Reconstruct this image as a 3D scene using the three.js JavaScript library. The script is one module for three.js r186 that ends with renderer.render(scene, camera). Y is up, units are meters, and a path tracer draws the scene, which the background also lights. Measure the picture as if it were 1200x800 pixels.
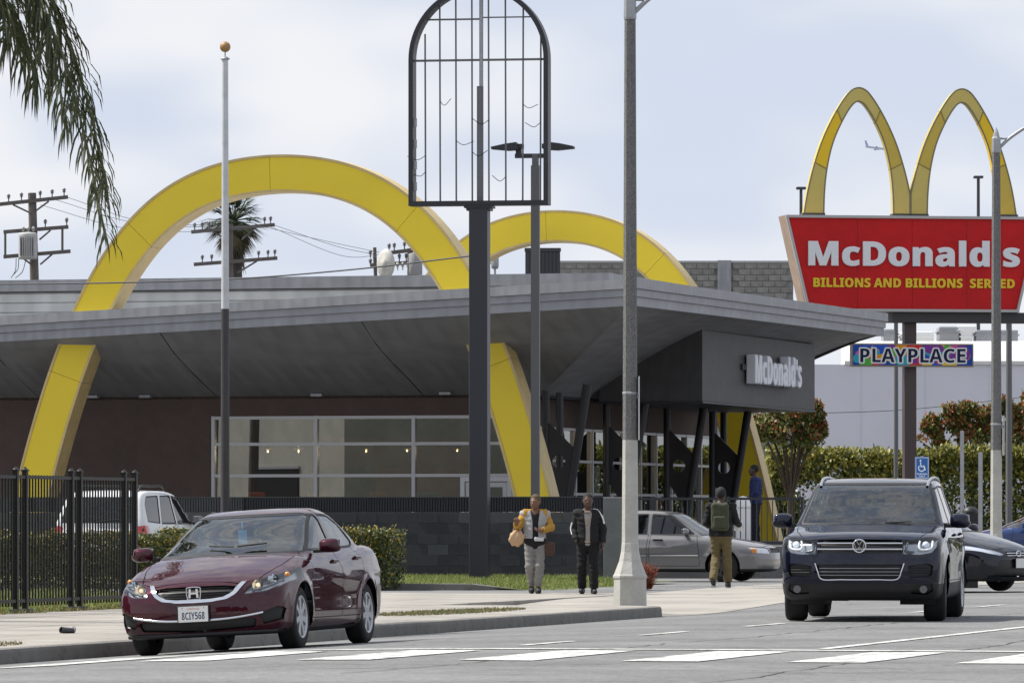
import * as THREE from 'three';
import { mergeGeometries } from 'three/addons/utils/BufferGeometryUtils.js';
import { FontLoader } from 'three/addons/loaders/FontLoader.js';
import { TextGeometry } from 'three/addons/geometries/TextGeometry.js';
import { RoundedBoxGeometry } from 'three/addons/geometries/RoundedBoxGeometry.js';

// ---------------------------------------------------------------- camera, sky, sun, exposure
const scene = new THREE.Scene();
const EYE = 1.2, FOC = 6700;                       // eye height in metres; focal length of the long lens in 1/1200 of the frame width
const camera = new THREE.PerspectiveCamera(2 * Math.atan(609 / FOC) * 180 / Math.PI, 1.5, 0.5, 20000);
camera.position.set(0, EYE, 0);
camera.lookAt(0, EYE, -100);
camera.setViewOffset(1200, 1218, 0, 0, 1200, 800);  // rising front: verticals stay vertical
camera.updateProjectionMatrix();
const renderer = new THREE.WebGLRenderer({ antialias: true });
renderer.toneMapping = THREE.LinearToneMapping;
renderer.toneMappingExposure = 1.2;
renderer.shadowMap.enabled = true;
const sun = new THREE.DirectionalLight(new THREE.Color(1, 0.955, 0.89), 5.0);
sun.position.set(-68, 98, -119);
sun.target.position.set(0, 0, -100);
sun.shadow.camera.left = -60; sun.shadow.camera.right = 60; sun.shadow.camera.top = 60; sun.shadow.camera.bottom = -60;
sun.shadow.camera.far = 400; sun.shadow.mapSize.set(2048, 2048);
sun.castShadow = true;
scene.add(sun, sun.target);

// ---------------------------------------------------------------- random numbers and noise
function rng(seed) { let a = seed >>> 0; return () => { a = (a + 0x6D2B79F5) | 0; let t = Math.imul(a ^ (a >>> 15), 1 | a); t = (t + Math.imul(t ^ (t >>> 7), 61 | t)) ^ t; return ((t ^ (t >>> 14)) >>> 0) / 4294967296; }; }
const hash2 = (x, y, s) => { let h = Math.imul(x, 374761393) ^ Math.imul(y, 668265263) ^ Math.imul(s, 2147483647 ^ 0x5bd1e995); h = Math.imul(h ^ (h >>> 13), 1274126177); return ((h ^ (h >>> 16)) >>> 0) / 4294967296; };
function vnoise(x, y, p, s) {       // value noise that repeats after p cells
  const xi = Math.floor(x), yi = Math.floor(y), fx = x - xi, fy = y - yi, u = fx * fx * (3 - 2 * fx), v = fy * fy * (3 - 2 * fy);
  const w = (a) => ((a % p) + p) % p, h = (a, b) => hash2(w(a), w(b), s);
  return (h(xi, yi) * (1 - u) + h(xi + 1, yi) * u) * (1 - v) + (h(xi, yi + 1) * (1 - u) + h(xi + 1, yi + 1) * u) * v;
}
function fbm(x, y, p, s, oct) { let a = 0, w = 0.5, n = 0; for (let i = 0; i < oct; i++) { a += w * vnoise(x, y, p, s + i * 17); n += w; x *= 2; y *= 2; p *= 2; w *= 0.55; } return a / n; }
const clamp = (x, a = 0, b = 1) => Math.min(b, Math.max(a, x));
const sstep = (a, b, x) => { const t = clamp((x - a) / (b - a)); return t * t * (3 - 2 * t); };
const lerp = (a, b, t) => a + (b - a) * t;
function pixTex(n, fn, srgb = true) {        // fn(u, v) -> [r, g, b] 0..1
  const d = new Uint8Array(n * n * 4);
  for (let j = 0; j < n; j++) for (let i = 0; i < n; i++) { const c = fn(i / n, j / n), o = (j * n + i) * 4; for (let k = 0; k < 3; k++) d[o + k] = 255 * clamp(c[k]); d[o + 3] = 255; }
  const t = new THREE.DataTexture(d, n, n); t.wrapS = t.wrapT = THREE.RepeatWrapping; t.magFilter = THREE.LinearFilter; t.minFilter = THREE.LinearMipmapLinearFilter; t.generateMipmaps = true;
  if (srgb) t.colorSpace = THREE.SRGBColorSpace; t.needsUpdate = true; return t;
}
const scaled = (t, metres) => { const c = t.clone(); c.repeat.set(1 / metres, 1 / metres); c.needsUpdate = true; return c; };

// ---------------------------------------------------------------- the sky: thin bright cloud over pale blue
{
  const W = 2048, Hh = 1024, d = new Float32Array(W * Hh * 4);
  for (let j = 0; j < Hh; j++) {
    const el = ((j + 0.5) / Hh - 0.5) * Math.PI, se = Math.sin(el), e = Math.max(0, se);
    for (let i = 0; i < W; i++) {
      if (el < -0.05) { d.set([0.4, 0.41, 0.43, 1], (j * W + i) * 4); continue; }
      const az = (i + 0.5) / W * 2 * Math.PI;
      // cloud sheet: sheared noise in azimuth and height, finer towards the horizon
      const u = az / (2 * Math.PI) * 96, v = el * 30;
      const big = fbm(u * 0.5, v * 0.55 + 9, 48, 5, 5), fine = fbm(u * 2.0, v * 3.6 + 3, 192, 23, 4);
      const c = sstep(0.36, 0.66, 0.55 * big + 0.45 * fine);
      const k = Math.pow(1 - e, 3);
      const blue = [lerp(0.39, 0.585, k), lerp(0.47, 0.635, k), lerp(0.63, 0.735, k)];
      const wh = [0.765, 0.77, 0.785];
      const o = (j * W + i) * 4, dn = el < 0 ? 0.6 : 1;
      for (let q = 0; q < 3; q++) d[o + q] = dn * lerp(blue[q], wh[q], c * 0.92);
      d[o + 3] = 1;
    }
  }
  const t = new THREE.DataTexture(d, W, Hh, THREE.RGBAFormat, THREE.FloatType);
  t.mapping = THREE.EquirectangularReflectionMapping; t.magFilter = THREE.LinearFilter; t.minFilter = THREE.LinearFilter; t.colorSpace = THREE.LinearSRGBColorSpace; t.needsUpdate = true;
  scene.background = t; scene.environment = t;
}

// ---------------------------------------------------------------- building blocks
const names = new Map();
function numbered(n) { const k = names.get(n) || 0; names.set(n, k + 1); return k ? n + '_' + String(k).padStart(3, '0') : n; }
function planarUV(g) {              // metres, by the main direction of each face
  const p = g.attributes.position, n = g.attributes.normal, uv = new Float32Array(p.count * 2);
  for (let i = 0; i < p.count; i += 3) {
    let nx = 0, ny = 0, nz = 0; for (let k = 0; k < 3; k++) { nx += Math.abs(n.getX(i + k)); ny += Math.abs(n.getY(i + k)); nz += Math.abs(n.getZ(i + k)); }
    for (let k = 0; k < 3; k++) {
      const x = p.getX(i + k), y = p.getY(i + k), z = p.getZ(i + k);
      if (ny >= nx && ny >= nz) { uv[(i + k) * 2] = x; uv[(i + k) * 2 + 1] = z; } else if (nx >= nz) { uv[(i + k) * 2] = z; uv[(i + k) * 2 + 1] = y; } else { uv[(i + k) * 2] = x; uv[(i + k) * 2 + 1] = y; }
    }
  }
  g.setAttribute('uv', new THREE.BufferAttribute(uv, 2)); return g;
}
function merged(list) {
  const out = [];
  for (let g of [list].flat(3)) {
    if (g.index) g = g.toNonIndexed();
    if (!g.attributes.normal) g.computeVertexNormals();
    for (const k of Object.keys(g.attributes)) if (!['position', 'normal', 'color'].includes(k)) g.deleteAttribute(k);
    g.morphAttributes = {}; out.push(g);
  }
  const hasC = out.some((g) => g.attributes.color);
  if (hasC) for (const g of out) if (!g.attributes.color) g.setAttribute('color', new THREE.BufferAttribute(new Float32Array(g.attributes.position.count * 3).fill(1), 3));
  return planarUV(out.length > 1 ? mergeGeometries(out) : out[0]);
}
function meshOf(geo, mat) { const m = new THREE.Mesh(geo, mat); m.castShadow = m.receiveShadow = true; return m; }
function obj(name, geoms, mat, parent = scene) {
  const m = meshOf(merged(geoms), mat); m.name = parent === scene ? numbered(name) : name; parent.add(m); return m;
}
function keepUV(name, geo, mat, parent = scene) { const m = meshOf(geo, mat); m.name = parent === scene ? numbered(name) : name; parent.add(m); return m; }
function tag(o, label, category, group) { o.userData.label = label; o.userData.category = category; if (group) o.userData.group = group; return o; }
function struct(name, geoms, mat) { const m = obj(name, geoms, mat); m.userData.kind = 'structure'; return m; }
function thing(name, label, category, [x, y, z] = [0, 0, 0], turn = 0, group) {
  const o = new THREE.Group(); o.name = numbered(name); o.position.set(x, y, z); o.rotation.y = turn; scene.add(o); return tag(o, label, category, group);
}
function copyOf(src, [x, y, z], turn, label, group) {
  const c = src.clone(); c.userData = { ...src.userData }; c.name = numbered(src.name.replace(/_\d{3}$/, '')); c.position.set(x, y, z); c.rotation.y = turn; scene.add(c);
  if (label) c.userData.label = label; if (group) c.userData.group = group; return c;
}
const V = (x, y, z) => new THREE.Vector3(x, y, z);
function box(x0, x1, y0, y1, z0, z1) { const g = new THREE.BoxGeometry(Math.abs(x1 - x0), Math.abs(y1 - y0), Math.abs(z1 - z0)); g.translate((x0 + x1) / 2, (y0 + y1) / 2, (z0 + z1) / 2); return g; }
function rbox(x0, x1, y0, y1, z0, z1, r = 0.01, s = 2) { const g = new RoundedBoxGeometry(Math.abs(x1 - x0), Math.abs(y1 - y0), Math.abs(z1 - z0), s, r); g.translate((x0 + x1) / 2, (y0 + y1) / 2, (z0 + z1) / 2); return g; }
function rod(a, b, r0, r1 = r0, n = 10) {
  const d = b.clone().sub(a), g = new THREE.CylinderGeometry(r1, r0, d.length(), n); g.translate(0, d.length() / 2, 0);
  g.applyQuaternion(new THREE.Quaternion().setFromUnitVectors(V(0, 1, 0), d.normalize())); g.translate(a.x, a.y, a.z); return g;
}
function bar(a, b, w, h) {          // square bar between two points
  const d = b.clone().sub(a), L = d.length(), g = new THREE.BoxGeometry(w, h, L); g.translate(0, 0, L / 2);
  const m = new THREE.Matrix4().lookAt(d.clone().normalize(), V(0, 0, 0), Math.abs(d.y) / L > 0.99 ? V(0, 0, 1) : V(0, 1, 0)); g.applyMatrix4(m); g.translate(a.x, a.y, a.z); return g;
}
function tube(pts, r, seg = 24, n = 6) { return new THREE.TubeGeometry(new THREE.CatmullRomCurve3(pts), seg, r, n); }
function lathe(pts, n = 24, x = 0, y = 0, z = 0) { const g = new THREE.LatheGeometry(pts.map(([r, h]) => new THREE.Vector2(r, h)), n); g.translate(x, y, z); return g; }
function prism(pts, depth, bevel = 0) {   // outline in x, y, thick in z from 0
  const s = new THREE.Shape(pts.map(([x, y]) => new THREE.Vector2(x, y)));
  return new THREE.ExtrudeGeometry(s, { depth, bevelEnabled: bevel > 0, bevelThickness: bevel, bevelSize: bevel, bevelSegments: 2, steps: 1 });
}
function quadGrid(fn, nu, nv) {      // open sheet from fn(u, v) -> Vector3
  const p = [], idx = [];
  for (let j = 0; j <= nv; j++) for (let i = 0; i <= nu; i++) { const q = fn(i / nu, j / nv); p.push(q.x, q.y, q.z); }
  for (let j = 0; j < nv; j++) for (let i = 0; i < nu; i++) { const a = j * (nu + 1) + i; idx.push(a, a + 1, a + nu + 1, a + 1, a + nu + 2, a + nu + 1); }
  const g = new THREE.BufferGeometry(); g.setAttribute('position', new THREE.Float32BufferAttribute(p, 3)); g.setIndex(idx); g.computeVertexNormals(); return g;
}
function curve1(pts) {               // smooth 1-D curve through (t, value)
  return (t) => {
    const n = pts.length; if (t <= pts[0][0]) return pts[0][1]; if (t >= pts[n - 1][0]) return pts[n - 1][1];
    let i = 0; while (t > pts[i + 1][0]) i++;
    const [x0, y0] = pts[i], [x1, y1] = pts[i + 1], h = x1 - x0;
    const m = (k) => (k <= 0 || k >= n - 1) ? 0 : (pts[k + 1][1] - pts[k - 1][1]) / (pts[k + 1][0] - pts[k - 1][0]);
    const u = (t - x0) / h, u2 = u * u, u3 = u2 * u;
    return (2 * u3 - 3 * u2 + 1) * y0 + (u3 - 2 * u2 + u) * h * m(i) + (-2 * u3 + 3 * u2) * y1 + (u3 - u2) * h * m(i + 1);
  };
}
// a point in the street: px counts 1200 across the photograph, d is metres from the photographer
const px = (p, d) => (p - 600) / FOC * d;
const py = (p, d) => EYE + (609 - p) / FOC * d;

// ---------------------------------------------------------------- materials
const lin = (r, g, b) => new THREE.Color().setRGB(r, g, b);
const TX = {
  grunge: pixTex(512, (u, v) => { const a = 0.86 + 0.14 * fbm(u * 6, v * 6, 6, 3, 6) + 0.05 * (fbm(u * 40, v * 40, 40, 8, 2) - 0.5); return [a, a, a]; }),
  streak: pixTex(512, (u, v) => { const a = 0.80 + 0.2 * fbm(u * 24, v * 3, 6, 31, 1) * 0.5 + 0.14 * fbm(u * 8, v * 8, 8, 5, 5); return [a, a, a]; }),
  speckle: pixTex(512, (u, v) => { const s = hash2(Math.floor(u * 512), Math.floor(v * 512), 7), c = fbm(u * 5, v * 5, 5, 11, 5), f = fbm(u * 60, v * 60, 60, 19, 3); const a = 0.62 + 0.22 * c + 0.22 * f + 0.16 * (s - 0.5); return [a, a, a * 0.995]; }),
  concrete: pixTex(512, (u, v) => { const s = hash2(Math.floor(u * 512), Math.floor(v * 512), 71), c = fbm(u * 4, v * 4, 4, 41, 6); const st = sstep(0.62, 0.75, fbm(u * 7, v * 7, 7, 99, 4)); const a = 0.76 + 0.2 * c + 0.06 * (s - 0.5) - 0.12 * st; return [a, a * 0.99, a * 0.97]; }),
  soft: pixTex(256, (u, v) => { const a = 0.95 + 0.05 * fbm(u * 4, v * 4, 4, 13, 5); return [a, a, a]; }),
  road: pixTex(640, (u, v) => { const s = hash2(Math.floor(u * 640), Math.floor(v * 640), 7), c = fbm(u * 6, v * 6, 6, 11, 5), f = fbm(u * 150, v * 150, 150, 19, 2), o = sstep(0.66, 0.8, fbm(u * 14, v * 14, 14, 45, 4)); const a = 0.60 + 0.22 * c + 0.18 * f + 0.2 * (s - 0.5) - 0.10 * o; return [a, a, a * 0.995]; }),
  worn: pixTex(512, (u, v) => { const w = fbm(u * 9, v * 9, 9, 63, 5), f = fbm(u * 50, v * 50, 50, 64, 3), k = sstep(0.50, 0.66, 0.6 * w + 0.4 * f); const a = lerp(0.98, 0.70, k) - 0.08 * hash2(Math.floor(u * 512), Math.floor(v * 512), 3); return [a, a, a * 0.99]; }),
  pebble: pixTex(512, (u, v) => { const c = hash2(Math.floor(u * 128), Math.floor(v * 128), 5), f = hash2(Math.floor(u * 256), Math.floor(v * 256), 15); const a = 0.5 + 0.5 * (0.6 * c + 0.4 * f); return [a, a * 0.995, a * 0.99]; }),
};
const BUMP = {
  fine: pixTex(512, (u, v) => { const a = 0.5 * fbm(u * 90, v * 90, 90, 77, 3) + 0.5 * hash2(Math.floor(u * 512), Math.floor(v * 512), 17); return [a, a, a]; }, false),
  coarse: pixTex(512, (u, v) => { const a = fbm(u * 20, v * 20, 20, 27, 5); return [a, a, a]; }, false),
};
function mat(r, g, b, rough = 0.8, o = {}) { const { tex, m = 2, bump, bm = 1, bs = 0.004, ...rest } = o; const k = { color: lin(r, g, b), roughness: rough, ...rest }; if (tex) k.map = scaled(TX[tex], m); if (bump) { k.bumpMap = scaled(BUMP[bump], bm); k.bumpScale = bs; } return new (('clearcoat' in k || 'transmission' in k || 'sheen' in k || 'ior' in k) ? THREE.MeshPhysicalMaterial : THREE.MeshStandardMaterial)(k); }
const M = {
  asphalt: mat(0.275, 0.275, 0.275, 0.9, { tex: 'road', m: 9, bump: 'fine', bm: 1.2, bs: 0.006 }),
  lot: mat(0.30, 0.295, 0.285, 0.9, { tex: 'speckle', m: 4.3 }),
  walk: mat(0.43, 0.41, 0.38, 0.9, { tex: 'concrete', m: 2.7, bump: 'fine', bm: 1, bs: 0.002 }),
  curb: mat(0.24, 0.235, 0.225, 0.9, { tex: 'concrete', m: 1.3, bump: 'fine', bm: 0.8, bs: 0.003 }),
  line: mat(0.70, 0.70, 0.68, 0.75, { tex: 'worn', m: 2.3 }),
  soil: mat(0.10, 0.085, 0.055, 0.95, { tex: 'speckle', m: 0.7 }),
  lawn: mat(0.12, 0.15, 0.035, 0.95, { tex: 'speckle', m: 0.6 }),
  yellow: mat(0.88, 0.66, 0.03, 0.45, { tex: 'soft', m: 3.3 }),
  cream: mat(0.70, 0.53, 0.24, 0.5, { tex: 'grunge', m: 1.7 }),
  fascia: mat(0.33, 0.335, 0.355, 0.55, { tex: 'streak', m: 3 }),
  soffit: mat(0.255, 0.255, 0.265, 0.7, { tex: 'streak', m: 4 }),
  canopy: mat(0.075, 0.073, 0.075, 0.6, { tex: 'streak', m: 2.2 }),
  brown: mat(0.118, 0.082, 0.070, 0.85, { tex: 'grunge', m: 1.9, bump: 'fine', bm: 0.7, bs: 0.004 }),
  alu: mat(0.48, 0.48, 0.49, 0.4, { metalness: 0.4 }),
  darkMetal: mat(0.035, 0.036, 0.042, 0.5, { metalness: 0.2 }),
  black: mat(0.012, 0.012, 0.013, 0.5),
  blackIron: mat(0.012, 0.011, 0.011, 0.55),
  siding: mat(0.52, 0.54, 0.54, 0.55, { tex: 'streak', m: 5 }),
  roofTop: mat(0.4, 0.4, 0.4, 0.85, { tex: 'grunge' }),
  glassWin: new THREE.MeshPhysicalMaterial({ color: lin(0.42, 0.45, 0.44), transmission: 1, thickness: 0, roughness: 0.0, ior: 2.6 }),
  glassDoor: new THREE.MeshPhysicalMaterial({ color: lin(0.7, 0.74, 0.72), transmission: 1, thickness: 0, roughness: 0.0, ior: 1.45 }),
  wood: mat(0.15, 0.13, 0.12, 0.9, { tex: 'streak', m: 1.4 }),
  white: mat(0.75, 0.75, 0.74, 0.5),
  galv: mat(0.42, 0.43, 0.45, 0.5, { metalness: 0.5, tex: 'grunge', m: 0.7 }),
  rubber: mat(0.014, 0.014, 0.014, 0.85, { bump: 'fine', bm: 0.3, bs: 0.002 }),
  plastic: mat(0.013, 0.013, 0.014, 0.6),
  chrome: mat(0.75, 0.76, 0.78, 0.12, { metalness: 1 }),
  alloy: mat(0.45, 0.46, 0.48, 0.32, { metalness: 0.8 }),
  cabin: mat(0.03, 0.03, 0.032, 0.9),
  seat: mat(0.09, 0.088, 0.085, 0.9),
  carGlass: new THREE.MeshPhysicalMaterial({ color: lin(0.52, 0.62, 0.64), transmission: 1, thickness: 0, roughness: 0.015, ior: 2.0 }),
  tintGlass: new THREE.MeshPhysicalMaterial({ color: lin(0.16, 0.18, 0.18), transmission: 1, thickness: 0, roughness: 0.015, ior: 1.7 }),
  lens: new THREE.MeshPhysicalMaterial({ color: lin(0.95, 0.97, 1), transmission: 1, thickness: 0, roughness: 0.03, ior: 1.5 }),
  amber: mat(0.75, 0.28, 0.05, 0.25),
  tail: mat(0.45, 0.012, 0.012, 0.2, { clearcoat: 1 }),
};

// ---------------------------------------------------------------- the ground: street, kerb, sidewalk, driveway, lawns
const ST0 = [-4.92, -54.9], SU = [0.254, -0.967], SR = [0.967, 0.254];      // s runs up the street along the kerb, t across it to the right
const stx = (s, t) => ST0[0] + SU[0] * s + SR[0] * t, stz = (s, t) => ST0[1] + SU[1] * s + SR[1] * t;
const toST = (x, z) => [(x - ST0[0]) * SU[0] + (z - ST0[1]) * SU[1], (x - ST0[0]) * SR[0] + (z - ST0[1]) * SR[1]];
function roadY(s, t) {
  const gut = lerp(lerp(-0.19, -0.055, sstep(28.5, 37, s)), 0, sstep(38, 49, s));
  if (t <= 0) return gut; if (t >= 6) return 0;
  const k = t < 3 ? t * 0.053 / 0.19 : 1 - (1 - 3 * 0.053 / 0.19) * Math.pow((6 - t) / 3, 2.2);
  return gut * (1 - clamp(k));
}
const WALK = -0.04;
const P = (s, t, y) => V(stx(s, t), y, stz(s, t));
const ladder = (a, b, st) => { const o = []; for (let v = a; v < b - 1e-6; v += st) o.push(v); o.push(b); return o; };
function stSheet(ss, ts, fy) {       // sheet on a grid of s and t
  const g = quadGrid((u, v) => { const s = ss[Math.round(u * (ss.length - 1))], t = ts[Math.round(v * (ts.length - 1))]; return P(s, t, fy(s, t)); }, ss.length - 1, ts.length - 1);
  const n = g.attributes.normal; if (n.getY(0) < 0) { const ix = g.index.array; for (let i = 0; i < ix.length; i += 3) { const q = ix[i]; ix[i] = ix[i + 1]; ix[i + 1] = q; } g.computeVertexNormals(); }
  return g;
}
{
  const far = new THREE.CircleGeometry(4000, 64); far.rotateX(-Math.PI / 2); far.translate(0, -0.45, 0);
  struct('ground', far, M.lot);
  const ss = [...ladder(-90, -10, 8), ...ladder(-9, 60, 1), ...ladder(64, 260, 14)], ts = [...ladder(-130, -10, 12), ...ladder(-9, -1, 1), ...ladder(-0.75, 8, 0.25), ...ladder(10, 130, 12)];
  struct('road', stSheet(ss, ts, roadY), M.asphalt);
  const marks = (name, s0, s1, t0, t1) => obj(name, stSheet(ladder(s0, s1, Math.max(0.2, (s1 - s0) / 8)), ladder(t0, t1, Math.max(0.06, (t1 - t0) / 24)), (s, t) => roadY(s, t) + 0.007), M.line, markings);
  const markings = new THREE.Group(); markings.name = 'road_markings'; markings.userData.kind = 'structure'; scene.add(markings);
  for (let k = -4; k <= 4; k++) marks('crosswalk_stripe', -4.8, -1.02, 7.3 + 1.44 * k, 7.3 + 1.44 * k + 0.67);
  marks('limit_line', -0.62, -0.30, 0.9, 15);
  marks('lane_line', 0.1, 60, 7.98, 8.1);
  for (let k = 0; k < 8; k++) marks('lane_dash', 1 + 5 * k, 3 + 5 * k, 4.86, 4.97);
}
{ // tar seams and cracks in the asphalt
  const R = rng(303), tar = mat(0.07, 0.07, 0.071, 0.85), cr = new THREE.Group(); cr.name = 'road_cracks'; cr.userData.kind = 'structure'; scene.add(cr);
  const crack = (s0, t0, s1, t1, w, n) => { const ps = []; let o = 0; for (let i = 0; i <= n; i++) { const k = i / n; o += (R() - 0.5) * 0.09; o *= 0.93; const ds = (t1 - t0), dt = -(s1 - s0), L = Math.hypot(ds, dt); ps.push([lerp(s0, s1, k) + o * ds / L, lerp(t0, t1, k) + o * dt / L, w * (0.4 + R())]); } const g = quadGrid((u, v) => { const i = Math.round(u * n), [s, t, q] = ps[i], ds = (t1 - t0), dt = -(s1 - s0), L = Math.hypot(ds, dt), e = (v - 0.5) * q; return P(s + e * ds / L, t + e * dt / L, roadY(s, t) + 0.004); }, n, 1); obj('crack', g, tar, cr); };
  crack(-9, 6.1, 30, 6.35, 0.02, 160); crack(-12, 9.3, 24, 9.5, 0.022, 140); crack(-6.2, 1.2, -6.6, 15, 0.03, 70); crack(3.2, 0.8, 3.9, 13, 0.02, 60); crack(11, 1.6, 10.4, 14, 0.02, 60); crack(-5.5, 10.2, 2, 12.8, 0.018, 40); crack(19, 2, 19.6, 16, 0.024, 60);
}
function slabShape(pts, y0, y1) {     // prism on an outline of [s, t]
  const s = new THREE.Shape(pts.map(([a, b]) => new THREE.Vector2(stx(a, b), -stz(a, b)))), g = new THREE.ExtrudeGeometry(s, { depth: y1 - y0, bevelEnabled: true, bevelSize: 0.006, bevelThickness: 0.006, bevelSegments: 1 });
  g.rotateX(-Math.PI / 2); g.translate(0, y0, 0); return g;
}
{
  const walk = new THREE.Group(); walk.name = 'sidewalk'; walk.userData.kind = 'structure'; scene.add(walk);
  const R = rng(5), wm = [0, 1, 2].map((i) => { const m = M.walk.clone(); m.color = lin(0.43 - 0.02 * i, 0.41 - 0.02 * i, 0.38 - 0.02 * i); return m; });
  const gap = 0.012, rect = (s0, s1, t0, t1) => [[s0 + gap, t0 + gap], [s1 - gap, t0 + gap], [s1 - gap, t1 - gap], [s0 + gap, t1 - gap]];
  const hole = (s, t) => (s > 18 && s < 26.2 && t > -2.0 && t < -0.6) || (s > 0.5 && s < 4.6 && t > -1.2 && t < -0.3);
  for (let i = 0; i < 17; i++) for (let j = 0; j < 4; j++) {
    const s0 = -2 + i * 1.7, t1 = -0.17 - j * 1.7;
    obj('slab', slabShape(rect(s0, s0 + 1.7, t1 - 1.7, t1), -0.3, WALK - 0.004 - R() * 0.003), wm[Math.floor(R() * 3)], walk);
  }
  obj('slab', slabShape([[-60, -6.97], [-2, -6.97], [-2, -0.17], [-60, -0.17]], -0.3, WALK - 0.006), wm[0], walk);
  const arc = []; for (let k = 0; k <= 8; k++) { const a = k / 8 * Math.PI / 2; arc.push([27.7 + 0.83 * Math.sin(a), -1 + 0.83 * Math.cos(a)]); }
  obj('slab', slabShape([[26.92, -0.17], ...arc, [28.53, -3.55], [26.92, -3.55]], -0.3, WALK - 0.006), wm[1], walk);
  for (let i = 0; i < 10; i++) for (let j = 0; j < 5; j++) { if (i < 2 && j > 1) continue; const s0 = 26.92 + i * 1.74, t1 = -3.57 - j * 1.7; obj('slab', slabShape(rect(s0, s0 + 1.74, t1 - 1.7, t1), -0.3, WALK - 0.004 - R() * 0.003), wm[Math.floor(R() * 3)], walk); }
  // kerb stones with a rounded top edge
  const curb = new THREE.Group(); curb.name = 'curb'; curb.userData.kind = 'structure'; scene.add(curb);
  const prof = [[-0.16, -0.32], [-0.16, WALK], [-0.035, WALK], [-0.012, WALK - 0.008], [0.0, WALK - 0.035], [0.018, -0.32]];
  const sweep = (path) => {             // path: [s, t, ds, dt] with the outward normal
    const n = path.length, m = prof.length;
    const g = quadGrid((u, v) => { const [s, t, a, b] = path[Math.round(u * (n - 1))], [o, y] = prof[Math.round(v * (m - 1))]; return P(s + a * o, t + b * o, y); }, n - 1, m - 1).toNonIndexed();
    g.computeVertexNormals(); const ends = [path[0], path[n - 1]].map(([s, t, a, b]) => { const q = prof.map(([o, y]) => P(s + a * o, t + b * o, y)), f = []; for (let i = 1; i < m - 1; i++) f.push(q[0], q[i], q[i + 1]); const e = new THREE.BufferGeometry().setFromPoints(f); e.computeVertexNormals(); return e; });
    return [g, ...ends];
  };
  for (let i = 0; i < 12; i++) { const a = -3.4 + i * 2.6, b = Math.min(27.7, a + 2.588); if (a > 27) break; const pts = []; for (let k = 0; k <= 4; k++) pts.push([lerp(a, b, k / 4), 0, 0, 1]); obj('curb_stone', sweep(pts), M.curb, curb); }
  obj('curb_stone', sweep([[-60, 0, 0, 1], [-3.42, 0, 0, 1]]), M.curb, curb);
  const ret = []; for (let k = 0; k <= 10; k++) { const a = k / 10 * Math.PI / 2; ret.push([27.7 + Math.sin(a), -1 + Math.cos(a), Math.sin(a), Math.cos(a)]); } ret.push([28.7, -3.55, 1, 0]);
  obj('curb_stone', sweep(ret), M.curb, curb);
  // driveway apron
  struct('driveway', stSheet(ladder(28.75, 75, 0.75), ladder(-3.53, 0.4, 0.3), (s, t) => roadY(s, t) + 0.006), mat(0.43, 0.41, 0.38, 0.9, { tex: 'concrete', m: 3.3 }));
  // low kerb that wraps the grass strip
  const k2 = obj('planter_curb', [slabShape([[43.95, -30], [43.95, -7.2], [44.25, -7.2], [44.25, -30]], -0.25, 0.085), (() => { const g = slabShape([[43.95, -7.2], [44.25, -7.2], [44.9, -6.3], [44.6, -6.3]], -0.25, 0.085), p = g.attributes.position; for (let i = 0; i < p.count; i++) { const [s, t] = toST(p.getX(i), p.getZ(i)); if (p.getY(i) > 0) p.setY(i, lerp(0.085, -0.03, sstep(-7.2, -6.35, t))); } g.computeVertexNormals(); return g; })()], M.curb); k2.userData.kind = 'structure';
  struct('lawn', stSheet(ladder(44.2, 53, 0.5), ladder(-40, -5.6, 0.5), (s, t) => 0.03 + 0.09 * sstep(44.2, 51, s) - 0.08 * sstep(-7, -5.8, t)), M.lawn);
  struct('lawn', stSheet(ladder(-30, 31, 1), ladder(-40, -6.99, 0.4), (s, t) => -0.045 + 0.12 * sstep(-7.05, -10.5, t)), M.lawn);
}
const lawnY = (s, t) => s > 44.2 ? 0.03 + 0.09 * sstep(44.2, 51, s) - 0.08 * sstep(-7, -5.8, t) : -0.045 + 0.12 * sstep(-7.05, -10.5, t);
// grass blades (uncountable): one instanced patch for each plot
const bladeGeo = (() => { const g = new THREE.BufferGeometry(); g.setAttribute('position', new THREE.Float32BufferAttribute([-0.5, 0, 0, 0.5, 0, 0, 0.28, 0.55, 0.12, -0.5, 0, 0, 0.28, 0.55, 0.12, -0.22, 0.6, 0.14, -0.22, 0.6, 0.14, 0.28, 0.55, 0.12, 0.1, 1, 0.45], 3)); g.computeVertexNormals(); g.setAttribute('uv', new THREE.Float32BufferAttribute(new Float32Array(18), 2)); return g; })();
const bladeMat = new THREE.MeshPhysicalMaterial({ color: 0xffffff, roughness: 0.8, transmission: 0.35, thickness: 0, side: THREE.DoubleSide });
function scatter(name, geo, material, n, seed, place, parent = scene) {    // place(R, i) -> {p, s:[x,y,z], r:[x,y,z], c:[r,g,b]} or null
  const R = rng(seed), items = []; for (let i = 0; i < n; i++) { const q = place(R, i); if (q) items.push(q); }
  const im = new THREE.InstancedMesh(geo, material, items.length), m = new THREE.Matrix4(), e = new THREE.Euler(), q4 = new THREE.Quaternion(), c = new THREE.Color();
  items.forEach((q, i) => { e.set(...q.r); q4.setFromEuler(e); m.compose(q.p, q4, V(...q.s)); im.setMatrixAt(i, m); c.setRGB(...q.c); im.setColorAt(i, c); });
  im.name = parent === scene ? numbered(name) : name; im.castShadow = im.receiveShadow = true; im.userData.kind = 'stuff'; parent.add(im); return im;
}
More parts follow.
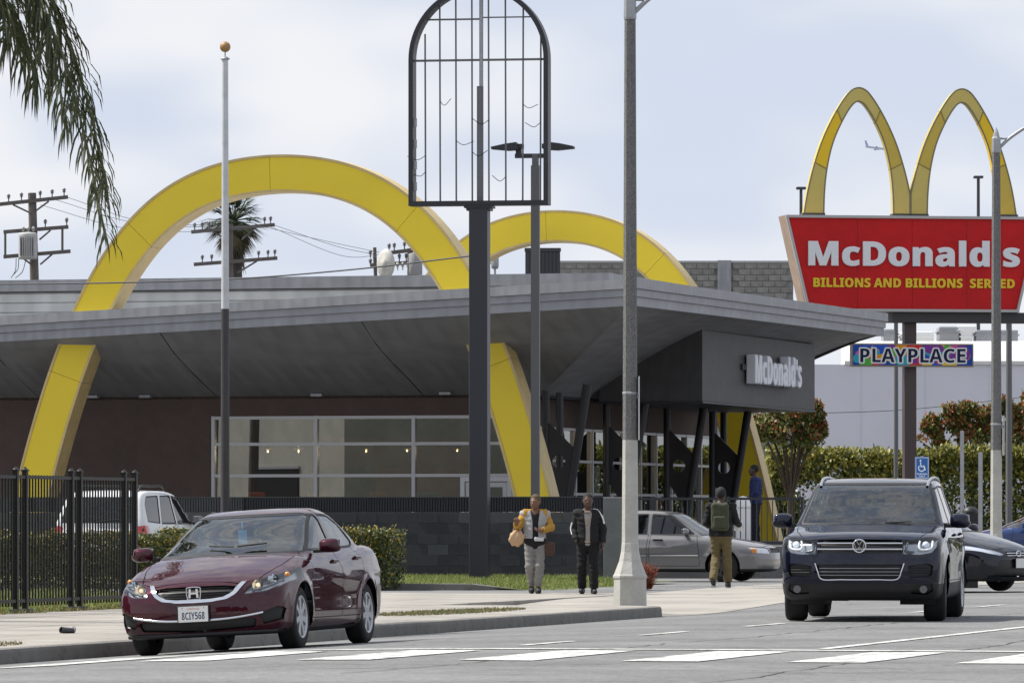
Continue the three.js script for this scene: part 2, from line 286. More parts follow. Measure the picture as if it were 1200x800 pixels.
function grassPatch(label, n, seed, s0, s1, t0, t1, fy, h, dry, tone = 1) {
  const g = scatter('grass', bladeGeo, bladeMat, n, seed, (R) => {
    const s = lerp(s0, s1, R()), t = lerp(t0, t1, R()), k = R(), d = R() < dry;
    const cc = d ? [0.32 + 0.1 * k, 0.26 + 0.06 * k, 0.12] : [0.13 + 0.12 * k, 0.19 + 0.12 * k, 0.03 + 0.02 * k];
    const y = fy(s, t); if (y === null) return null; for (let q = 0; q < 3; q++) cc[q] *= tone;
    return { p: P(s, t, y - 0.005), s: [0.012 + 0.008 * R(), h * (0.5 + R()), h], r: [0, R() * 6.3, (R() - 0.5) * 0.7], c: cc };
  }); tag(g, label, 'grass'); return g;
}
grassPatch('bright green grass strip along the foot of the slate wall', 26000, 11, 44.3, 51, -13.5, -5.7, lawnY, 0.075, 0.12);
grassPatch('grass behind the black picket fence', 20000, 12, 12, 31, -10.5, -7.02, lawnY, 0.09, 0.25);
grassPatch('dark grass patch let into the sidewalk near the lamp post base', 5000, 13, 18.6, 25.9, -2.2, -0.95, (s, t) => Math.pow((s - 22.2) / 3.6, 2) + Math.pow((t + 1.6) / 0.6, 2) < 0.75 + 0.3 * fbm(s, t + 20, 64, 3, 3) ? WALK : null, 0.03, 0.5, 0.5);
grassPatch('dry grass patch beside the curb stones below the picket fence', 2600, 14, -1.6, 3.6, -1.5, -0.25, (s, t) => Math.pow((s - 0.4) / 2.4, 2) + Math.pow((t + 0.85) / 0.55, 2) < 0.75 + 0.3 * fbm(s * 2 + 40, t + 20, 64, 3, 3) ? WALK : null, 0.03, 0.75, 0.55);
grassPatch('grass tufts growing under the fence edge of the sidewalk', 2600, 15, 12, 26, -7.05, -6.75, (s, t) => fbm(s * 1.3, 2, 64, 9, 3) > 0.42 ? WALK : null, 0.05, 0.6, 0.8);

// ---------------------------------------------------------------- the restaurant: wedge roof, big arches, glass entrance
const BLD = [-5.17, 0, -129], TURN = -16 * Math.PI / 180;
const font = await new FontLoader().loadAsync('fonts/droid/droid_sans_bold.typeface.json');
const CAP = (() => { const g = new TextGeometry('H', { font, size: 1, depth: 0.1 }); g.computeBoundingBox(); return g.boundingBox.max.y + 0.03; })();
function lettering(text, capH, width, depth, bevel = 0.01) {          // letters standing on y = 0, x from 0 to width
  const g = new TextGeometry(text, { font, size: 1, depth: 0.2, curveSegments: 5, bevelEnabled: bevel > 0, bevelSize: 0.022, bevelThickness: 0.02, bevelSegments: 1 });
  g.computeBoundingBox(); const b = g.boundingBox; g.translate(-b.min.x, 0, 0); g.scale(width / (b.max.x - b.min.x), capH / CAP, depth / 0.2); return g;
}
// one mesh per letter
function letters(text, capH, width, depth, parent, material, place) {
  const adv = [...text].map((c) => { const gl = font.data.glyphs[c] || font.data.glyphs['?']; return gl.ha / font.data.resolution; }), tot = adv.reduce((a, b) => a + b, 0);
  let x = 0; [...text].forEach((c, i) => {
    if (c !== ' ') { const g = new TextGeometry(c, { font, size: 1, depth: 0.2, curveSegments: 5, bevelEnabled: true, bevelSize: 0.03, bevelThickness: 0.02, bevelSegments: 1 }); g.translate(x, 0, 0); g.scale(width / tot, capH / CAP, depth / 0.2); place(g); obj('letter', g, material, parent); }
    x += adv[i];
  });
}
const fB = (X) => 5.505 + 0.0372 * X, XC = 9.0, XL = -17, zF = (X) => 0.55 + 0.1506 * (X + 6.6), zB = (X) => -24.6 + 0.12 * (X + 6.6), BACK = 0.13;   // the roof grows wider and higher towards the street
const WX = 4.7, WZ = -3, WB = -21.5;               // the walls behind the overhang
const bld = thing('restaurant_building', 'low grey restaurant with wedge roof, brown walls and glass front under wide eaves', 'building', BLD, TURN);
{
  const T = 0.55;
  // roof slab and stepped fascia
  const strip = (pts) => { const g = new THREE.BufferGeometry().setFromPoints([pts[0], pts[1], pts[2], pts[0], pts[2], pts[3]]); g.computeVertexNormals(); return g; };
  const roof = obj('roof', [strip([V(XL, fB(XL) + T - 0.02, zF(XL) - 0.1), V(XC - 0.1, fB(XC) + T - 0.02, zF(XC) - 0.1), V(XC - 0.1, fB(XC) + T - 0.02 + BACK, zB(XC) + 0.1), V(XL, fB(XL) + T - 0.02 + BACK, zB(XL) + 0.1)])], M.roofTop, bld);
  const band = (y0, y1, out) => {        // a mitred board round the eaves
    const ring = (y, o) => [V(XL, fB(XL) + y, zF(XL) + o), V(XC + o, fB(XC) + y, zF(XC) + o), V(XC + o, fB(XC) + y + BACK, zB(XC) - o), V(XL, fB(XL) + y + BACK, zB(XL) - o)];
    const a = ring(y0, out), b = ring(y1, out), ai = ring(y0, out - 0.12), bi = ring(y1, out - 0.12), gs = [];
    for (let k = 0; k < 3; k++) gs.push(strip([a[k], a[k + 1], b[k + 1], b[k]]), strip([ai[k], ai[k + 1], a[k + 1], a[k]]), strip([b[k], b[k + 1], bi[k + 1], bi[k]]), strip([bi[k], bi[k + 1], ai[k + 1], ai[k]]));
    return gs;
  };
  obj('fascia_board', band(0, 0.2, -0.07), M.fascia, roof);
  obj('fascia_board', band(0.205, 0.37, -0.03), M.fascia, roof);
  obj('fascia_board', band(0.375, 0.585, 0.02), mat(0.36, 0.365, 0.38, 0.55, { tex: 'streak', m: 2.6 }), roof);
  // sloping underside of the eaves, in panels with open joints
  const yo = (X) => fB(X) + 0.03, yi = 4.06, XI = 5.2;
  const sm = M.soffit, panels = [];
  const so = (X, k) => V(X, lerp(yo(X), yi, Math.pow(k, lerp(0.8, 1.1, sstep(3.5, 8, X + k * 3.7)))), lerp(zF(X) - 0.12, WZ + 0.02, k));
  const xs = [XL, -12, -7, -2.6, 2.4, 7];
  for (let i = 0; i < 5; i++) {
    const x1 = i < 4 ? xs[i + 1] - 0.012 : null, xi = XI;
    const g = i < 4 ? quadGrid((u, v) => so(lerp(xs[i] + 0.012, x1, u), v), 6, 4) : quadGrid((u, v) => so(lerp(2.412, lerp(XC - 0.12, xi, v), u), v), 6, 6);
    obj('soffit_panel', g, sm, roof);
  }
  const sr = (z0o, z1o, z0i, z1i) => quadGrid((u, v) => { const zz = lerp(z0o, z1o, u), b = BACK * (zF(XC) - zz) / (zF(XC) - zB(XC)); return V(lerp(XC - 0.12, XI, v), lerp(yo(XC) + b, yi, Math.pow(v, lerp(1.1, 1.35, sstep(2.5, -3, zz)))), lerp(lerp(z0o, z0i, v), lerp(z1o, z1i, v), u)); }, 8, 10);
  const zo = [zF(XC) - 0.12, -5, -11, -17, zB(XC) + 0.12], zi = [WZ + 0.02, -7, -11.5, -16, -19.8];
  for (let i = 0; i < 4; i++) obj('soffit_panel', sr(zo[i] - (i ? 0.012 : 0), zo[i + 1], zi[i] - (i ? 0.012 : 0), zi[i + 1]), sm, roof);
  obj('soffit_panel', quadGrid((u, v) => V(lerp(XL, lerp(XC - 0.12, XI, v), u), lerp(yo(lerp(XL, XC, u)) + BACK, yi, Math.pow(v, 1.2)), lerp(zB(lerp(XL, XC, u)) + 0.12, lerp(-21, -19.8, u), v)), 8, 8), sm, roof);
  for (const X of [-9.5, -5.6, -4.3, -0.1, 3]) { const a = so(X, 0.96); obj('downlight', rbox(a.x - 0.14, a.x + 0.14, a.y - 0.07, a.y + 0.01, a.z - 0.1, a.z + 0.1, 0.02), M.galv, roof); }
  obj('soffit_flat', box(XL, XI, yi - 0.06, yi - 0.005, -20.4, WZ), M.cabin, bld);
  // clerestory of ribbed siding
  const cl = obj('clerestory', box(-24, 5.4, 5.2, 6.98, -17, -8.1), M.siding, bld);
  for (let k = 0; k < 6; k++) obj('siding_board', rbox(-24, 5.43, 5.32 + k * 0.235, 5.32 + k * 0.235 + 0.215, -8.14, -8.06, 0.018), M.siding, cl);
  obj('parapet_cap', box(-24.05, 5.48, 6.76, 7.04, -17.1, -7.98), mat(0.30, 0.31, 0.33, 0.5, { tex: 'streak', m: 3 }), cl);
  obj('vent_louver', box(-24.02, 5.45, 6.735, 6.752, -17.1, -8.0), M.darkMetal, cl);
  // brown walls
  const w = 0.25;
  obj('wall', box(XL, -2.75, -0.1, yi, WZ - w, WZ), M.brown, bld);
  obj('wall', box(-2.75, WX, 3.6, yi, WZ - w, WZ), M.brown, bld);
  obj('wall', box(-2.75, 3.3, -0.1, 0.95, WZ - w, WZ), M.brown, bld);
  obj('wall', box(WX - w, WX, 3.36, yi, WB, WZ - w), M.brown, bld);
  obj('wall', box(XL, XL + w, -0.1, yi, WB, WZ - w), M.brown, bld);
  obj('wall', box(XL, WX, -0.1, yi, WB - w, WB), M.brown, bld);
  obj('wall', box(4.6, WX, -0.1, 3.6, WZ - w, WZ), M.brown, bld);
  obj('room_floor', box(XL + w, WX - w, 0.3, 0.45, WB, WZ - w), mat(0.10, 0.075, 0.06, 0.5), bld);
  obj('room_wall', box(-4.2, -4.1, 0.45, 4.0, WB, WZ - 0.6), mat(0.11, 0.095, 0.075, 0.8), bld);
  obj('room_wall', box(-4.1, 2.2, 0.45, 4.0, -11, -10.9), mat(0.09, 0.065, 0.05, 0.8), bld);
  obj('service_counter', box(-2, 2, 0.45, 1.5, -9.6, -9), mat(0.3, 0.04, 0.03, 0.5), bld);
  obj('menu_board', box(-2.5, 1.8, 2.5, 3.2, -10.7, -10.6), mat(0.28, 0.05, 0.03, 0.6), bld);
  // booths by the window
  for (const [x, r, g2, b] of [[-1.9, 0.3, 0.05, 0.03], [-0.4, 0.3, 0.2, 0.04], [1.1, 0.25, 0.04, 0.03], [2.4, 0.1, 0.16, 0.1]]) { obj('booth_seat', [rbox(x - 0.5, x - 0.38, 0.45, 1.85, -5.6, -4.2, 0.04), rbox(x - 0.4, x, 0.45, 0.95, -5.6, -4.2, 0.05)], mat(r, g2, b, 0.6), bld); obj('booth_table', [box(x + 0.1, x + 0.75, 1.18, 1.22, -5.5, -4.3), box(x + 0.4, x + 0.46, 0.45, 1.18, -4.95, -4.85)], mat(0.3, 0.22, 0.14, 0.5), bld); }
  obj('wall_graphic', box(-1.2, 1.6, 1.6, 2.6, -10.88, -10.85), mat(0.45, 0.10, 0.03, 0.7), bld);
  // front window with bars
  const win = new THREE.Group(); win.name = 'front_window'; bld.add(win);
  const bars = [];
  const xb = [-2.69, -0.19, 2.17, 4.55];
  for (const x of xb) obj('mullion', box(x - 0.04, x + 0.04, 0.95, 3.6, WZ - 0.1, WZ + 0.05), M.alu, win);
  for (const y of [3.56, 2.95, 2.22]) for (let i = 0; i < 3; i++) obj('transom', box(xb[i] + 0.04, xb[i + 1] - 0.04, y - 0.035, y + 0.035, WZ - 0.1, WZ + 0.04), M.alu, win);
  obj('window_sill', box(-2.69, 3.3, 0.95, 1.02, WZ - 0.1, WZ + 0.07), M.alu, win);
  for (let i = 0; i < 3; i++) { const yy = [1.02, 2.185, 2.255, 2.915, 2.985, 3.525]; for (let k = 0; k < 3; k++) { const y0 = i === 2 && k === 0 ? 1.02 : yy[2 * k]; const x1 = i === 2 && k === 0 ? 3.28 : xb[i + 1] - 0.04; obj('pane', box(xb[i] + 0.04, x1, y0, yy[2 * k + 1], WZ - 0.035, WZ - 0.03), M.glassWin, win); } }
  const door = new THREE.Group(); door.name = 'side_door'; bld.add(door);
  for (const [a, b, c, d] of [[3.3, 3.4, 0.3, 2.18], [4.42, 4.51, 0.3, 2.18], [3.4, 4.42, 2.08, 2.18]]) obj('door_frame', box(a, b, c, d, WZ - 0.08, WZ + 0.06), mat(0.66, 0.67, 0.70, 0.4), door);
  for (const [a, b, c, d] of [[3.42, 3.52, 0.32, 2.06], [4.3, 4.4, 0.32, 2.06], [3.52, 4.3, 1.95, 2.06]]) obj('door_leaf', box(a, b, c, d, WZ - 0.06, WZ + 0.02), mat(0.6, 0.61, 0.64, 0.4), door);
  obj('pane', box(3.52, 4.3, 0.32, 1.95, WZ - 0.035, WZ - 0.03), M.glassWin, door);
  // glazed entrance side: every bar and pane its own piece
  const ent = new THREE.Group(); ent.name = 'entrance_glazing'; bld.add(ent);
  const zs = []; for (let z = WZ - w; z > WB; z -= 1.52) zs.push(z); zs.push(WB);
  for (const z of zs) obj('mullion', box(WX - 0.12, WX + 0.03, 0.45, 3.36, z - 0.045, z + 0.045), M.alu, ent);
  for (let i = 0; i + 1 < zs.length; i++) for (const [y0, y1] of [[0.5, 1.78], [1.84, 2.55], [2.61, 3.3]]) {
    obj('pane', box(WX - 0.05, WX - 0.045, y0, y1, zs[i + 1] + 0.045, zs[i] - 0.045), M.glassDoor, ent);
    obj('transom', box(WX - 0.1, WX + 0.02, y1, y1 + 0.06, zs[i + 1] + 0.045, zs[i] - 0.045), M.alu, ent);
  }
  // posters hung inside the glass
  const poster = (z, y0, y1, wd, r, g, b, r2, g2, b2) => { const p = obj('poster', box(WX - 0.075, WX - 0.065, y0, y1, z - wd / 2, z + wd / 2), mat(r, g, b, 0.6), bld); obj('poster_print', box(WX - 0.064, WX - 0.06, lerp(y0, y1, 0.15), lerp(y0, y1, 0.55), z - wd * 0.35, z + wd * 0.35), mat(r2, g2, b2, 0.6), p); };
  poster(-5.1, 1.0, 2.45, 0.95, 0.6, 0.58, 0.5, 0.5, 0.2, 0.05); poster(-8.1, 0.9, 1.75, 1.1, 0.5, 0.08, 0.03, 0.6, 0.5, 0.3); poster(-9.8, 1.0, 2.5, 1.0, 0.62, 0.6, 0.55, 0.55, 0.3, 0.05); poster(-12.7, 0.9, 2.5, 1.1, 0.62, 0.60, 0.56, 0.5, 0.1, 0.03); poster(-15.8, 1.0, 1.75, 1.1, 0.5, 0.07, 0.03, 0.7, 0.5, 0.1); poster(-18.8, 1.0, 2.5, 1.0, 0.6, 0.6, 0.58, 0.2, 0.3, 0.4);
  // hanging lamps seen in the front window
  for (const [x, z] of [[-2.1, -5.2], [-1.4, -5.4], [0.3, -5.3], [1.3, -5.3], [2.5, -5.4]]) {
    const l = obj('pendant_lamp', [lathe([[0.0, 0.12], [0.05, 0.11], [0.13, 0]], 16, x, 2.86, z), rod(V(x, 2.97, z), V(x, 4.02, z), 0.008)], M.darkMetal, bld);
    obj('bulb', new THREE.SphereGeometry(0.03, 12, 8).translate(x, 2.83, z), mat(1, 0.8, 0.5, 0.4, { emissive: lin(1, 0.62, 0.25), emissiveIntensity: 4 }), l);
    const pl = new THREE.PointLight(lin(1, 0.7, 0.4), 3, 12); pl.position.set(x, 2.8, z); pl.name = 'bulb_light'; pl.castShadow = true; bld.add(pl);
  }
  // canopy box over the entrance
  const cb = obj('entrance_canopy', [rbox(5.5, 8.0, 3.97, 5.64, -18.7, -7.0, 0.012)], M.canopy, bld);
  obj('canopy_trim', box(5.48, 8.02, 3.925, 3.968, -18.72, -6.98), M.darkMetal, cb);
  const tz = -11.1; obj('sign_rail', box(8.0, 8.06, 4.8, 4.94, -16, tz + 0.35), M.darkMetal, cb);
  letters("McDonald's", 0.68, 5.0, 0.2, cb, mat(0.74, 0.75, 0.79, 0.45), (g) => { g.rotateY(Math.PI / 2); g.translate(8.06, 4.5, tz); });
  // posts, raking legs and holed webs
  const post = mat(0.022, 0.022, 0.026, 0.5);
  for (const [Z, two] of [[-2.0, 1], [-7.3, 0], [-13.0, 0], [-17.6, 1]]) {
    const X = 5.6; const f = new THREE.Group(); f.name = 'canopy_support'; bld.add(f);
    obj('post', rod(V(X, 0.5, Z), V(X, 4.12, Z), 0.085, 0.085, 14), post, f);
    if (two) obj('post', rod(V(X + 0.02, 0.5, Z - 1.1), V(X + 0.02, 4.1, Z - 1.1), 0.085, 0.085, 14), post, f);
    obj('raking_leg', rod(V(X + 0.36, 0.5, Z), V(X + 0.98, 4.25, Z), 0.08, 0.105, 14), post, f);
    const s = new THREE.Shape([[0.02, 3.45], [0.74, 2.75], [0.56, 1.6], [0.46, 1.45], [0.02, 2.15]].map(([a, b]) => new THREE.Vector2(a, b)));
    const h = new THREE.Path(); h.absarc(0.31, 2.52, 0.155, 0, Math.PI * 2, true); s.holes.push(h);
    const g = new THREE.ExtrudeGeometry(s, { depth: 0.06, bevelEnabled: false, curveSegments: 20 }); g.translate(X, 0, Z - 0.03); obj('web_panel', g, post, f);
  }
}
// the two golden arches that pass through the roof
function archThing(Z, label, WID, shift = 0) {
  const t = thing('golden_arch', label, 'arch', [BLD[0], 0, BLD[2]], TURN, 'tall yellow arches');
  t.position.set(BLD[0] + Z * -Math.sin(16 * Math.PI / 180) + shift * Math.cos(TURN), 0, BLD[2] + Z * Math.cos(16 * Math.PI / 180) - shift * Math.sin(TURN));
  const cy = (x) => 9.0 - 0.091 * x * x - 0.00424 * x ** 4, sl = (x) => -0.182 * x - 0.01696 * x ** 3;
  const D = 0.34;
  // parameter by arc length
  const N = 240, tab = [[0, 0]]; let L = 0, xp = 0, yp = cy(0); for (let i = 1; i <= N; i++) { const x = 6.06 * i / N, y = cy(x); L += Math.hypot(x - xp, y - yp); xp = x; yp = y; tab.push([L, x]); }
  const xAt = (l) => { const a = Math.min(Math.abs(l), L - 1e-6); let i = 0; while (tab[i + 1][0] < a) i++; const k = (a - tab[i][0]) / (tab[i + 1][0] - tab[i][0]); return Math.sign(l) * lerp(tab[i][1], tab[i + 1][1], k); };
  const pt = (l, o, z) => { const x = xAt(l), m = sl(x) / WID, n = Math.hypot(1, m); return V(x * WID - o * m / n, cy(x) + o / n, z); };
  const seg = (l0, l1, o0, o1, z0, z1, n) => {
    const R = [[o0, z0], [o1, z0], [o1, z1], [o0, z1]], gs = [];
    for (let k = 0; k < 4; k++) { const a = R[k], b = R[(k + 1) % 4]; gs.push(quadGrid((u, v) => pt(lerp(l0, l1, u), lerp(a[0], b[0], v), lerp(a[1], b[1], v)), n, 1)); }
    for (const l of [l0, l1]) gs.push(quadGrid((u, v) => pt(l, lerp(o0, o1, u), lerp(z0, z1, v)), 1, 1));
    return gs;
  };
  const cuts = [-L, -7.2, -3.55, -0.2, 3.15, 7.0, L];
  for (let i = 0; i + 1 < cuts.length; i++) {
    const h = 0.395;
    const p = obj('arch_panel', seg(cuts[i] + (i ? 0.004 : 0), cuts[i + 1] - 0.004, -h + 0.03, h - 0.03, -D + 0.02, D - 0.02, 18), M.yellow, t);
    for (const s of [-1, 1]) obj('edge_trim', [seg(cuts[i] + 0.004, cuts[i + 1] - 0.004, s * h - 0.028, s * h + 0.028, -D, D, 18)].flat(), M.cream, p);
  }
  return t;
}
archThing(0, 'yellow box arch rising through the roof edge above the brown wall with the window', 1.05);
archThing(-24, 'yellow box arch on the far side of the roof, past the canopy with lettering', 0.965, -0.28);

// ---------------------------------------------------------------- solids from distance fields
const smax = (a, b, k) => { const h = Math.max(k - Math.abs(a - b), 0) / k; return Math.max(a, b) + h * h * k * 0.25; };
const smin = (a, b, k) => { const h = Math.max(k - Math.abs(a - b), 0) / k; return Math.min(a, b) - h * h * k * 0.25; };
function sdPoly(pts) {              // exact signed distance to a polygon [[x, y], ...]
  const n = pts.length, X = new Float64Array(n), Y = new Float64Array(n); pts.forEach(([a, b], i) => { X[i] = a; Y[i] = b; });
  return (px_, py_) => {
    let d = 1e9, s = 1;
    for (let i = 0, j = n - 1; i < n; j = i, i++) {
      const ex = X[j] - X[i], ey = Y[j] - Y[i], wx = px_ - X[i], wy = py_ - Y[i];
      let t = (wx * ex + wy * ey) / (ex * ex + ey * ey); t = t < 0 ? 0 : t > 1 ? 1 : t;
      const bx = wx - ex * t, by = wy - ey * t, q = bx * bx + by * by; if (q < d) d = q;
      const c1 = py_ >= Y[i], c2 = py_ < Y[j], c3 = ex * wy > ey * wx; if ((c1 && c2 && c3) || (!c1 && !c2 && !c3)) s = -s;
    }
    return s * Math.sqrt(d);
  };
}
const smoothLoop = (pts, n = 84) => new THREE.CatmullRomCurve3(pts.map(([a, b]) => V(a, b, 0)), true, 'centripetal').getSpacedPoints(n).slice(0, -1).map((p) => [p.x, p.y]);
function surfaceNets(f, lo, hi, c) {
  const nx = Math.ceil((hi[0] - lo[0]) / c) + 1, ny = Math.ceil((hi[1] - lo[1]) / c) + 1, nz = Math.ceil((hi[2] - lo[2]) / c) + 1;
  const v = new Float32Array(nx * ny * nz), id = (i, j, k) => i + nx * (j + ny * k);
  const Bk = 5, rad = Bk * c * 0.87 * 1.5;
  for (let k0 = 0; k0 < nz; k0 += Bk) for (let j0 = 0; j0 < ny; j0 += Bk) for (let i0 = 0; i0 < nx; i0 += Bk) {
    const m = f(lo[0] + (i0 + Bk / 2) * c, lo[1] + (j0 + Bk / 2) * c, lo[2] + (k0 + Bk / 2) * c), skip = Math.abs(m) > rad;
    for (let k = k0; k < Math.min(nz, k0 + Bk); k++) for (let j = j0; j < Math.min(ny, j0 + Bk); j++) for (let i = i0; i < Math.min(nx, i0 + Bk); i++) v[id(i, j, k)] = skip ? m : f(lo[0] + i * c, lo[1] + j * c, lo[2] + k * c);
  }
  const map = new Int32Array(nx * ny * nz).fill(-1), pos = [], idx = [];
  const E = [[0, 0, 0, 1, 0, 0], [0, 1, 0, 1, 1, 0], [0, 0, 1, 1, 0, 1], [0, 1, 1, 1, 1, 1], [0, 0, 0, 0, 1, 0], [1, 0, 0, 1, 1, 0], [0, 0, 1, 0, 1, 1], [1, 0, 1, 1, 1, 1], [0, 0, 0, 0, 0, 1], [1, 0, 0, 1, 0, 1], [0, 1, 0, 0, 1, 1], [1, 1, 0, 1, 1, 1]];
  for (let k = 0; k < nz - 1; k++) for (let j = 0; j < ny - 1; j++) for (let i = 0; i < nx - 1; i++) {
    const b = id(i, j, k); let neg = 0;
    for (let q = 0; q < 8; q++) if (v[b + (q & 1) + nx * ((q >> 1) & 1) + nx * ny * (q >> 2)] < 0) neg++;
    if (!neg || neg === 8) continue;
    let sx = 0, sy = 0, sz = 0, m = 0;
    for (const [a, b1, c1, d, e, g] of E) { const u = v[id(i + a, j + b1, k + c1)], w = v[id(i + d, j + e, k + g)]; if ((u < 0) !== (w < 0)) { const t = u / (u - w); sx += a + (d - a) * t; sy += b1 + (e - b1) * t; sz += c1 + (g - c1) * t; m++; } }
    map[b] = pos.length / 3; pos.push(lo[0] + (i + sx / m) * c, lo[1] + (j + sy / m) * c, lo[2] + (k + sz / m) * c);
  }
  const quad = (a, b, d, e, flip) => { if (a < 0 || b < 0 || d < 0 || e < 0) return; if (flip) idx.push(a, d, b, a, e, d); else idx.push(a, b, d, a, d, e); };
  for (let k = 1; k < nz - 1; k++) for (let j = 1; j < ny - 1; j++) for (let i = 0; i < nx - 1; i++) { const u = v[id(i, j, k)], w = v[id(i + 1, j, k)]; if ((u < 0) !== (w < 0)) quad(map[id(i, j - 1, k - 1)], map[id(i, j, k - 1)], map[id(i, j, k)], map[id(i, j - 1, k)], u > 0); }
  for (let k = 1; k < nz - 1; k++) for (let j = 0; j < ny - 1; j++) for (let i = 1; i < nx - 1; i++) { const u = v[id(i, j, k)], w = v[id(i, j + 1, k)]; if ((u < 0) !== (w < 0)) quad(map[id(i - 1, j, k - 1)], map[id(i - 1, j, k)], map[id(i, j, k)], map[id(i, j, k - 1)], u > 0); }
  for (let k = 0; k < nz - 1; k++) for (let j = 1; j < ny - 1; j++) for (let i = 1; i < nx - 1; i++) { const u = v[id(i, j, k)], w = v[id(i, j, k + 1)]; if ((u < 0) !== (w < 0)) quad(map[id(i - 1, j - 1, k)], map[id(i, j - 1, k)], map[id(i, j, k)], map[id(i - 1, j, k)], u > 0); }
  const nor = new Array(pos.length), e = c * 0.2;
  for (let q = 0; q < pos.length; q += 3) {
    let x = pos[q], y = pos[q + 1], z = pos[q + 2], gx, gy, gz;
    for (let it = 0; it < 3; it++) {
      gx = f(x + e, y, z) - f(x - e, y, z); gy = f(x, y + e, z) - f(x, y - e, z); gz = f(x, y, z + e) - f(x, y, z - e);
      const l = Math.hypot(gx, gy, gz) || 1e-9; gx /= l; gy /= l; gz /= l;
      if (it < 2) { let d = f(x, y, z) / (l / (2 * e)); d = clamp(d, -0.6 * c, 0.6 * c); x -= gx * d; y -= gy * d; z -= gz * d; }
    }
    pos[q] = x; pos[q + 1] = y; pos[q + 2] = z; nor[q] = gx; nor[q + 1] = gy; nor[q + 2] = gz;
  }
  return { pos, nor, idx };
}
function smoothNormals(s, times = 2) {
  const n = s.pos.length / 3;
  for (let t = 0; t < times; t++) {
    const a = Float64Array.from(s.nor);
    for (let i = 0; i < s.idx.length; i += 3) for (let k = 0; k < 3; k++) { const p = s.idx[i + k] * 3, q = s.idx[i + (k + 1) % 3] * 3; for (let m = 0; m < 3; m++) a[p + m] += 0.5 * s.nor[q + m]; }
    for (let i = 0; i < n * 3; i += 3) { const l = Math.hypot(a[i], a[i + 1], a[i + 2]) || 1; s.nor[i] = a[i] / l; s.nor[i + 1] = a[i + 1] / l; s.nor[i + 2] = a[i + 2] / l; }
  }
  return s;
}
function carve(s, fn) {              // cut the sheet along fn = 0: [inside, outside]
  const nv = s.pos.length / 3, val = new Float64Array(nv), used = new Uint8Array(nv); for (const i of s.idx) used[i] = 1;
  for (let i = 0; i < nv; i++) if (used[i]) val[i] = fn(s.pos[3 * i], s.pos[3 * i + 1], s.pos[3 * i + 2], s.nor[3 * i], s.nor[3 * i + 1], s.nor[3 * i + 2]);
  const outs = [0, 1].map(() => ({ pos: [], nor: [], idx: [], map: new Map() }));
  const vert = (o, i) => { let k = o.map.get(i); if (k === undefined) { k = o.pos.length / 3; o.map.set(i, k); for (let m = 0; m < 3; m++) { o.pos.push(s.pos[3 * i + m]); o.nor.push(s.nor[3 * i + m]); } } return k; };
  const cut = (o, a, b) => { const key = a < b ? a + '_' + b : b + '_' + a; let k = o.map.get(key); if (k === undefined) { const t = val[a] / (val[a] - val[b]); k = o.pos.length / 3; o.map.set(key, k); for (let m = 0; m < 3; m++) { o.pos.push(lerp(s.pos[3 * a + m], s.pos[3 * b + m], t)); o.nor.push(lerp(s.nor[3 * a + m], s.nor[3 * b + m], t)); } } return k; };
  for (let i = 0; i < s.idx.length; i += 3) {
    const t = [s.idx[i], s.idx[i + 1], s.idx[i + 2]], inn = t.map((q) => val[q] < 0), n = inn.filter(Boolean).length;
    if (n === 3 || n === 0) { const o = outs[n ? 0 : 1]; o.idx.push(vert(o, t[0]), vert(o, t[1]), vert(o, t[2])); continue; }
    for (const [o, want] of [[outs[0], true], [outs[1], false]]) {
      const poly = []; for (let k = 0; k < 3; k++) { const a = t[k], b = t[(k + 1) % 3]; if (inn[k] === want) poly.push(vert(o, a)); if (inn[k] !== inn[(k + 1) % 3]) poly.push(cut(o, a, b)); }
      for (let k = 1; k + 1 < poly.length; k++) o.idx.push(poly[0], poly[k], poly[k + 1]);
    }
  }
  return outs;
}
function sheet(s, off = 0) {
  const p = s.pos.slice(); if (off) for (let i = 0; i < p.length; i++) p[i] += s.nor[i] * off;
  const g = new THREE.BufferGeometry(); g.setAttribute('position', new THREE.Float32BufferAttribute(p, 3)); g.setAttribute('normal', new THREE.Float32BufferAttribute(s.nor, 3)); g.setIndex(s.idx); return g;
}
function mirrorX(s) {
  const n = s.pos.length / 3, o = { pos: s.pos.slice(), nor: s.nor.slice(), idx: s.idx.slice() };
  for (let i = 0; i < n; i++) { o.pos.push(-s.pos[3 * i], s.pos[3 * i + 1], s.pos[3 * i + 2]); o.nor.push(-s.nor[3 * i], s.nor[3 * i + 1], s.nor[3 * i + 2]); }
  for (let i = 0; i < s.idx.length; i += 3) o.idx.push(s.idx[i] + n, s.idx[i + 2] + n, s.idx[i + 1] + n);
  return o;
}

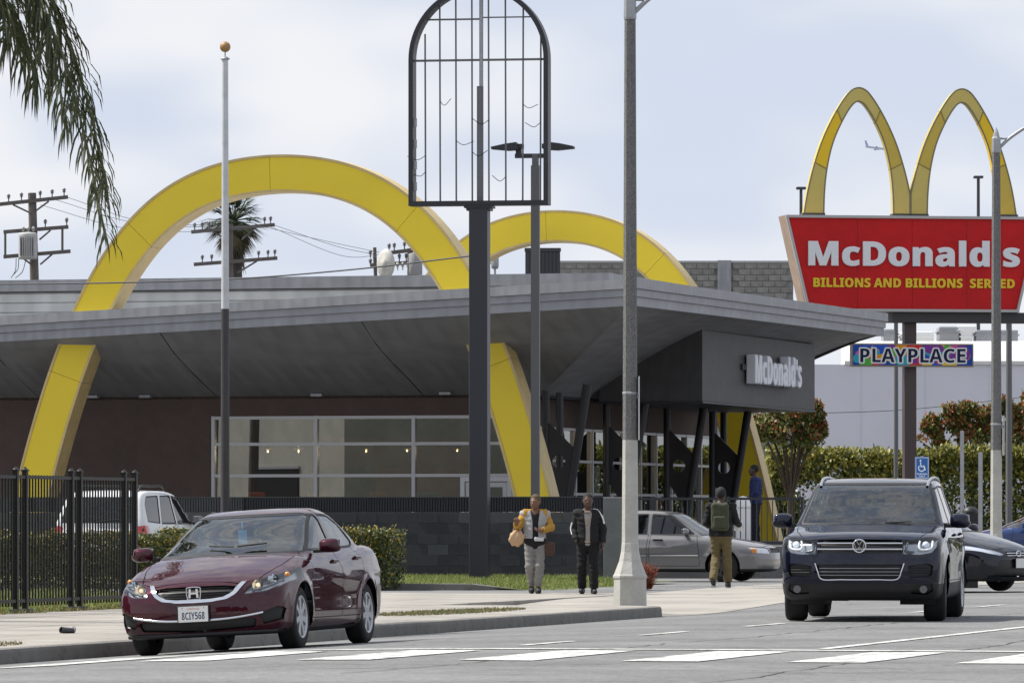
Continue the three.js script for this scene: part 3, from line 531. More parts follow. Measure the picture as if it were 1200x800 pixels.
// ---------------------------------------------------------------- cars: +z is forward, +x the driver's side
function wheelThing(parent, x, z, sp, side) {
  const w = new THREE.Group(); w.name = 'wheel'; w.position.set(x, sp.R, z); w.rotation.y = (side > 0 ? 0 : Math.PI) + (sp.steer && z > 0 ? sp.steer : 0); parent.add(w);
  const R = sp.R, r = sp.rim, t = sp.tw / 2;
  const ax = (g) => { g.rotateZ(-Math.PI / 2); return g; };
  obj('tyre', ax(lathe([[r - 0.02, -t * 0.8], [r + 0.005, -t * 0.96], [R - 0.055, -t], [R - 0.018, -t * 0.88], [R, -t * 0.6], [R, t * 0.6], [R - 0.018, t * 0.88], [R - 0.055, t], [r + 0.005, t * 0.96], [r - 0.02, t * 0.8]], 48)), M.rubber, w);
  const rim = obj('rim', [ax(lathe([[r - 0.035, -t * 0.8], [r - 0.03, t * 0.55], [r - 0.012, t * 0.9], [r + 0.008, t * 0.97], [r + 0.008, t * 0.8]], 40)), ax(new THREE.CylinderGeometry(0.062, 0.072, 0.03, 20)).translate(t * 0.72, 0, 0)], sp.rimMat || M.alloy, w);
  const n = sp.spokes || 5, gs = [];
  for (let k = 0; k < n; k++) {
    const a = k / n * 6.2832, sw = sp.spokeW || 0.05;
    const s = prism([[-sw * 0.75, 0.04], [sw * 0.75, 0.04], [sw * 0.55, (r + 0.04) / 2], [sw, r - 0.004], [-sw, r - 0.004], [-sw * 0.55, (r + 0.04) / 2]], 0.022, 0.005); s.rotateY(Math.PI / 2); s.translate(t * 0.62, 0, 0); s.rotateX(a); gs.push(s);
  }
  obj('spokes', gs, sp.rimMat || M.alloy, rim);
  obj('brake_disc', ax(new THREE.CylinderGeometry(r - 0.045, r - 0.045, 0.02, 28)).translate(-0.01, 0, 0), mat(0.05, 0.05, 0.052, 0.6), w);
}
function buildCar(sp, root) {
  const L = sp.lower, plan = curve1(sp.plan), sec = curve1(sp.sec);
  const dL = sdPoly(smoothLoop(sp.lower)), dG = sdPoly(smoothLoop(sp.green)), half = sp.half;
  const [wb, yb, tum] = sp.tumble, ct = Math.cos(Math.atan(tum)), gp = curve1(sp.gplan || [[-half, 1], [half, 1]]);
  const f = (x, y, z) => {
    const xa = Math.abs(x), W = plan(z), q = Math.min(xa / W, 1.15), q2 = q * q;
    const zf = Math.max(0, z / half), zr = Math.max(0, -z / half);
    const zz = z + sp.bowF * q2 * q * zf * zf - sp.bowR * q2 * q * zr * zr;
    const yy = y + (y > 0.5 ? sp.crown * q2 * clamp((y - 0.5) / 0.3) : 0);
    let wx = W * sec(y);
    for (const wz of [sp.zf, sp.zr]) { const r = Math.hypot(z - wz, y - sp.R); wx += 0.02 * Math.exp(-(((r - sp.well) / 0.07) ** 2)); }
    if (sp.side) wx += sp.side(z, y);
    const lo = smax(dL(zz, yy), xa - wx, sp.kL || 0.09);
    const qg = xa / wb, zg = z + (z > -0.3 ? sp.bowW : -sp.bowB) * qg * qg;
    const g = smax(dG(zg, y + sp.crownR * qg * qg), (xa - (wb * gp(z) - tum * (y - yb))) * ct, sp.kG || 0.07);
    return smin(lo, g, sp.kB || 0.02);
  };
  const cell = sp.cell || 0.026;
  let s = surfaceNets(f, [-2 * cell, 0.05, -half - 0.1], [sp.w + 0.1, sp.h + 0.06, half + 0.1], cell);
  smoothNormals(s, 2);
  s = carve(s, (x) => x)[1]; s = mirrorX(s);
  const frontZ = (x, y) => { let a = half + 0.3, b = 0; for (let z = a; z > 0; z -= 0.02) if (f(x, y, z) < 0) { b = z; a = z + 0.02; break; } for (let i = 0; i < 12; i++) { const m = (a + b) / 2; if (f(x, y, m) < 0) b = m; else a = m; } return b; };
  const rearZ = (x, y) => { let a = -half - 0.3, b = 0; for (let z = a; z < 0; z += 0.02) if (f(x, y, z) < 0) { b = z; a = z - 0.02; break; } for (let i = 0; i < 12; i++) { const m = (a + b) / 2; if (f(x, y, m) < 0) b = m; else a = m; } return b; };
  const sideX = (z, y) => { let a = sp.w + 0.3, b = 0; for (let x = a; x > 0; x -= 0.02) if (f(x, y, z) < 0) { b = x; a = x + 0.02; break; } for (let i = 0; i < 12; i++) { const m = (a + b) / 2; if (f(m, y, z) < 0) b = m; else a = m; } return b; };
  const topY = (x, z) => { let a = sp.h + 0.2, b = 0; for (let y = a; y > 0; y -= 0.02) if (f(x, y, z) < 0) { b = y; a = y + 0.02; break; } for (let i = 0; i < 12; i++) { const m = (a + b) / 2; if (f(x, m, z) < 0) b = m; else a = m; } return b; };
  const paint = sp.paint;
  const cutLR = (name, fn, material, off = -0.006, both = true, parent = root, back) => {
    let inn; [inn, s] = carve(s, fn); if (!inn.idx.length) return [];
    if (!both) return [obj(name, sheet(inn, off), material, parent)];
    return carve(inn, (x) => x).filter((q) => q.idx.length).map((q) => { const m = obj(name, sheet(q, off), material, parent); if (back) obj('reflector', sheet(q, back.off), back.mat, m); return m; });
  };
  // wheel openings
  for (const wz of [sp.zf, sp.zr]) s = carve(s, (x, y, z) => Math.max(Math.hypot(z - wz, y - sp.R) - sp.well, sp.w * 0.55 - Math.abs(x)))[1];
  // glass
  const wsP = sdPoly(sp.windshield.map(([a, b]) => [a, b]).concat(sp.windshield.map(([a, b]) => [-a, b]).reverse()));
  const wsFn = (x, y, z, nx, ny, nz) => Math.max(wsP(x, y), 0.12 - nz, sp.wsZ - z);
  // black frit round the windscreen, then the pane
  { let a; [a, s] = carve(s, (...q) => wsFn(...q) - 0.022); const [pane, rimS] = carve(a, wsFn); obj('windshield_seal', sheet(rimS, -0.003), M.plastic, root); obj('windshield', sheet(pane, -0.006), sp.glass || M.carGlass, root); }
  if (sp.rearGlass) { const rp = sdPoly(sp.rearGlass.concat(sp.rearGlass.map(([a, b]) => [-a, b]).reverse())); cutLR('rear_window', (x, y, z, nx, ny, nz) => Math.max(rp(x, y), 0.1 + nz, z + sp.rgZ), sp.rearTint || M.carGlass, -0.006, false); }
  for (const poly of sp.windows) {
    const d = sdPoly(poly), fn = (x, y, z) => Math.max(d(z, y), 0.35 - Math.abs(x)); let a; [a, s] = carve(s, (...q) => fn(...q) - 0.02); const [pane, seal] = carve(a, fn);
    for (const q of carve(seal, (x) => x)) obj('window_trim', sheet(q, -0.002), M.plastic, root);
    for (const q of carve(pane, (x) => x)) obj('side_window', sheet(q, -0.008), sp.tint || sp.glass || M.carGlass, root);
  }
  // lamps, grilles and other pieces on the front and rear faces
  for (const p of sp.front || []) { const d = sdPoly(p.poly); const r = cutLR(p.name, (x, y, z) => Math.max(d(Math.abs(x), y), (p.z || 0.9) - z), p.mat, p.off ?? -0.008, !p.whole, root, p.back); }
  for (const p of sp.rear || []) { const d = sdPoly(p.poly); cutLR(p.name, (x, y, z) => Math.max(d(Math.abs(x), y), (p.z || 0.9) + z), p.mat, p.off ?? -0.004, !p.whole); }
  if (sp.sill) cutLR('sill', (x, y, z) => y - sp.sill, M.plastic, 0, false);
  // doors and hood with real gaps
  const door = (name, poly, test) => {
    const d = sdPoly(poly), fn = (x, y, z, nx, ny) => Math.max(d(z, y), 0.5 - Math.abs(x)); let a; [a, s] = carve(s, fn);
    const [leaf, gap] = carve(a, (...q) => fn(...q) + 0.009); for (const q of carve(gap, (x) => x)) obj('door_seal', sheet(q, -0.012), M.plastic, root);
    return carve(leaf, (x) => x).map((q) => obj(name, sheet(q), paint, root));
  };
  for (const [poly, hz, hy] of sp.doors) { const ds = door('door', poly); ds.forEach((dd, i) => { const sg = i ? 1 : -1, x = sideX(hz, hy); obj('handle', rbox(sg * (x - 0.005), sg * (x + 0.03), hy - 0.016, hy + 0.016, hz - 0.1, hz + 0.1, 0.012), sp.handle || paint, dd); }); }
  if (sp.hood) {
    const d = sdPoly(sp.hood.concat(sp.hood.map(([a, b]) => [-a, b]).reverse())), fn = (x, y, z, nx, ny) => Math.max(d(x, z), 0.3 - ny, sp.hoodY - y); let a; [a, s] = carve(s, fn);
    const [leaf, gap] = carve(a, (...q) => fn(...q) + 0.009); obj('hood_seal', sheet(gap, -0.012), M.plastic, root); obj('hood', sheet(leaf), paint, root);
  }
  const [und, rest] = carve(s, (x, y, z, nx, ny) => y - (sp.under || 0.24));
  obj('underbody', sheet(und), M.plastic, root);
  const body = obj('body', sheet(rest), paint, root);
  const lin_ = carve(rest, (x, y, z) => Math.max(0.55 - y, Math.abs(z) - half * 0.66))[0]; obj('cabin_lining', sheet(lin_, -0.03), M.cabin, root);
  // inner arches
  for (const wz of [sp.zf, sp.zr]) for (const sd of [-1, 1]) {
    const g = new THREE.CylinderGeometry(sp.well + 0.01, sp.well + 0.01, 0.42, 28, 1, true, 0, Math.PI * 2); g.rotateZ(Math.PI / 2); g.translate(sd * (sp.w - 0.32), sp.R, wz);
    const c = new THREE.CircleGeometry(sp.well + 0.01, 28); c.rotateY(Math.PI / 2); c.translate(sd * (sp.w - 0.52), sp.R, wz); const [keep] = [merged([g, c])];
    const p = keep.attributes.position; for (let i = 0; i < p.count; i++) if (p.getY(i) < 0.2) p.setY(i, 0.2); obj('wheel_well', keep, M.plastic, root);
    wheelThing(root, sd * sp.track, wz, sp, sd);
  }
  // cabin: floor, dashboard, seats, wheel
  const cf = sp.cabin || {}; const sy = cf.sy || 0.5;
  obj('cabin_floor', box(-sp.w * 0.82, sp.w * 0.82, 0.3, 0.36, -half * 0.62, half * 0.42), M.cabin, root);
  obj('dashboard', rbox(-sp.w * 0.78, sp.w * 0.78, 0.55, sp.dashY, sp.dashZ - 0.5, sp.dashZ, 0.08), M.cabin, root);
  for (const [x, z] of [[0.37, sp.seatZ], [-0.37, sp.seatZ], [0.4, sp.seatZ - 0.95], [-0.4, sp.seatZ - 0.95]]) {
    const b = rbox(x - 0.24, x + 0.24, sy, sy + 0.62, z - 0.12, z + 0.02, 0.05, 3); b.translate(0, 0, 0);
    const st = obj('seat', [b, rbox(x - 0.25, x + 0.25, sy - 0.14, sy + 0.02, z - 0.05, z + 0.5, 0.05, 3)], M.seat, root);
    obj('headrest', rbox(x - 0.13, x + 0.13, sy + 0.64, sy + 0.83, z - 0.14, z - 0.03, 0.045, 3), M.seat, st);
  }
  const sw = new THREE.TorusGeometry(0.18, 0.016, 8, 28); sw.rotateX(-0.45); sw.translate(0.37, sp.dashY - 0.03, sp.seatZ + 0.62); obj('steering_wheel', sw, M.cabin, root);
  // mirrors
  if (sp.mirror) for (const sd of [-1, 1]) {
    const [mx, my, mz, mw, mh] = sp.mirror, g = new THREE.SphereGeometry(1, 24, 16), p = g.attributes.position;
    for (let i = 0; i < p.count; i++) { let x = p.getX(i), y = p.getY(i), z = p.getZ(i); const k = Math.pow(Math.abs(x) ** 3.2 + Math.abs(y) ** 3.2, 1 / 3.2) / (Math.hypot(x, y) || 1); x /= Math.max(k, 0.6); y /= Math.max(k, 0.6); if (z < 0) z *= 0.35; p.setXYZ(i, x * mw * (1 - 0.15 * (x * sd > 0 ? y > 0 ? 1 : 0 : 0)), y * mh, z * 0.09); }
    g.computeVertexNormals(); g.translate(sd * mx, my, mz); const mi = obj('mirror', g, sp.mirrorMat || paint, root);
    obj('mirror_arm', rbox(sd * (mx - mw * 1.6), sd * (mx - mw * 0.5), my - mh * 0.95, my - mh * 0.4, mz - 0.05, mz + 0.02, 0.015), M.plastic, mi);
    obj('mirror_glass', rbox(sd * (mx - mw * 0.85), sd * (mx + mw * 0.85), my - mh * 0.8, my + mh * 0.8, mz - 0.036, mz - 0.03, 0.003), M.chrome, mi);
  }
  return { f, frontZ, rearZ, sideX, topY, body };
}
function paintMat(r, g, b, metal = 0.25, rough = 0.38) { return new THREE.MeshPhysicalMaterial({ color: lin(r, g, b), metalness: metal, roughness: rough, clearcoat: 1, clearcoatRoughness: 0.02, specularIntensity: 0.0 }); }
function plateTex(text, top, bg, fg) {
  const c = document.createElement('canvas'); c.width = 512; c.height = 256; const x = c.getContext('2d'); x.fillStyle = bg; x.fillRect(0, 0, 512, 256);
  x.textAlign = 'center'; if (top) { x.fillStyle = '#b03030'; x.font = 'italic 46px serif'; x.fillText(top, 256, 56); }
  x.fillStyle = fg; x.save(); x.translate(256, 214); x.scale(0.86, 1.35); x.font = 'bold 122px sans-serif'; x.fillText(text, 0, 0); x.restore();
  for (const a of [70, 442]) { x.fillStyle = '#888'; x.beginPath(); x.arc(a, 28, 10, 0, 7); x.fill(); }
  const t = new THREE.CanvasTexture(c); t.colorSpace = THREE.SRGBColorSpace; return t;
}
function addPlate(root, z, y, tex, tilt, rear, parent = root) {
  const fr = obj('license_plate', rbox(-0.165, 0.165, -0.085, 0.085, -0.012, 0, 0.005), M.plastic, parent); fr.position.set(0, y, z); fr.rotation.set(tilt, rear ? Math.PI : 0, 0);
  const pg = new THREE.PlaneGeometry(0.305, 0.153); keepUV('plate_face', pg.translate(0, 0, 0.0035), new THREE.MeshStandardMaterial({ map: tex, roughness: 0.5 }), fr);
}
const arcTube = (pts, r, n = 30) => tube(pts, r, n, 8);

let sedanSpec;
// ---- maroon sedan by the kerb
const reflMat = mat(0.34, 0.35, 0.36, 0.25, { metalness: 0.85 }), lampLens = mat(0.62, 0.64, 0.66, 0.12, { clearcoat: 1, metalness: 0.5 }), lampDark = mat(0.05, 0.05, 0.055, 0.25, { clearcoat: 1 });
{
  const t = thing('sedan_car', 'maroon sedan with chrome smile grille driving along the curb', 'car', [0, 0, 0]);
  const spec = sedanSpec = {
    half: 2.28, w: 0.877, h: 1.435, zf: 1.36, zr: -1.31, R: 0.317, rim: 0.205, tw: 0.205, well: 0.355, track: 0.752, spokes: 7, spokeW: 0.036, rimMat: mat(0.5, 0.51, 0.53, 0.35, { metalness: 0.6 }),
    lower: [[1.95, 0.17], [2.16, 0.18], [2.25, 0.26], [2.28, 0.42], [2.27, 0.53], [2.23, 0.63], [2.12, 0.71], [1.85, 0.81], [1.45, 0.905], [1.08, 0.975], [0.6, 0.965], [-0.5, 0.985], [-1.3, 1.03], [-1.75, 1.06], [-2.1, 1.05], [-2.21, 1.0], [-2.255, 0.85], [-2.28, 0.6], [-2.24, 0.36], [-2.1, 0.24], [-1.7, 0.19], [0, 0.17]],
    green: [[1.12, 0.93], [0.62, 1.16], [0.16, 1.35], [-0.1, 1.41], [-0.45, 1.435], [-0.85, 1.415], [-1.2, 1.33], [-1.78, 1.06], [-1.8, 0.8], [1.0, 0.8]],
    plan: [[-2.28, 0.79], [-1.9, 0.845], [-1.3, 0.872], [0, 0.877], [1.2, 0.875], [1.7, 0.862], [2.0, 0.84], [2.28, 0.80]],
    sec: [[0.1, 0.89], [0.25, 0.955], [0.45, 0.99], [0.65, 1.0], [0.8, 0.985], [1.05, 0.93]],
    side: (z, y) => 0.012 * Math.exp(-(((y - 0.79 - 0.02 * z) / 0.03) ** 2)) - 0.012 * Math.exp(-(((y - 0.5) / 0.12) ** 2)) * (Math.abs(z) < 1 ? 1 : 0.2),
    bowF: 0.34, bowR: 0.2, crown: 0.06, tumble: [0.79, 0.97, 0.42], bowW: 0.22, bowB: 0.16, crownR: 0.035, gplan: [[-2.2, 0.86], [-1.2, 0.95], [0, 1], [1.2, 0.98]], kL: 0.11, kG: 0.12, kB: 0.03, cell: 0.025,
    windshield: [[0.735, 0.985], [0.575, 1.355]], wsZ: -0.05, rearGlass: [[0.66, 1.09], [0.52, 1.35]], rgZ: 0.9,
    windows: [[[0.80, 1.0], [0.06, 1.335], [-0.21, 1.345], [-0.19, 1.005]], [[-0.28, 1.008], [-0.30, 1.345], [-0.72, 1.335], [-1.02, 1.245], [-1.27, 1.075], [-1.24, 1.045], [-1.1, 1.03]]],
    front: [
      { name: 'grille', poly: [[-0.1, 0.672], [0.30, 0.668], [0.415, 0.655], [0.385, 0.60], [0.29, 0.552], [-0.1, 0.534]], mat: mat(0.008, 0.008, 0.009, 0.5), off: -0.03, whole: true, z: 1.7 },
      { name: 'chrome_smile', poly: [[-0.1, 0.534], [0.18, 0.54], [0.29, 0.552], [0.36, 0.584], [0.405, 0.635], [0.445, 0.69], [0.50, 0.70], [0.455, 0.63], [0.41, 0.575], [0.335, 0.533], [0.2, 0.512], [-0.1, 0.505]], mat: M.chrome, off: 0.01, whole: true, z: 1.7 },
      { name: 'headlight', poly: [[0.49, 0.575], [0.52, 0.655], [0.60, 0.71], [0.76, 0.77], [0.9, 0.82], [0.9, 0.72], [0.8, 0.635], [0.66, 0.585]], mat: M.lens, off: 0.002, z: 1.3, back: { off: -0.05, mat: reflMat } },
      { name: 'lower_intake', poly: [[-0.1, 0.315], [0.5, 0.335], [0.6, 0.335], [0.58, 0.245], [-0.1, 0.215]], mat: M.plastic, off: -0.02, whole: true, z: 1.6 },
      { name: 'fog_pocket', poly: [[0.62, 0.37], [0.78, 0.44], [0.84, 0.43], [0.82, 0.31], [0.66, 0.27]], mat: M.plastic, off: -0.025, z: 1.4 },
    ],
    rear: [{ name: 'taillight', poly: [[0.5, 0.78], [0.52, 0.98], [0.9, 1.0], [0.9, 0.8]], mat: M.tail, z: 2.0 }],
    doors: [[[[1.0, 0.30], [0.97, 0.55], [0.90, 0.94], [0.83, 0.985], [-0.2, 0.99], [-0.235, 0.6], [-0.22, 0.30]], -0.02, 0.865], [[[-0.245, 0.30], [-0.255, 0.6], [-0.22, 0.99], [-1.12, 1.015], [-1.2, 0.86], [-1.02, 0.6], [-0.92, 0.30]], -0.98, 0.895]],
    hood: [[0.74, 1.1], [0.70, 1.5], [0.60, 1.98], [0.45, 2.12]], hoodY: 0.675,
    paint: paintMat(0.048, 0.006, 0.013, 0.25, 0.35), dashY: 0.97, dashZ: 0.98, seatZ: -0.05, under: 0.21, cabin: { sy: 0.46 },
    mirror: [0.985, 1.02, 0.62, 0.115, 0.072],
  };
  const C = buildCar(spec, t);
  // reflectors, bulbs and amber corners behind the lenses
  for (const sd of [-1, 1]) {
    const hl = obj('headlight_bezel', tube([V(sd * 0.56, 0.60, C.frontZ(0.56, 0.60) - 0.02), V(sd * 0.68, 0.63, C.frontZ(0.68, 0.63) - 0.02), V(sd * 0.80, 0.69, C.frontZ(0.80, 0.69) - 0.02)], 0.012, 14, 6), lampDark, t);
    const cup = lathe([[0.012, -0.05], [0.035, -0.03], [0.055, 0.012]], 20); for (const [x, y] of [[0.60, 0.655], [0.72, 0.705]]) { const g = cup.clone(); g.rotateX(Math.PI / 2); g.translate(sd * x, y, C.frontZ(x, y) - 0.03); obj('lamp_cup', g, M.chrome, hl); }
    obj('headlight_bulb', new THREE.SphereGeometry(0.022, 14, 10).translate(sd * 0.60, 0.655, C.frontZ(0.60, 0.655) - 0.035), mat(1, 0.85, 0.6, 0.2, { emissive: lin(1, 0.75, 0.42), emissiveIntensity: 0.6 }), hl);
    obj('turn_signal', new THREE.SphereGeometry(0.028, 12, 8).translate(sd * 0.81, 0.745, C.frontZ(0.81, 0.745) - 0.018), M.amber, hl);
  }
  const bz = C.frontZ(0, 0.60);
  const em = obj('emblem', (() => { const g = [], w = 0.062, h = 0.05; for (const s of [-1, 1]) g.push(bar(V(s * 0.037, -h * 0.78, 0), V(s * 0.030, h * 0.78, 0), 0.019, 0.014)); g.push(rbox(-0.03, 0.03, -0.008, 0.008, -0.006, 0.006, 0.003)); g.push(tube([V(-w, h, 0), V(0, h + 0.006, 0), V(w, h, 0)], 0.005, 8), tube([V(-w, -h, 0), V(0, -h - 0.004, 0), V(w, -h, 0)], 0.005, 8), tube([V(-w, h, 0), V(-w - 0.002, 0, 0), V(-w + 0.006, -h, 0)], 0.005, 8), tube([V(w, h, 0), V(w + 0.002, 0, 0), V(w - 0.006, -h, 0)], 0.005, 8)); return g; })(), M.chrome, t);
  em.position.set(0, 0.602, bz + 0.02); em.scale.setScalar(1.12);
  const slats = []; for (let k = 0; k < 5; k++) { const y = 0.56 + k * 0.022, w = 0.3 + 0.02 * k, p = []; for (let i = 0; i <= 8; i++) { const x = lerp(-w, w, i / 8); p.push(V(x, y, C.frontZ(x, y) - 0.022)); } slats.push(tube(p, 0.004, 16, 5)); }
  obj('grille_slats', slats, mat(0.005, 0.005, 0.005, 0.95), t);
  const strip = (s) => { const p = []; for (let i = 0; i <= 10; i++) { const k = i / 10, x = s * lerp(0.15, 0.66, k), y = 0.335 + 0.05 * k * k; p.push(V(x, y, C.frontZ(x, y) + 0.006)); } return tube(p, 0.013, 20, 8); };
  for (const s of [-1, 1]) obj('chrome_strip', strip(s), M.chrome, t);
  addPlate(t, C.frontZ(0, 0.40) + 0.03, 0.40, plateTex('8CIY568', 'California', '#e9e7e2', '#26304f'), -0.05);
  for (const s of [-1, 1]) obj('wiper', [tube([V(s * 0.02 + 0.1, C.topY(0.1, 0.98) + 0.03, 1.0), V(0.1 + s * 0.3, C.topY(0.3, 0.92) + 0.04, 0.90)], 0.009, 4, 5)], M.plastic, t);
  obj('lip_spoiler', (() => { const p = []; for (let i = 0; i <= 14; i++) { const x = lerp(-0.76, 0.76, i / 14); p.push(V(x, 0.2, C.frontZ(x, 0.22) - 0.015)); } return tube(p, 0.022, 30, 6); })(), M.plastic, t);
  const air = obj('air_freshener', [rbox(-0.045, 0.045, -0.07, 0.07, -0.004, 0.004, 0.003), rod(V(0, 0.07, 0), V(0, 0.16, 0), 0.003)], mat(0.25, 0.6, 0.8, 0.6), t); air.position.set(0.02, 1.15, 0.42);
  // stance: heading down the street, leaning with the cross fall of the gutter
  const cx = px(288, 58.4), cz = -58.4, sT = toST(cx, cz);
  t.position.set(-2.60, roadY(sT[0], sT[1]) + 0.0, -58.35); t.rotation.set(0, -12.8 * Math.PI / 180, 0.052, 'YZX');
}
// ---- navy SUV coming up the street
{
  const t = thing('suv_car', 'dark navy SUV with chrome grille bars and lit headlights', 'car', [0, 0, 0]);
  const dark = mat(0.006, 0.006, 0.007, 0.45);
  const spec = {
    half: 2.4, w: 0.97, h: 1.71, zf: 1.47, zr: -1.42, R: 0.375, rim: 0.245, tw: 0.265, well: 0.42, track: 0.825, spokes: 5, spokeW: 0.075,
    lower: [[2.0, 0.25], [2.22, 0.27], [2.35, 0.36], [2.395, 0.52], [2.39, 0.72], [2.36, 0.88], [2.29, 0.985], [2.1, 1.045], [1.6, 1.11], [1.1, 1.16], [0.6, 1.13], [-0.6, 1.14], [-1.6, 1.17], [-2.2, 1.17], [-2.34, 1.05], [-2.4, 0.7], [-2.38, 0.46], [-2.25, 0.34], [-1.8, 0.27], [0, 0.25]],
    green: [[1.16, 1.10], [0.78, 1.38], [0.42, 1.60], [0.1, 1.675], [-0.5, 1.71], [-1.2, 1.70], [-1.9, 1.64], [-2.12, 1.52], [-2.32, 1.15], [-2.3, 0.95], [1.05, 0.95]],
    plan: [[-2.4, 0.90], [-2.0, 0.945], [-1.3, 0.968], [0, 0.965], [1.3, 0.97], [1.8, 0.96], [2.1, 0.94], [2.4, 0.90]],
    sec: [[0.1, 0.92], [0.35, 0.965], [0.55, 0.99], [0.8, 1.0], [1.0, 0.985], [1.2, 0.95]],
    side: (z, y) => 0.012 * Math.exp(-(((y - 0.98) / 0.03) ** 2)) - 0.014 * Math.exp(-(((y - 0.62) / 0.12) ** 2)) * (Math.abs(z) < 1 ? 1 : 0.2),
    bowF: 0.26, bowR: 0.12, crown: 0.045, tumble: [0.885, 1.14, 0.33], bowW: 0.17, bowB: 0.08, crownR: 0.03, gplan: [[-2.3, 0.93], [-1.2, 0.98], [0, 1], [1.2, 1]], kL: 0.1, kG: 0.07, cell: 0.026,
    windshield: [[0.80, 1.165], [0.665, 1.625]], wsZ: 0, rearGlass: [[0.7, 1.2], [0.6, 1.58]], rgZ: 1.4, rearTint: M.tintGlass,
    windows: [[[0.83, 1.165], [0.29, 1.565], [-0.22, 1.60], [-0.20, 1.165]], [[-0.30, 1.165], [-0.32, 1.60], [-1.05, 1.595], [-1.12, 1.18]], [[-1.22, 1.19], [-1.16, 1.59], [-1.75, 1.55], [-2.0, 1.35], [-1.9, 1.22]]],
    tint: M.tintGlass,
    front: [
      { name: 'grille', poly: [[-0.1, 0.975], [0.50, 0.965], [0.49, 0.81], [-0.1, 0.80]], mat: dark, off: -0.03, whole: true, z: 1.8 },
      { name: 'headlight', poly: [[0.515, 0.80], [0.515, 0.945], [0.66, 0.985], [0.95, 1.03], [0.955, 0.90], [0.87, 0.82], [0.7, 0.79]], mat: M.lens, off: 0.002, z: 1.5, back: { off: -0.06, mat: reflMat } },
      { name: 'lower_intake', poly: [[-0.1, 0.675], [0.51, 0.675], [0.46, 0.515], [-0.1, 0.505]], mat: dark, off: -0.03, whole: true, z: 1.8 },
      { name: 'side_intake', poly: [[0.56, 0.66], [0.80, 0.69], [0.86, 0.66], [0.84, 0.54], [0.58, 0.52]], mat: dark, off: -0.03, z: 1.5 },
      { name: 'fog_recess', poly: [[0.62, 0.44], [0.84, 0.45], [0.86, 0.37], [0.78, 0.32], [0.60, 0.33]], mat: dark, off: -0.015, z: 1.5 },
    ],
    rear: [{ name: 'taillight', poly: [[0.55, 0.95], [0.55, 1.12], [1.0, 1.14], [1.0, 0.94]], mat: M.tail, z: 1.6 }],
    sill: 0.45,
    doors: [[[[1.02, 0.47], [1.0, 0.7], [0.92, 1.09], [0.85, 1.15], [-0.21, 1.15], [-0.25, 0.8], [-0.24, 0.47]], -0.02, 1.02], [[[-0.265, 0.47], [-0.275, 0.8], [-0.235, 1.15], [-1.15, 1.165], [-1.22, 1.0], [-1.08, 0.75], [-0.98, 0.47]], -1.0, 1.03]],
    hood: [[0.84, 1.16], [0.80, 1.7], [0.70, 2.15], [0.55, 2.26]], hoodY: 0.94,
    paint: paintMat(0.005, 0.007, 0.020, 0.15, 0.3), dashY: 1.14, dashZ: 1.05, seatZ: 0.0, under: 0.29, cabin: { sy: 0.66 },
    mirror: [1.075, 1.19, 0.72, 0.125, 0.088], steer: 0.06,
  };
  const C = buildCar(spec, t);
  const glow = mat(1, 1, 1, 0.3, { emissive: lin(1, 0.98, 0.92), emissiveIntensity: 0.15 });
  for (const sd of [-1, 1]) {
    const zz = (x, y) => C.frontZ(x, y);
    const hs = obj('headlight_bezel', tube([V(sd * 0.56, 0.93, zz(0.56, 0.93) - 0.02), V(sd * 0.55, 0.84, zz(0.55, 0.84) - 0.02), V(sd * 0.64, 0.82, zz(0.64, 0.82) - 0.02)], 0.014, 14, 6), lampDark, t);
    obj('daytime_light', tube([V(sd * 0.70, 0.95, zz(0.70, 0.95) - 0.025), V(sd * 0.69, 0.90, zz(0.69, 0.90) - 0.025), V(sd * 0.70, 0.86, zz(0.70, 0.86) - 0.025), V(sd * 0.76, 0.85, zz(0.76, 0.85) - 0.03), V(sd * 0.83, 0.87, zz(0.83, 0.87) - 0.03), V(sd * 0.845, 0.95, zz(0.845, 0.95) - 0.03)], 0.011, 30, 6), glow, hs);
    obj('projector_lamp', new THREE.SphereGeometry(0.042, 16, 12).translate(sd * 0.765, 0.905, zz(0.765, 0.905) - 0.06), mat(0.8, 0.85, 0.9, 0.1, { emissive: lin(0.9, 0.95, 1), emissiveIntensity: sd < 0 ? 0.2 : 0.02 }), hs);
    obj('fog_lamp', new THREE.CylinderGeometry(0.045, 0.045, 0.03, 20).rotateX(Math.PI / 2).translate(sd * 0.745, 0.385, zz(0.745, 0.385) - 0.005), mat(0.2, 0.2, 0.21, 0.2, { metalness: 0.5 }), t);
    obj('roof_rail', tube([V(sd * 0.645, 1.60, 0.28), V(sd * 0.65, 1.66, 0.10), V(sd * 0.655, 1.70, -0.2), V(sd * 0.655, 1.715, -1), V(sd * 0.645, 1.68, -1.6), V(sd * 0.635, 1.60, -1.85)], 0.018, 40, 8), M.alloy, t);
    obj('wiper', tube([V(sd * 0.05 + 0.15, 1.165, 1.10), V(0.15 + sd * 0.36, 1.18, 1.06)], 0.01, 4, 5), M.plastic, t);
  }
  const lineF = (y, w, r, dz, wEnd = w) => { const p = []; for (let i = 0; i <= 12; i++) { const x = lerp(-w, w, i / 12); p.push(V(x, y, C.frontZ(x, y) + dz)); } return tube(p, r, 24, 6); };
  for (const y of [0.855, 0.925]) obj('grille_bar', lineF(y, 0.5, 0.011, -0.004), M.chrome, t);
  for (const y of [0.55, 0.59, 0.63]) obj('intake_slat', lineF(y, 0.47, 0.006, -0.012), mat(0.3, 0.3, 0.31, 0.3, { metalness: 0.8 }), t);
  const tp = (x, y) => V(x, y, C.frontZ(x, y) + 0.004);
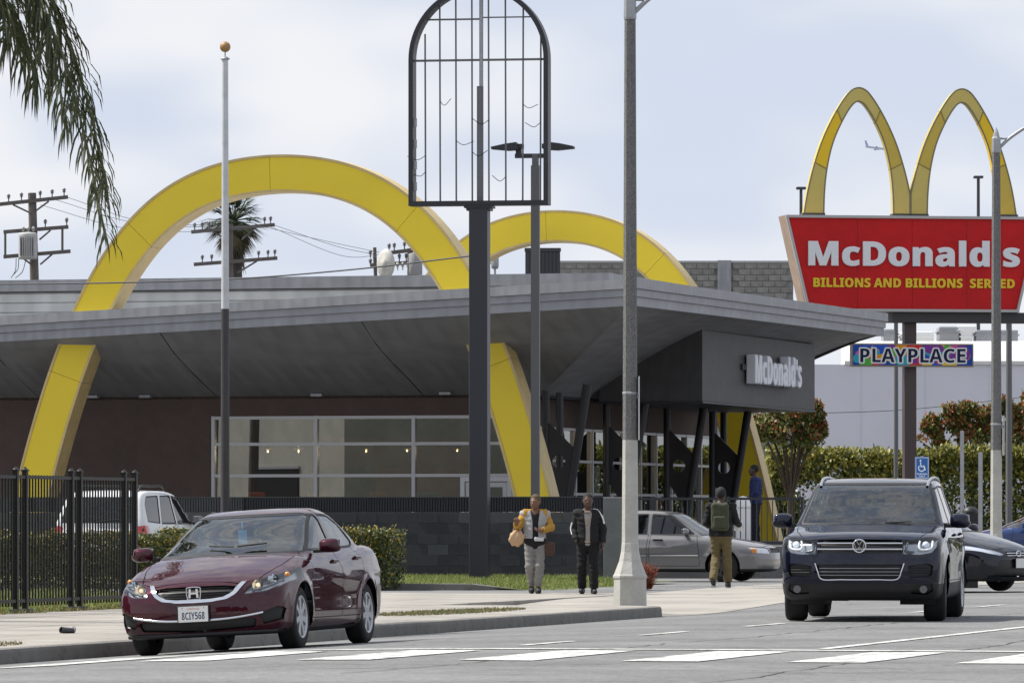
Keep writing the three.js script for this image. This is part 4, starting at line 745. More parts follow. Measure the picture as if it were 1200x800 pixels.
  obj('intake_chrome', [tube([tp(-0.525, 0.69), tp(-0.49, 0.59), tp(-0.455, 0.51), tp(-0.2, 0.498), tp(0.2, 0.498), tp(0.455, 0.51), tp(0.49, 0.59), tp(0.525, 0.69)], 0.009, 60, 6)], M.chrome, t);
  for (const sd of [-1, 1]) obj('intake_slat', [0.58, 0.61, 0.64].map((y) => tube([V(sd * 0.59, y, C.frontZ(0.59, y) - 0.02), V(sd * 0.82, y, C.frontZ(0.82, y) - 0.02)], 0.007, 6, 5)), M.plastic, t);
  // round emblem
  const r = 0.083, em = obj('emblem', [new THREE.TorusGeometry(r - 0.008, 0.009, 8, 40), ...[[[-0.036, 0.066], [0, 0.008]], [[0.036, 0.066], [0, 0.008]], [[-0.062, 0.04], [-0.032, -0.06]], [[-0.032, -0.06], [0, -0.008]], [[0, -0.008], [0.032, -0.06]], [[0.032, -0.06], [0.062, 0.04]]].map(([a, b]) => bar(V(...a, 0), V(...b, 0), 0.013, 0.012))], M.chrome, t);
  em.position.set(0, 0.893, C.frontZ(0, 0.893) + 0.022);
  obj('emblem_disc', new THREE.CylinderGeometry(r - 0.01, r - 0.01, 0.01, 32).rotateX(Math.PI / 2).translate(0, 0, -0.01), dark, em);
  // driver silhouette
  t.position.set(px(1027, 69.5), 0.0, -69.5); t.rotation.y = -8.4 * Math.PI / 180;
}
// ---- silver sedan crossing the driveway
{
  const t = thing('sedan_car', 'older silver sedan side-on at the driveway behind the slate wall end', 'car');
  const spec = {
    half: 2.21, w: 0.848, h: 1.385, zf: 1.31, zr: -1.155, R: 0.298, rim: 0.185, tw: 0.185, well: 0.345, track: 0.735, spokes: 9, spokeW: 0.03, rimMat: mat(0.05, 0.05, 0.052, 0.5, { metalness: 0.2 }),
    lower: [[1.9, 0.19], [2.1, 0.2], [2.19, 0.28], [2.215, 0.45], [2.19, 0.58], [2.13, 0.67], [1.95, 0.73], [1.4, 0.835], [0.98, 0.895], [0.5, 0.9], [-0.6, 0.92], [-1.4, 0.965], [-1.9, 0.965], [-2.1, 0.94], [-2.17, 0.8], [-2.2, 0.55], [-2.18, 0.34], [-2.05, 0.24], [0, 0.19]],
    green: [[1.02, 0.86], [0.62, 1.13], [0.32, 1.31], [0.05, 1.365], [-0.4, 1.385], [-0.8, 1.365], [-1.05, 1.30], [-1.55, 0.97], [-1.6, 0.75], [0.95, 0.75]],
    plan: [[-2.21, 0.78], [-1.8, 0.82], [-1, 0.845], [0, 0.848], [1.3, 0.84], [1.8, 0.815], [2.21, 0.76]],
    sec: [[0.1, 0.91], [0.25, 0.96], [0.45, 0.995], [0.6, 1.0], [0.8, 0.985], [1.0, 0.94]],
    side: (z, y) => 0.014 * Math.exp(-(((y - 0.49) / 0.025) ** 2)) - 0.008 * Math.exp(-(((y - 0.53) / 0.015) ** 2)),
    bowF: 0.28, bowR: 0.18, crown: 0.045, tumble: [0.77, 0.91, 0.40], bowW: 0.14, bowB: 0.12, crownR: 0.03, kL: 0.09, kG: 0.06, cell: 0.032,
    windshield: [[0.68, 0.915], [0.56, 1.31]], wsZ: 0, rearGlass: [[0.6, 1.0], [0.5, 1.31]], rgZ: 0.8,
    windows: [[[0.72, 0.925], [0.24, 1.275], [-0.12, 1.295], [-0.12, 0.925]], [[-0.22, 0.925], [-0.22, 1.295], [-0.72, 1.285], [-0.95, 1.2], [-1.08, 0.965], [-1.0, 0.94]]], tint: M.tintGlass,
    front: [{ name: 'headlight', poly: [[0.40, 0.54], [0.42, 0.65], [0.80, 0.68], [0.8, 0.56]], mat: lampLens, z: 1.5 }, { name: 'grille', poly: [[-0.1, 0.56], [0.36, 0.56], [0.34, 0.65], [-0.1, 0.65]], mat: M.plastic, whole: true, z: 1.6, off: -0.02 }],
    rear: [{ name: 'taillight', poly: [[0.45, 0.66], [0.45, 0.84], [0.9, 0.86], [0.9, 0.68]], mat: M.tail, z: 1.5 }],
    doors: [[[[0.86, 0.30], [0.84, 0.6], [0.80, 0.89], [-0.13, 0.915], [-0.16, 0.6], [-0.15, 0.30]], 0.02, 0.81], [[[-0.19, 0.30], [-0.2, 0.6], [-0.17, 0.915], [-1.02, 0.935], [-1.08, 0.8], [-0.9, 0.55], [-0.82, 0.30]], -0.9, 0.83]],
    hood: [[0.66, 1.0], [0.62, 1.6], [0.55, 2.05]], hoodY: 0.66,
    paint: paintMat(0.21, 0.205, 0.205, 0.4, 0.38), handle: M.plastic, dashY: 0.9, dashZ: 0.9, seatZ: -0.05, under: 0.25, cabin: { sy: 0.42 }, mirror: [0.93, 0.97, 0.58, 0.1, 0.065],
  };
  const C = buildCar(spec, t);
  for (const sd of [-1, 1]) obj('turn_signal', rbox(sd * 0.735, sd * 0.80, 0.56, 0.64, C.frontZ(0.75, 0.6) - 0.12, C.frontZ(0.75, 0.6) + 0.005, 0.01), M.amber, t);
  for (const sd of [-1, 1]) obj('side_moulding', (() => { const g = []; for (const [a, b] of [[0.84, -0.13], [-0.2, -0.86]]) g.push(tube([V(sd * (C.sideX(a, 0.5) + 0.004), 0.5, a), V(sd * (C.sideX((a + b) / 2, 0.5) + 0.004), 0.5, (a + b) / 2), V(sd * (C.sideX(b, 0.5) + 0.004), 0.5, b)], 0.014, 10, 6)); return g; })(), mat(0.3, 0.3, 0.3, 0.5), t);
  t.position.set(3.03, 0.005, -111.4); t.rotation.y = 74 * Math.PI / 180;
}
// ---- white SUV seen from behind through the fence
{
  const t = thing('suv_car', 'white SUV with roof rack parked beyond the hedge and fence', 'car');
  const spec = {
    half: 2.2, w: 0.885, h: 1.68, zf: 1.33, zr: -1.29, R: 0.345, rim: 0.21, tw: 0.22, well: 0.4, track: 0.77, spokes: 5, spokeW: 0.06,
    lower: [[1.9, 0.28], [2.12, 0.32], [2.2, 0.5], [2.18, 0.75], [2.05, 0.95], [1.4, 1.02], [0.95, 1.05], [-1.2, 1.06], [-2.0, 1.06], [-2.16, 0.95], [-2.2, 0.6], [-2.17, 0.42], [-2.05, 0.32], [0, 0.27]],
    green: [[1.0, 1.02], [0.6, 1.36], [0.35, 1.57], [0.0, 1.65], [-0.8, 1.68], [-1.6, 1.655], [-1.85, 1.58], [-2.06, 1.25], [-2.12, 1.03], [-2.1, 0.85], [0.9, 0.85]],
    plan: [[-2.2, 0.85], [-1.6, 0.88], [0, 0.885], [1.6, 0.87], [2.2, 0.80]], sec: [[0.1, 0.92], [0.4, 0.98], [0.7, 1], [0.95, 0.985], [1.1, 0.96]],
    bowF: 0.2, bowR: 0.09, crown: 0.02, tumble: [0.84, 1.04, 0.27], bowW: 0.12, bowB: 0.05, crownR: 0.03, kL: 0.08, kG: 0.06, cell: 0.034,
    windshield: [[0.72, 1.06], [0.62, 1.57]], wsZ: 0, rearGlass: [[0.73, 1.08], [0.63, 1.55]], rgZ: 1.4, rearTint: M.tintGlass, glass: M.tintGlass,
    windows: [[[0.72, 1.09], [0.28, 1.53], [-0.1, 1.565], [-0.1, 1.09]], [[-0.2, 1.09], [-0.2, 1.565], [-0.75, 1.56], [-1.0, 1.09]], [[-1.12, 1.09], [-0.9, 1.56], [-1.55, 1.545], [-1.72, 1.4], [-1.78, 1.12]]],
    rear: [{ name: 'taillight', poly: [[0.68, 0.66], [0.68, 1.02], [0.95, 1.05], [0.95, 0.66]], mat: M.tail, z: 1.85, off: 0.004 }],
    front: [{ name: 'headlight', poly: [[0.45, 0.75], [0.45, 0.9], [0.85, 0.95], [0.85, 0.76]], mat: lampLens, z: 1.4 }],
    doors: [[[[0.9, 0.42], [0.85, 1.05], [-0.11, 1.07], [-0.14, 0.42]], 0.0, 0.96], [[[-0.17, 0.42], [-0.15, 1.07], [-1.05, 1.07], [-0.85, 0.42]], -0.9, 0.97]],
    paint: paintMat(0.72, 0.72, 0.72, 0.0, 0.4), dashY: 1.03, dashZ: 0.85, seatZ: -0.05, under: 0.36, cabin: { sy: 0.6 }, mirror: [1.0, 1.14, 0.6, 0.11, 0.08], mirrorMat: M.plastic,
  };
  const C = buildCar(spec, t);
  for (const sd of [-1, 1]) obj('roof_rack', tube([V(sd * 0.55, 1.64, 0.0), V(sd * 0.55, 1.735, -0.15), V(sd * 0.55, 1.745, -0.8), V(sd * 0.55, 1.735, -1.4), V(sd * 0.55, 1.63, -1.55)], 0.02, 24, 6), M.plastic, t);
  for (const z of [-0.4, -1.15]) obj('rack_bar', rod(V(-0.55, 1.745, z), V(0.55, 1.745, z), 0.018), M.plastic, t);
  for (const sd of [-1, 1]) obj('taillight_lens', rbox(sd * 0.80, sd * 0.87, 0.78, 0.86, C.rearZ(0.80, 0.82) - 0.02, C.rearZ(0.80, 0.82) + 0.03, 0.01), mat(0.7, 0.65, 0.6, 0.2), t);
  obj('rear_wiper', tube([V(0.05, C.f ? 1.10 : 1.1, C.rearZ(0, 1.1) - 0.02), V(-0.35, 1.14, C.rearZ(0.3, 1.14) - 0.015), V(-0.45, 1.12, C.rearZ(0.4, 1.12) - 0.012)], 0.012, 8, 5), M.plastic, t);
  obj('bumper', rbox(-0.84, 0.84, 0.42, 0.62, -2.25, -2.1, 0.05, 3), mat(0.06, 0.06, 0.065, 0.6), t);
  addPlate(t, C.rearZ(0, 0.86) - 0.01, 0.86, plateTex('', '', '#dcdcd8', '#223'), 0, true);
  t.position.set(-6.85, 0.06, -104.1); t.rotation.y = 165.3 * Math.PI / 180;
}
// ---- black sedan turning behind the navy SUV
{
  const t = thing('sedan_car', 'black sedan showing its headlight behind the navy SUV', 'car'); const b = sedanSpec, dark = mat(0.006, 0.006, 0.007, 0.4);
  const spec = { ...b, paint: paintMat(0.008, 0.009, 0.016, 0.2, 0.3), spokes: 10, spokeW: 0.03, cell: 0.032, bowF: 0.24, rimMat: mat(0.1, 0.1, 0.1, 0.4, { metalness: 0.6 }),
    front: [
      { name: 'headlight', poly: [[0.36, 0.60], [0.40, 0.65], [0.62, 0.715], [0.92, 0.80], [0.92, 0.69], [0.72, 0.62], [0.5, 0.585]], mat: M.lens, off: 0.002, z: 1.3, back: { off: -0.03, mat: mat(0.62, 0.64, 0.68, 0.35, { metalness: 0.1 }) } },
      { name: 'grille', poly: [[-0.1, 0.655], [0.34, 0.645], [0.34, 0.56], [-0.1, 0.54]], mat: dark, off: -0.02, whole: true, z: 1.7 },
      { name: 'lower_intake', poly: [[-0.1, 0.53], [0.55, 0.50], [0.66, 0.25], [-0.1, 0.24]], mat: dark, off: -0.02, whole: true, z: 1.6 },
    ] };
  const C = buildCar(spec, t);
  obj('grille_bar', [0.58, 0.62].map((y) => { const p = []; for (let i = 0; i <= 8; i++) { const x = lerp(-0.33, 0.33, i / 8); p.push(V(x, y, C.frontZ(x, y) + 0.003)); } return tube(p, 0.01, 16, 6); }), M.chrome, t);
  obj('emblem', new THREE.TorusGeometry(0.05, 0.01, 6, 24).scale(1.3, 0.9, 1).translate(0, 0.61, C.frontZ(0, 0.61) + 0.02), M.chrome, t);
  addPlate(t, C.frontZ(0, 0.46) + 0.03, 0.46, plateTex('', '', '#dcdcd8', '#223'), 0);
  t.position.set(6.8, 0, -96.6); t.rotation.y = 55 * Math.PI / 180; t.scale.set(1.04, 1.04, 0.9);
}
// ---- blue car parked further back
{
  const t = thing('hatchback_car', 'blue car parked before the tall hedge beyond the concrete street pole', 'car'); const b = sedanSpec;
  const spec = { ...b, paint: paintMat(0.03, 0.055, 0.16, 0.2, 0.35), cell: 0.04, spokes: 5, front: [b.front[2], b.front[3]], tint: M.tintGlass };
  buildCar(spec, t); t.position.set(px(1226, 136), 0, -136); t.rotation.y = -88 * Math.PI / 180; t.scale.set(1, 1.06, 0.98);
}

// ---------------------------------------------------------------- people: one continuous body each, clothes over it
const cap = (a, b, r0, r1) => { const d = [b[0] - a[0], b[1] - a[1], b[2] - a[2]], l2 = d[0] ** 2 + d[1] ** 2 + d[2] ** 2; return (x, y, z) => { const w = [x - a[0], y - a[1], z - a[2]]; const t = clamp((w[0] * d[0] + w[1] * d[1] + w[2] * d[2]) / l2); return Math.hypot(w[0] - d[0] * t, w[1] - d[1] * t, w[2] - d[2] * t) - lerp(r0, r1, t); }; };
const ell = (c, r) => (x, y, z) => { const q = Math.hypot((x - c[0]) / r[0], (y - c[1]) / r[1], (z - c[2]) / r[2]); return (q - 1) * Math.min(...r); };
const blend = (fs, k) => (x, y, z) => { let d = fs[0](x, y, z); for (let i = 1; i < fs.length; i++) d = smin(d, fs[i](x, y, z), k); return d; };
const clipAll = (f, ...ps) => (x, y, z) => { let d = f(x, y, z); for (const p of ps) d = smax(d, p(x, y, z), 0.012); return d; };
function solid(f, lo, hi, c) { return sheet(surfaceNets(f, lo, hi, c)); }
function bounds(js, pad) { const lo = [9, 9, 9], hi = [-9, -9, -9]; for (const j of js) for (let k = 0; k < 3; k++) { lo[k] = Math.min(lo[k], j[k] - pad); hi[k] = Math.max(hi[k], j[k] + pad); } return [lo, hi]; }
function handField(wr, dir, palm, side, curl) {      // palm and five separate bent fingers, about 18 cm
  const d = V(...dir).normalize(), n = V(...palm).normalize(), s = d.clone().cross(n).multiplyScalar(side); const at = (a, b, c) => { const q = V(...wr).addScaledVector(d, a).addScaledVector(s, b).addScaledVector(n, c); return [q.x, q.y, q.z]; };
  const fs = [cap(at(0, -0.014, 0), at(0.075, -0.022, 0.004), 0.021, 0.017), cap(at(0, 0.012, 0), at(0.078, 0.022, 0.004), 0.02, 0.016)];
  const L = [0.062, 0.072, 0.068, 0.052];
  for (let k = 0; k < 4; k++) { const b = 0.03 - 0.02 * k, l = L[k], c = curl; fs.push(cap(at(0.075, b, 0.004), at(0.075 + l * 0.5, b * 1.1, 0.004 + l * 0.28 * c), 0.0098, 0.009), cap(at(0.075 + l * 0.5, b * 1.1, 0.004 + l * 0.28 * c), at(0.075 + l * (1 - 0.55 * c), b * 1.05, 0.004 + l * 0.75 * c), 0.009, 0.0075)); }
  fs.push(cap(at(0.02, 0.026, 0.004), at(0.05, 0.052, 0.016), 0.012, 0.0105), cap(at(0.05, 0.052, 0.016), at(0.078, 0.055, 0.03), 0.0105, 0.0085));
  const pal = blend(fs.slice(0, 2), 0.02), rest = fs.slice(2);
  return { f: (x, y, z) => { let q = pal(x, y, z); for (const g of rest) q = smin(q, g(x, y, z), 0.006); return q; }, pts: [wr, at(0.18, 0, 0.05), at(0.05, 0.06, 0), at(0.05, -0.06, 0)] };
}
function person(label, J, o) {
  const t = thing('person', label, 'person', o.at, o.turn);
  const { hd, nk, sh, ch, wa, hp, el, wr, kn, an, toe } = J;
  const g = o.build || 1;
  const [hx, hy, hz] = hd, ht = o.headTurn || 0;
  const hl = (x, y, z) => { const dx = x - hx, dz = z - hz; return [dx * Math.cos(ht) - dz * Math.sin(ht), y - hy, dx * Math.sin(ht) + dz * Math.cos(ht)]; };
  const head = blend([ell([0, 0.025, -0.012], [0.076, 0.1, 0.094]), ell([0, -0.045, 0.022], [0.058, 0.075, 0.068])], 0.05);
  const face = [cap([0, 0.012, 0.086], [0, -0.028, 0.103], 0.009, 0.015), cap([-0.035, 0.022, 0.082], [0.035, 0.022, 0.082], 0.009, 0.009), cap([-0.02, -0.062, 0.083], [0.02, -0.062, 0.083], 0.008, 0.008), ell([0.078, -0.005, -0.008], [0.012, 0.03, 0.02]), ell([-0.078, -0.005, -0.008], [0.012, 0.03, 0.02]), cap([0, -0.1, 0.06], [0, -0.1, 0.062], 0.022, 0.022)];
  const headF = (x, y, z) => { const q = hl(x, y, z); let d = head(...q); for (const f of face) d = smin(d, f(...q), 0.014); return d; };
  const torso = [ell([ch[0], ch[1], ch[2]], [0.165 * g, 0.2, 0.115]), ell([wa[0], wa[1], wa[2]], [0.142 * g, 0.16, 0.105]), ell([(hp[0][0] + hp[1][0]) / 2, hp[0][1] + 0.02, hp[0][2]], [0.168 * g, 0.13, 0.12]), cap(sh[0], sh[1], 0.062, 0.062)];
  const neck = cap([nk[0], nk[1] - 0.05, nk[2]], [hx, hy - 0.06, hz - 0.01], 0.058, 0.052);
  const arm = (i, e = 0) => [cap(sh[i], el[i], 0.056 + e, 0.043 + e), cap(el[i], wr[i], 0.043 + e, 0.029 + e)];
  const leg = (i, e = 0) => [cap(hp[i], kn[i], 0.088 * g + e, 0.058 + e), cap(kn[i], [lerp(kn[i][0], an[i][0], 0.35), lerp(kn[i][1], an[i][1], 0.35), lerp(kn[i][2], an[i][2], 0.35) - 0.012], 0.058 + e, 0.056 + e), cap(kn[i], an[i], 0.052 + e, 0.038 + e)];
  const foot = (i) => [cap([an[i][0], an[i][1] - 0.04, an[i][2]], toe[i], 0.038, 0.03)];
  const bodyF = (x, y, z) => { let d = blendT(x, y, z); d = smin(d, headF(x, y, z), 0.02); return d; };
  const limbs = [...torso, neck, ...arm(0), ...arm(1), ...leg(0), ...leg(1), ...foot(0), ...foot(1)]; const blendT = blend(limbs, 0.035);
  const all = [hd, ...sh, ...el, ...wr, ...kn, ...an, ...toe, ...hp]; const [lo, hi] = bounds(all, 0.16);
  const hands = [0, 1].filter((i) => !(o.hideHand || []).includes(i)).map((i) => { const h = handField(wr[i], o.handDir?.[i] || [wr[i][0] - el[i][0], wr[i][1] - el[i][1], wr[i][2] - el[i][2]], o.palm?.[i] || [i ? -1 : 1, 0, 0.2], i ? 1 : -1, o.curl ?? 0.6); const [a, b] = bounds(h.pts, 0.04); return solid(h.f, a, b, 0.0042); });
  const [hlo, hhi] = [[hx - 0.14, hy - 0.2, hz - 0.15], [hx + 0.14, hy + 0.16, hz + 0.15]];
  obj('body', [solid((x, y, z) => smax(blendT(x, y, z), (y - (hy - 0.11)), 0.004), lo, hi, 0.015), solid((x, y, z) => smax(smin(headF(x, y, z), neck(x, y, z), 0.02), (nk[1] - 0.03 - y), 0.004), hlo, hhi, 0.007), ...hands], o.skin, t);
  const inv = (lx, ly, lz) => [hx + lx * Math.cos(ht) + lz * Math.sin(ht), hy + ly, hz - lx * Math.sin(ht) + lz * Math.cos(ht)];
  for (const s of [-1, 1]) { const e = inv(s * 0.032, 0.006, 0.079); obj('eye', new THREE.SphereGeometry(0.0085, 8, 6).translate(...e), M.black, t); }
  if (o.hair) { const k = o.hair; obj('hair', solid((x, y, z) => { const q = hl(x, y, z); let d = ell([0, 0.028, -0.018], [0.083 + k.t, 0.104 + k.t, 0.098 + k.t])(...q); if (k.long) d = smin(d, ell([0, -0.05, -0.055], [0.08, 0.13, 0.06])(...q), 0.04); const cutF = Math.max(0.05 + q[2] * 0.9 - q[1] * 1.1 - 0.03, -q[1] - (k.low ?? 0.03)); return smax(d, cutF, 0.015); }, [hlo[0] - 0.03, hlo[1] - 0.05, hlo[2] - 0.05], [hhi[0] + 0.03, hhi[1] + 0.05, hhi[2] + 0.03], 0.008), k.mat, t); }
  // clothes
  const wrap = (fs, k, clips, c, matl, name, parent = t) => obj(name, solid(clipAll(blend(fs, k), ...clips), [lo[0] - 0.06, lo[1], lo[2] - 0.06], [hi[0] + 0.06, hi[1], hi[2] + 0.06], c), matl, parent);
  const fold = (f, a) => (x, y, z) => f(x, y, z) - a * (Math.sin(y * 46 + x * 23 + z * 11) * Math.sin(x * 31 - y * 17) + 0.5 * Math.sin(y * 83 + z * 40));
  const tr = (e) => [0, 1].flatMap((i) => leg(i, 0).map((f, q) => (x, y, z) => f(x, y, z) - e - 0.012 * clamp((kn[i][1] - y) / 0.3) * o.flare));
  obj('trousers', solid(clipAll(fold(blend([...tr(0.016), (x, y, z) => torso[2](x, y, z) - 0.012], 0.03), 0.004), (x, y) => y - (wa[1] - 0.03), (x, y) => o.hem - y), lo, hi, 0.014), o.trousers, t);
  const cut = [(x, y) => o.coatHem - y, (x, y, z) => y - (nk[1] - 0.01), ...(o.open ? [(x, y, z) => { const w = o.open * clamp((y - o.coatHem) / 0.5, 0.55, 1); return z > 0.02 ? w - Math.abs(x - ch[0]) : -1; }] : [])];
  const coat = blend([...torso.map((f) => (x, y, z) => f(x, y, z) - o.coatT), (x, y, z) => neck(x, y, z) - 0.022], 0.05);
  const sl = [0, 1].map((i) => blend(arm(i, o.sleeveT), 0.03));
  const sleeveCut = (i) => (x, y, z) => { const a = el[i], b = wr[i], L = Math.hypot(b[0] - a[0], b[1] - a[1], b[2] - a[2]); return ((x - a[0]) * (b[0] - a[0]) + (y - a[1]) * (b[1] - a[1]) + (z - a[2]) * (b[2] - a[2])) / L - L * 0.93; };
  if (o.shirt) wrap([...torso.slice(0, 3).map((f) => (x, y, z) => f(x, y, z) - (o.shirtT || 0.012)), (x, y, z) => neck(x, y, z) - 0.008], 0.04, [(x, y) => o.shirtHem - y, (x, y, z) => y - (nk[1] - 0.035 - 0.3 * Math.max(0, z - ch[2]))], 0.014, o.shirt, 'shirt');
  const jk = wrap([fold(coat, 0.004)], 0.01, cut, 0.014, o.coat, 'jacket');
  for (const i of [0, 1]) obj('sleeve', solid(clipAll(fold(sl[i], 0.004), sleeveCut(i)), ...bounds([sh[i], el[i], wr[i]], 0.13), 0.013), o.sleeve || o.coat, jk);
  for (const i of [0, 1]) { const a = an[i], b = toe[i]; const sf = blend([cap([a[0], 0.05 + (a[1] - 0.09), a[2] - 0.03], [b[0], b[1] + 0.012, b[2] + 0.02], 0.046, 0.04), cap([a[0], a[1] + 0.0, a[2]], [a[0], a[1] - 0.05, a[2]], 0.047, 0.047)], 0.03); const s = obj('shoe', solid(sf, ...bounds([a, b], 0.1), 0.01), o.shoe, t); if (o.sole) obj('sole', rbox(a[0] - 0.042, a[0] + 0.042, Math.min(a[1], b[1] + 0.06) - 0.1, Math.min(a[1], b[1] + 0.06) - 0.075, a[2] - 0.07, b[2] + 0.055, 0.01), o.sole, s); }
  return t;
}
const cloth = (r, g, b, ro = 0.92) => mat(r, g, b, ro, { tex: 'grunge', m: 0.35, bump: 'fine', bm: 0.25, bs: 0.002 });
const skinA = mat(0.17, 0.085, 0.05, 0.55), skinB = mat(0.075, 0.038, 0.024, 0.5);
// woman in the grey and mustard jacket; x is her left
{
  const J = { hd: [0, 1.54, 0.04], nk: [0, 1.41, 0], sh: [[-0.165, 1.34, -0.01], [0.165, 1.34, -0.01]], ch: [0, 1.22, 0], wa: [0, 1.03, 0.01], hp: [[-0.085, 0.86, 0], [0.085, 0.86, 0]],
    el: [[-0.285, 1.13, 0.04], [0.265, 1.12, -0.02]], wr: [[-0.33, 1.17, 0.26], [0.10, 1.06, 0.20]], kn: [[-0.09, 0.47, 0.05], [0.07, 0.47, 0.1]], an: [[-0.05, 0.10, -0.14], [0.05, 0.09, 0.06]], toe: [[-0.05, 0.045, -0.0], [0.055, 0.035, 0.2]] };
  const grey = cloth(0.42, 0.42, 0.43), must = cloth(0.52, 0.28, 0.04);
  const t = person('person in a grey jacket with mustard sleeves carrying a tan handbag', J, { at: [px(627, 96), WALK - 0.003, -96], turn: 0.05, skin: skinA, hair: { t: 0.006, mat: mat(0.10, 0.07, 0.04, 0.9), low: 0.04 }, headTurn: -0.5, build: 0.96, coat: grey, sleeve: must, coatT: 0.035, sleeveT: 0.024, coatHem: 0.93, open: 0.085, shirt: cloth(0.012, 0.012, 0.014), shirtHem: 0.74, shirtT: 0.026, trousers: cloth(0.26, 0.25, 0.24), hem: 0.13, flare: 0.1, shoe: mat(0.015, 0.015, 0.016, 0.7), handDir: [[0.0, 0.5, 0.6], [-0.9, 0.1, 0.3]], palm: [[0, 0.6, -0.5], [0, 1, -0.2]], curl: 0.75 });
  const jk = t.children.find((c) => c.name === 'jacket');
  obj('yoke', solid(clipAll(blend([cap([-0.15, 1.34, -0.01], [0.15, 1.34, -0.01], 0.112, 0.112), cap([0, 1.42, -0.01], [0, 1.36, -0.01], 0.1, 0.12)], 0.05), (x, y) => 1.30 - y, (x, y) => y - 1.425, (x, y, z) => z > 0 ? 0.07 - Math.abs(x) : -1, (x, y) => Math.abs(x) - 0.2), [-0.3, 1.1, -0.2], [0.3, 1.5, 0.2], 0.012), must, jk);
  obj('waist_pack', rbox(-0.02, 0.14, 0.885, 0.955, 0.135, 0.185, 0.02), mat(0.55, 0.55, 0.56, 0.6), jk);
  // the bag hangs from the raised forearm: a thing of its own
  const b = thing('handbag', 'round tan handbag hanging from the forearm of the person in mustard sleeves', 'bag', [px(627, 96) - 0.31, WALK + 0.93, -96 + 0.17]);
  obj('bag_body', solid((x, y, z) => ell([0, 0, 0], [0.13, 0.14, 0.07])(x, y, z) - 0.006 * Math.sin(x * 60) * Math.sin(y * 40), [-0.2, -0.2, -0.12], [0.2, 0.2, 0.12], 0.012), mat(0.46, 0.30, 0.17, 0.7), b);
  obj('bag_strap', tube([V(-0.06, 0.12, 0), V(-0.03, 0.22, 0.01), V(-0.01, 0.25, 0.02), V(0.03, 0.22, 0.01), V(0.07, 0.11, 0)], 0.009, 20, 6), mat(0.40, 0.26, 0.15, 0.7), b);
  const sb = thing('handbag', 'small dark brown shoulder bag at the hip of the person in mustard sleeves', 'bag', [px(627, 96) + 0.24, WALK + 0.75, -96 + 0.03]);
  obj('bag_body', rbox(-0.09, 0.09, -0.11, 0.12, -0.05, 0.05, 0.035, 3), mat(0.06, 0.025, 0.015, 0.6), sb);
  obj('bag_strap', tube([V(-0.06, 0.1, 0), V(-0.045, 0.35, 0.02), V(-0.10, 0.68, 0.03)], 0.008, 16, 6), mat(0.06, 0.025, 0.015, 0.6), sb);
}
// man in the black track jacket
{
  const J = { hd: [0, 1.56, 0.05], nk: [0, 1.43, 0], sh: [[-0.165, 1.355, -0.01], [0.165, 1.355, -0.01]], ch: [0, 1.23, 0], wa: [0, 1.03, 0.01], hp: [[-0.09, 0.88, 0], [0.09, 0.88, 0]],
    el: [[-0.225, 1.09, -0.03], [0.25, 1.09, -0.04]], wr: [[-0.2, 0.90, 0.1], [0.25, 0.85, 0.05]], kn: [[-0.1, 0.48, 0.02], [0.1, 0.48, 0.1]], an: [[-0.1, 0.10, -0.14], [0.1, 0.09, 0.1]], toe: [[-0.11, 0.045, -0.0], [0.12, 0.035, 0.25]] };
  const blk = cloth(0.005, 0.005, 0.006, 0.85), wht = mat(0.7, 0.7, 0.7, 0.7);
  const t = person('person in a black track jacket with white shoulder stripes and black trousers', J, { at: [px(689, 95.4), WALK - 0.003, -95.4], turn: -0.02, skin: skinB, hair: { t: 0.002, mat: mat(0.03, 0.028, 0.026, 0.95), low: 0.0 }, build: 1.0, coat: blk, coatT: 0.028, sleeveT: 0.022, coatHem: 0.84, open: 0.07, shirt: cloth(0.32, 0.30, 0.28), shirtHem: 0.80, trousers: cloth(0.005, 0.005, 0.006), hem: 0.10, flare: 1.6, shoe: mat(0.012, 0.012, 0.012, 0.5), curl: 0.7, hideHand: [0] });
  const jk = t.children.find((c) => c.name === 'jacket');
  for (const k of [0, 1, 2]) obj('stripe', tube([V(0.09 + 0.03 * k, 1.425 - 0.005 * k, 0.035), V(0.17 + 0.022 * k, 1.40 - 0.02 * k, 0.062 - 0.02 * k), V(0.243 + 0.004 * k, 1.28, 0.056 - 0.02 * k), V(0.268 + 0.004 * k, 1.18, 0.03 - 0.02 * k)], 0.011, 16, 5), wht, jk);
  obj('stripe', tube([V(-0.262, 1.2, 0.03), V(-0.285, 1.1, 0.01), V(-0.265, 1.0, 0.05)], 0.013, 12, 5), wht, jk);
  obj('shirt_print', [rbox(-0.055, 0.05, 1.36, 1.395, 0.095, 0.135, 0.01), rbox(-0.05, 0.04, 0.86, 0.90, 0.13, 0.145, 0.006), rbox(-0.045, 0.0, 1.16, 1.27, 0.128, 0.138, 0.004)], mat(0.30, 0.24, 0.19, 0.8), jk);
}
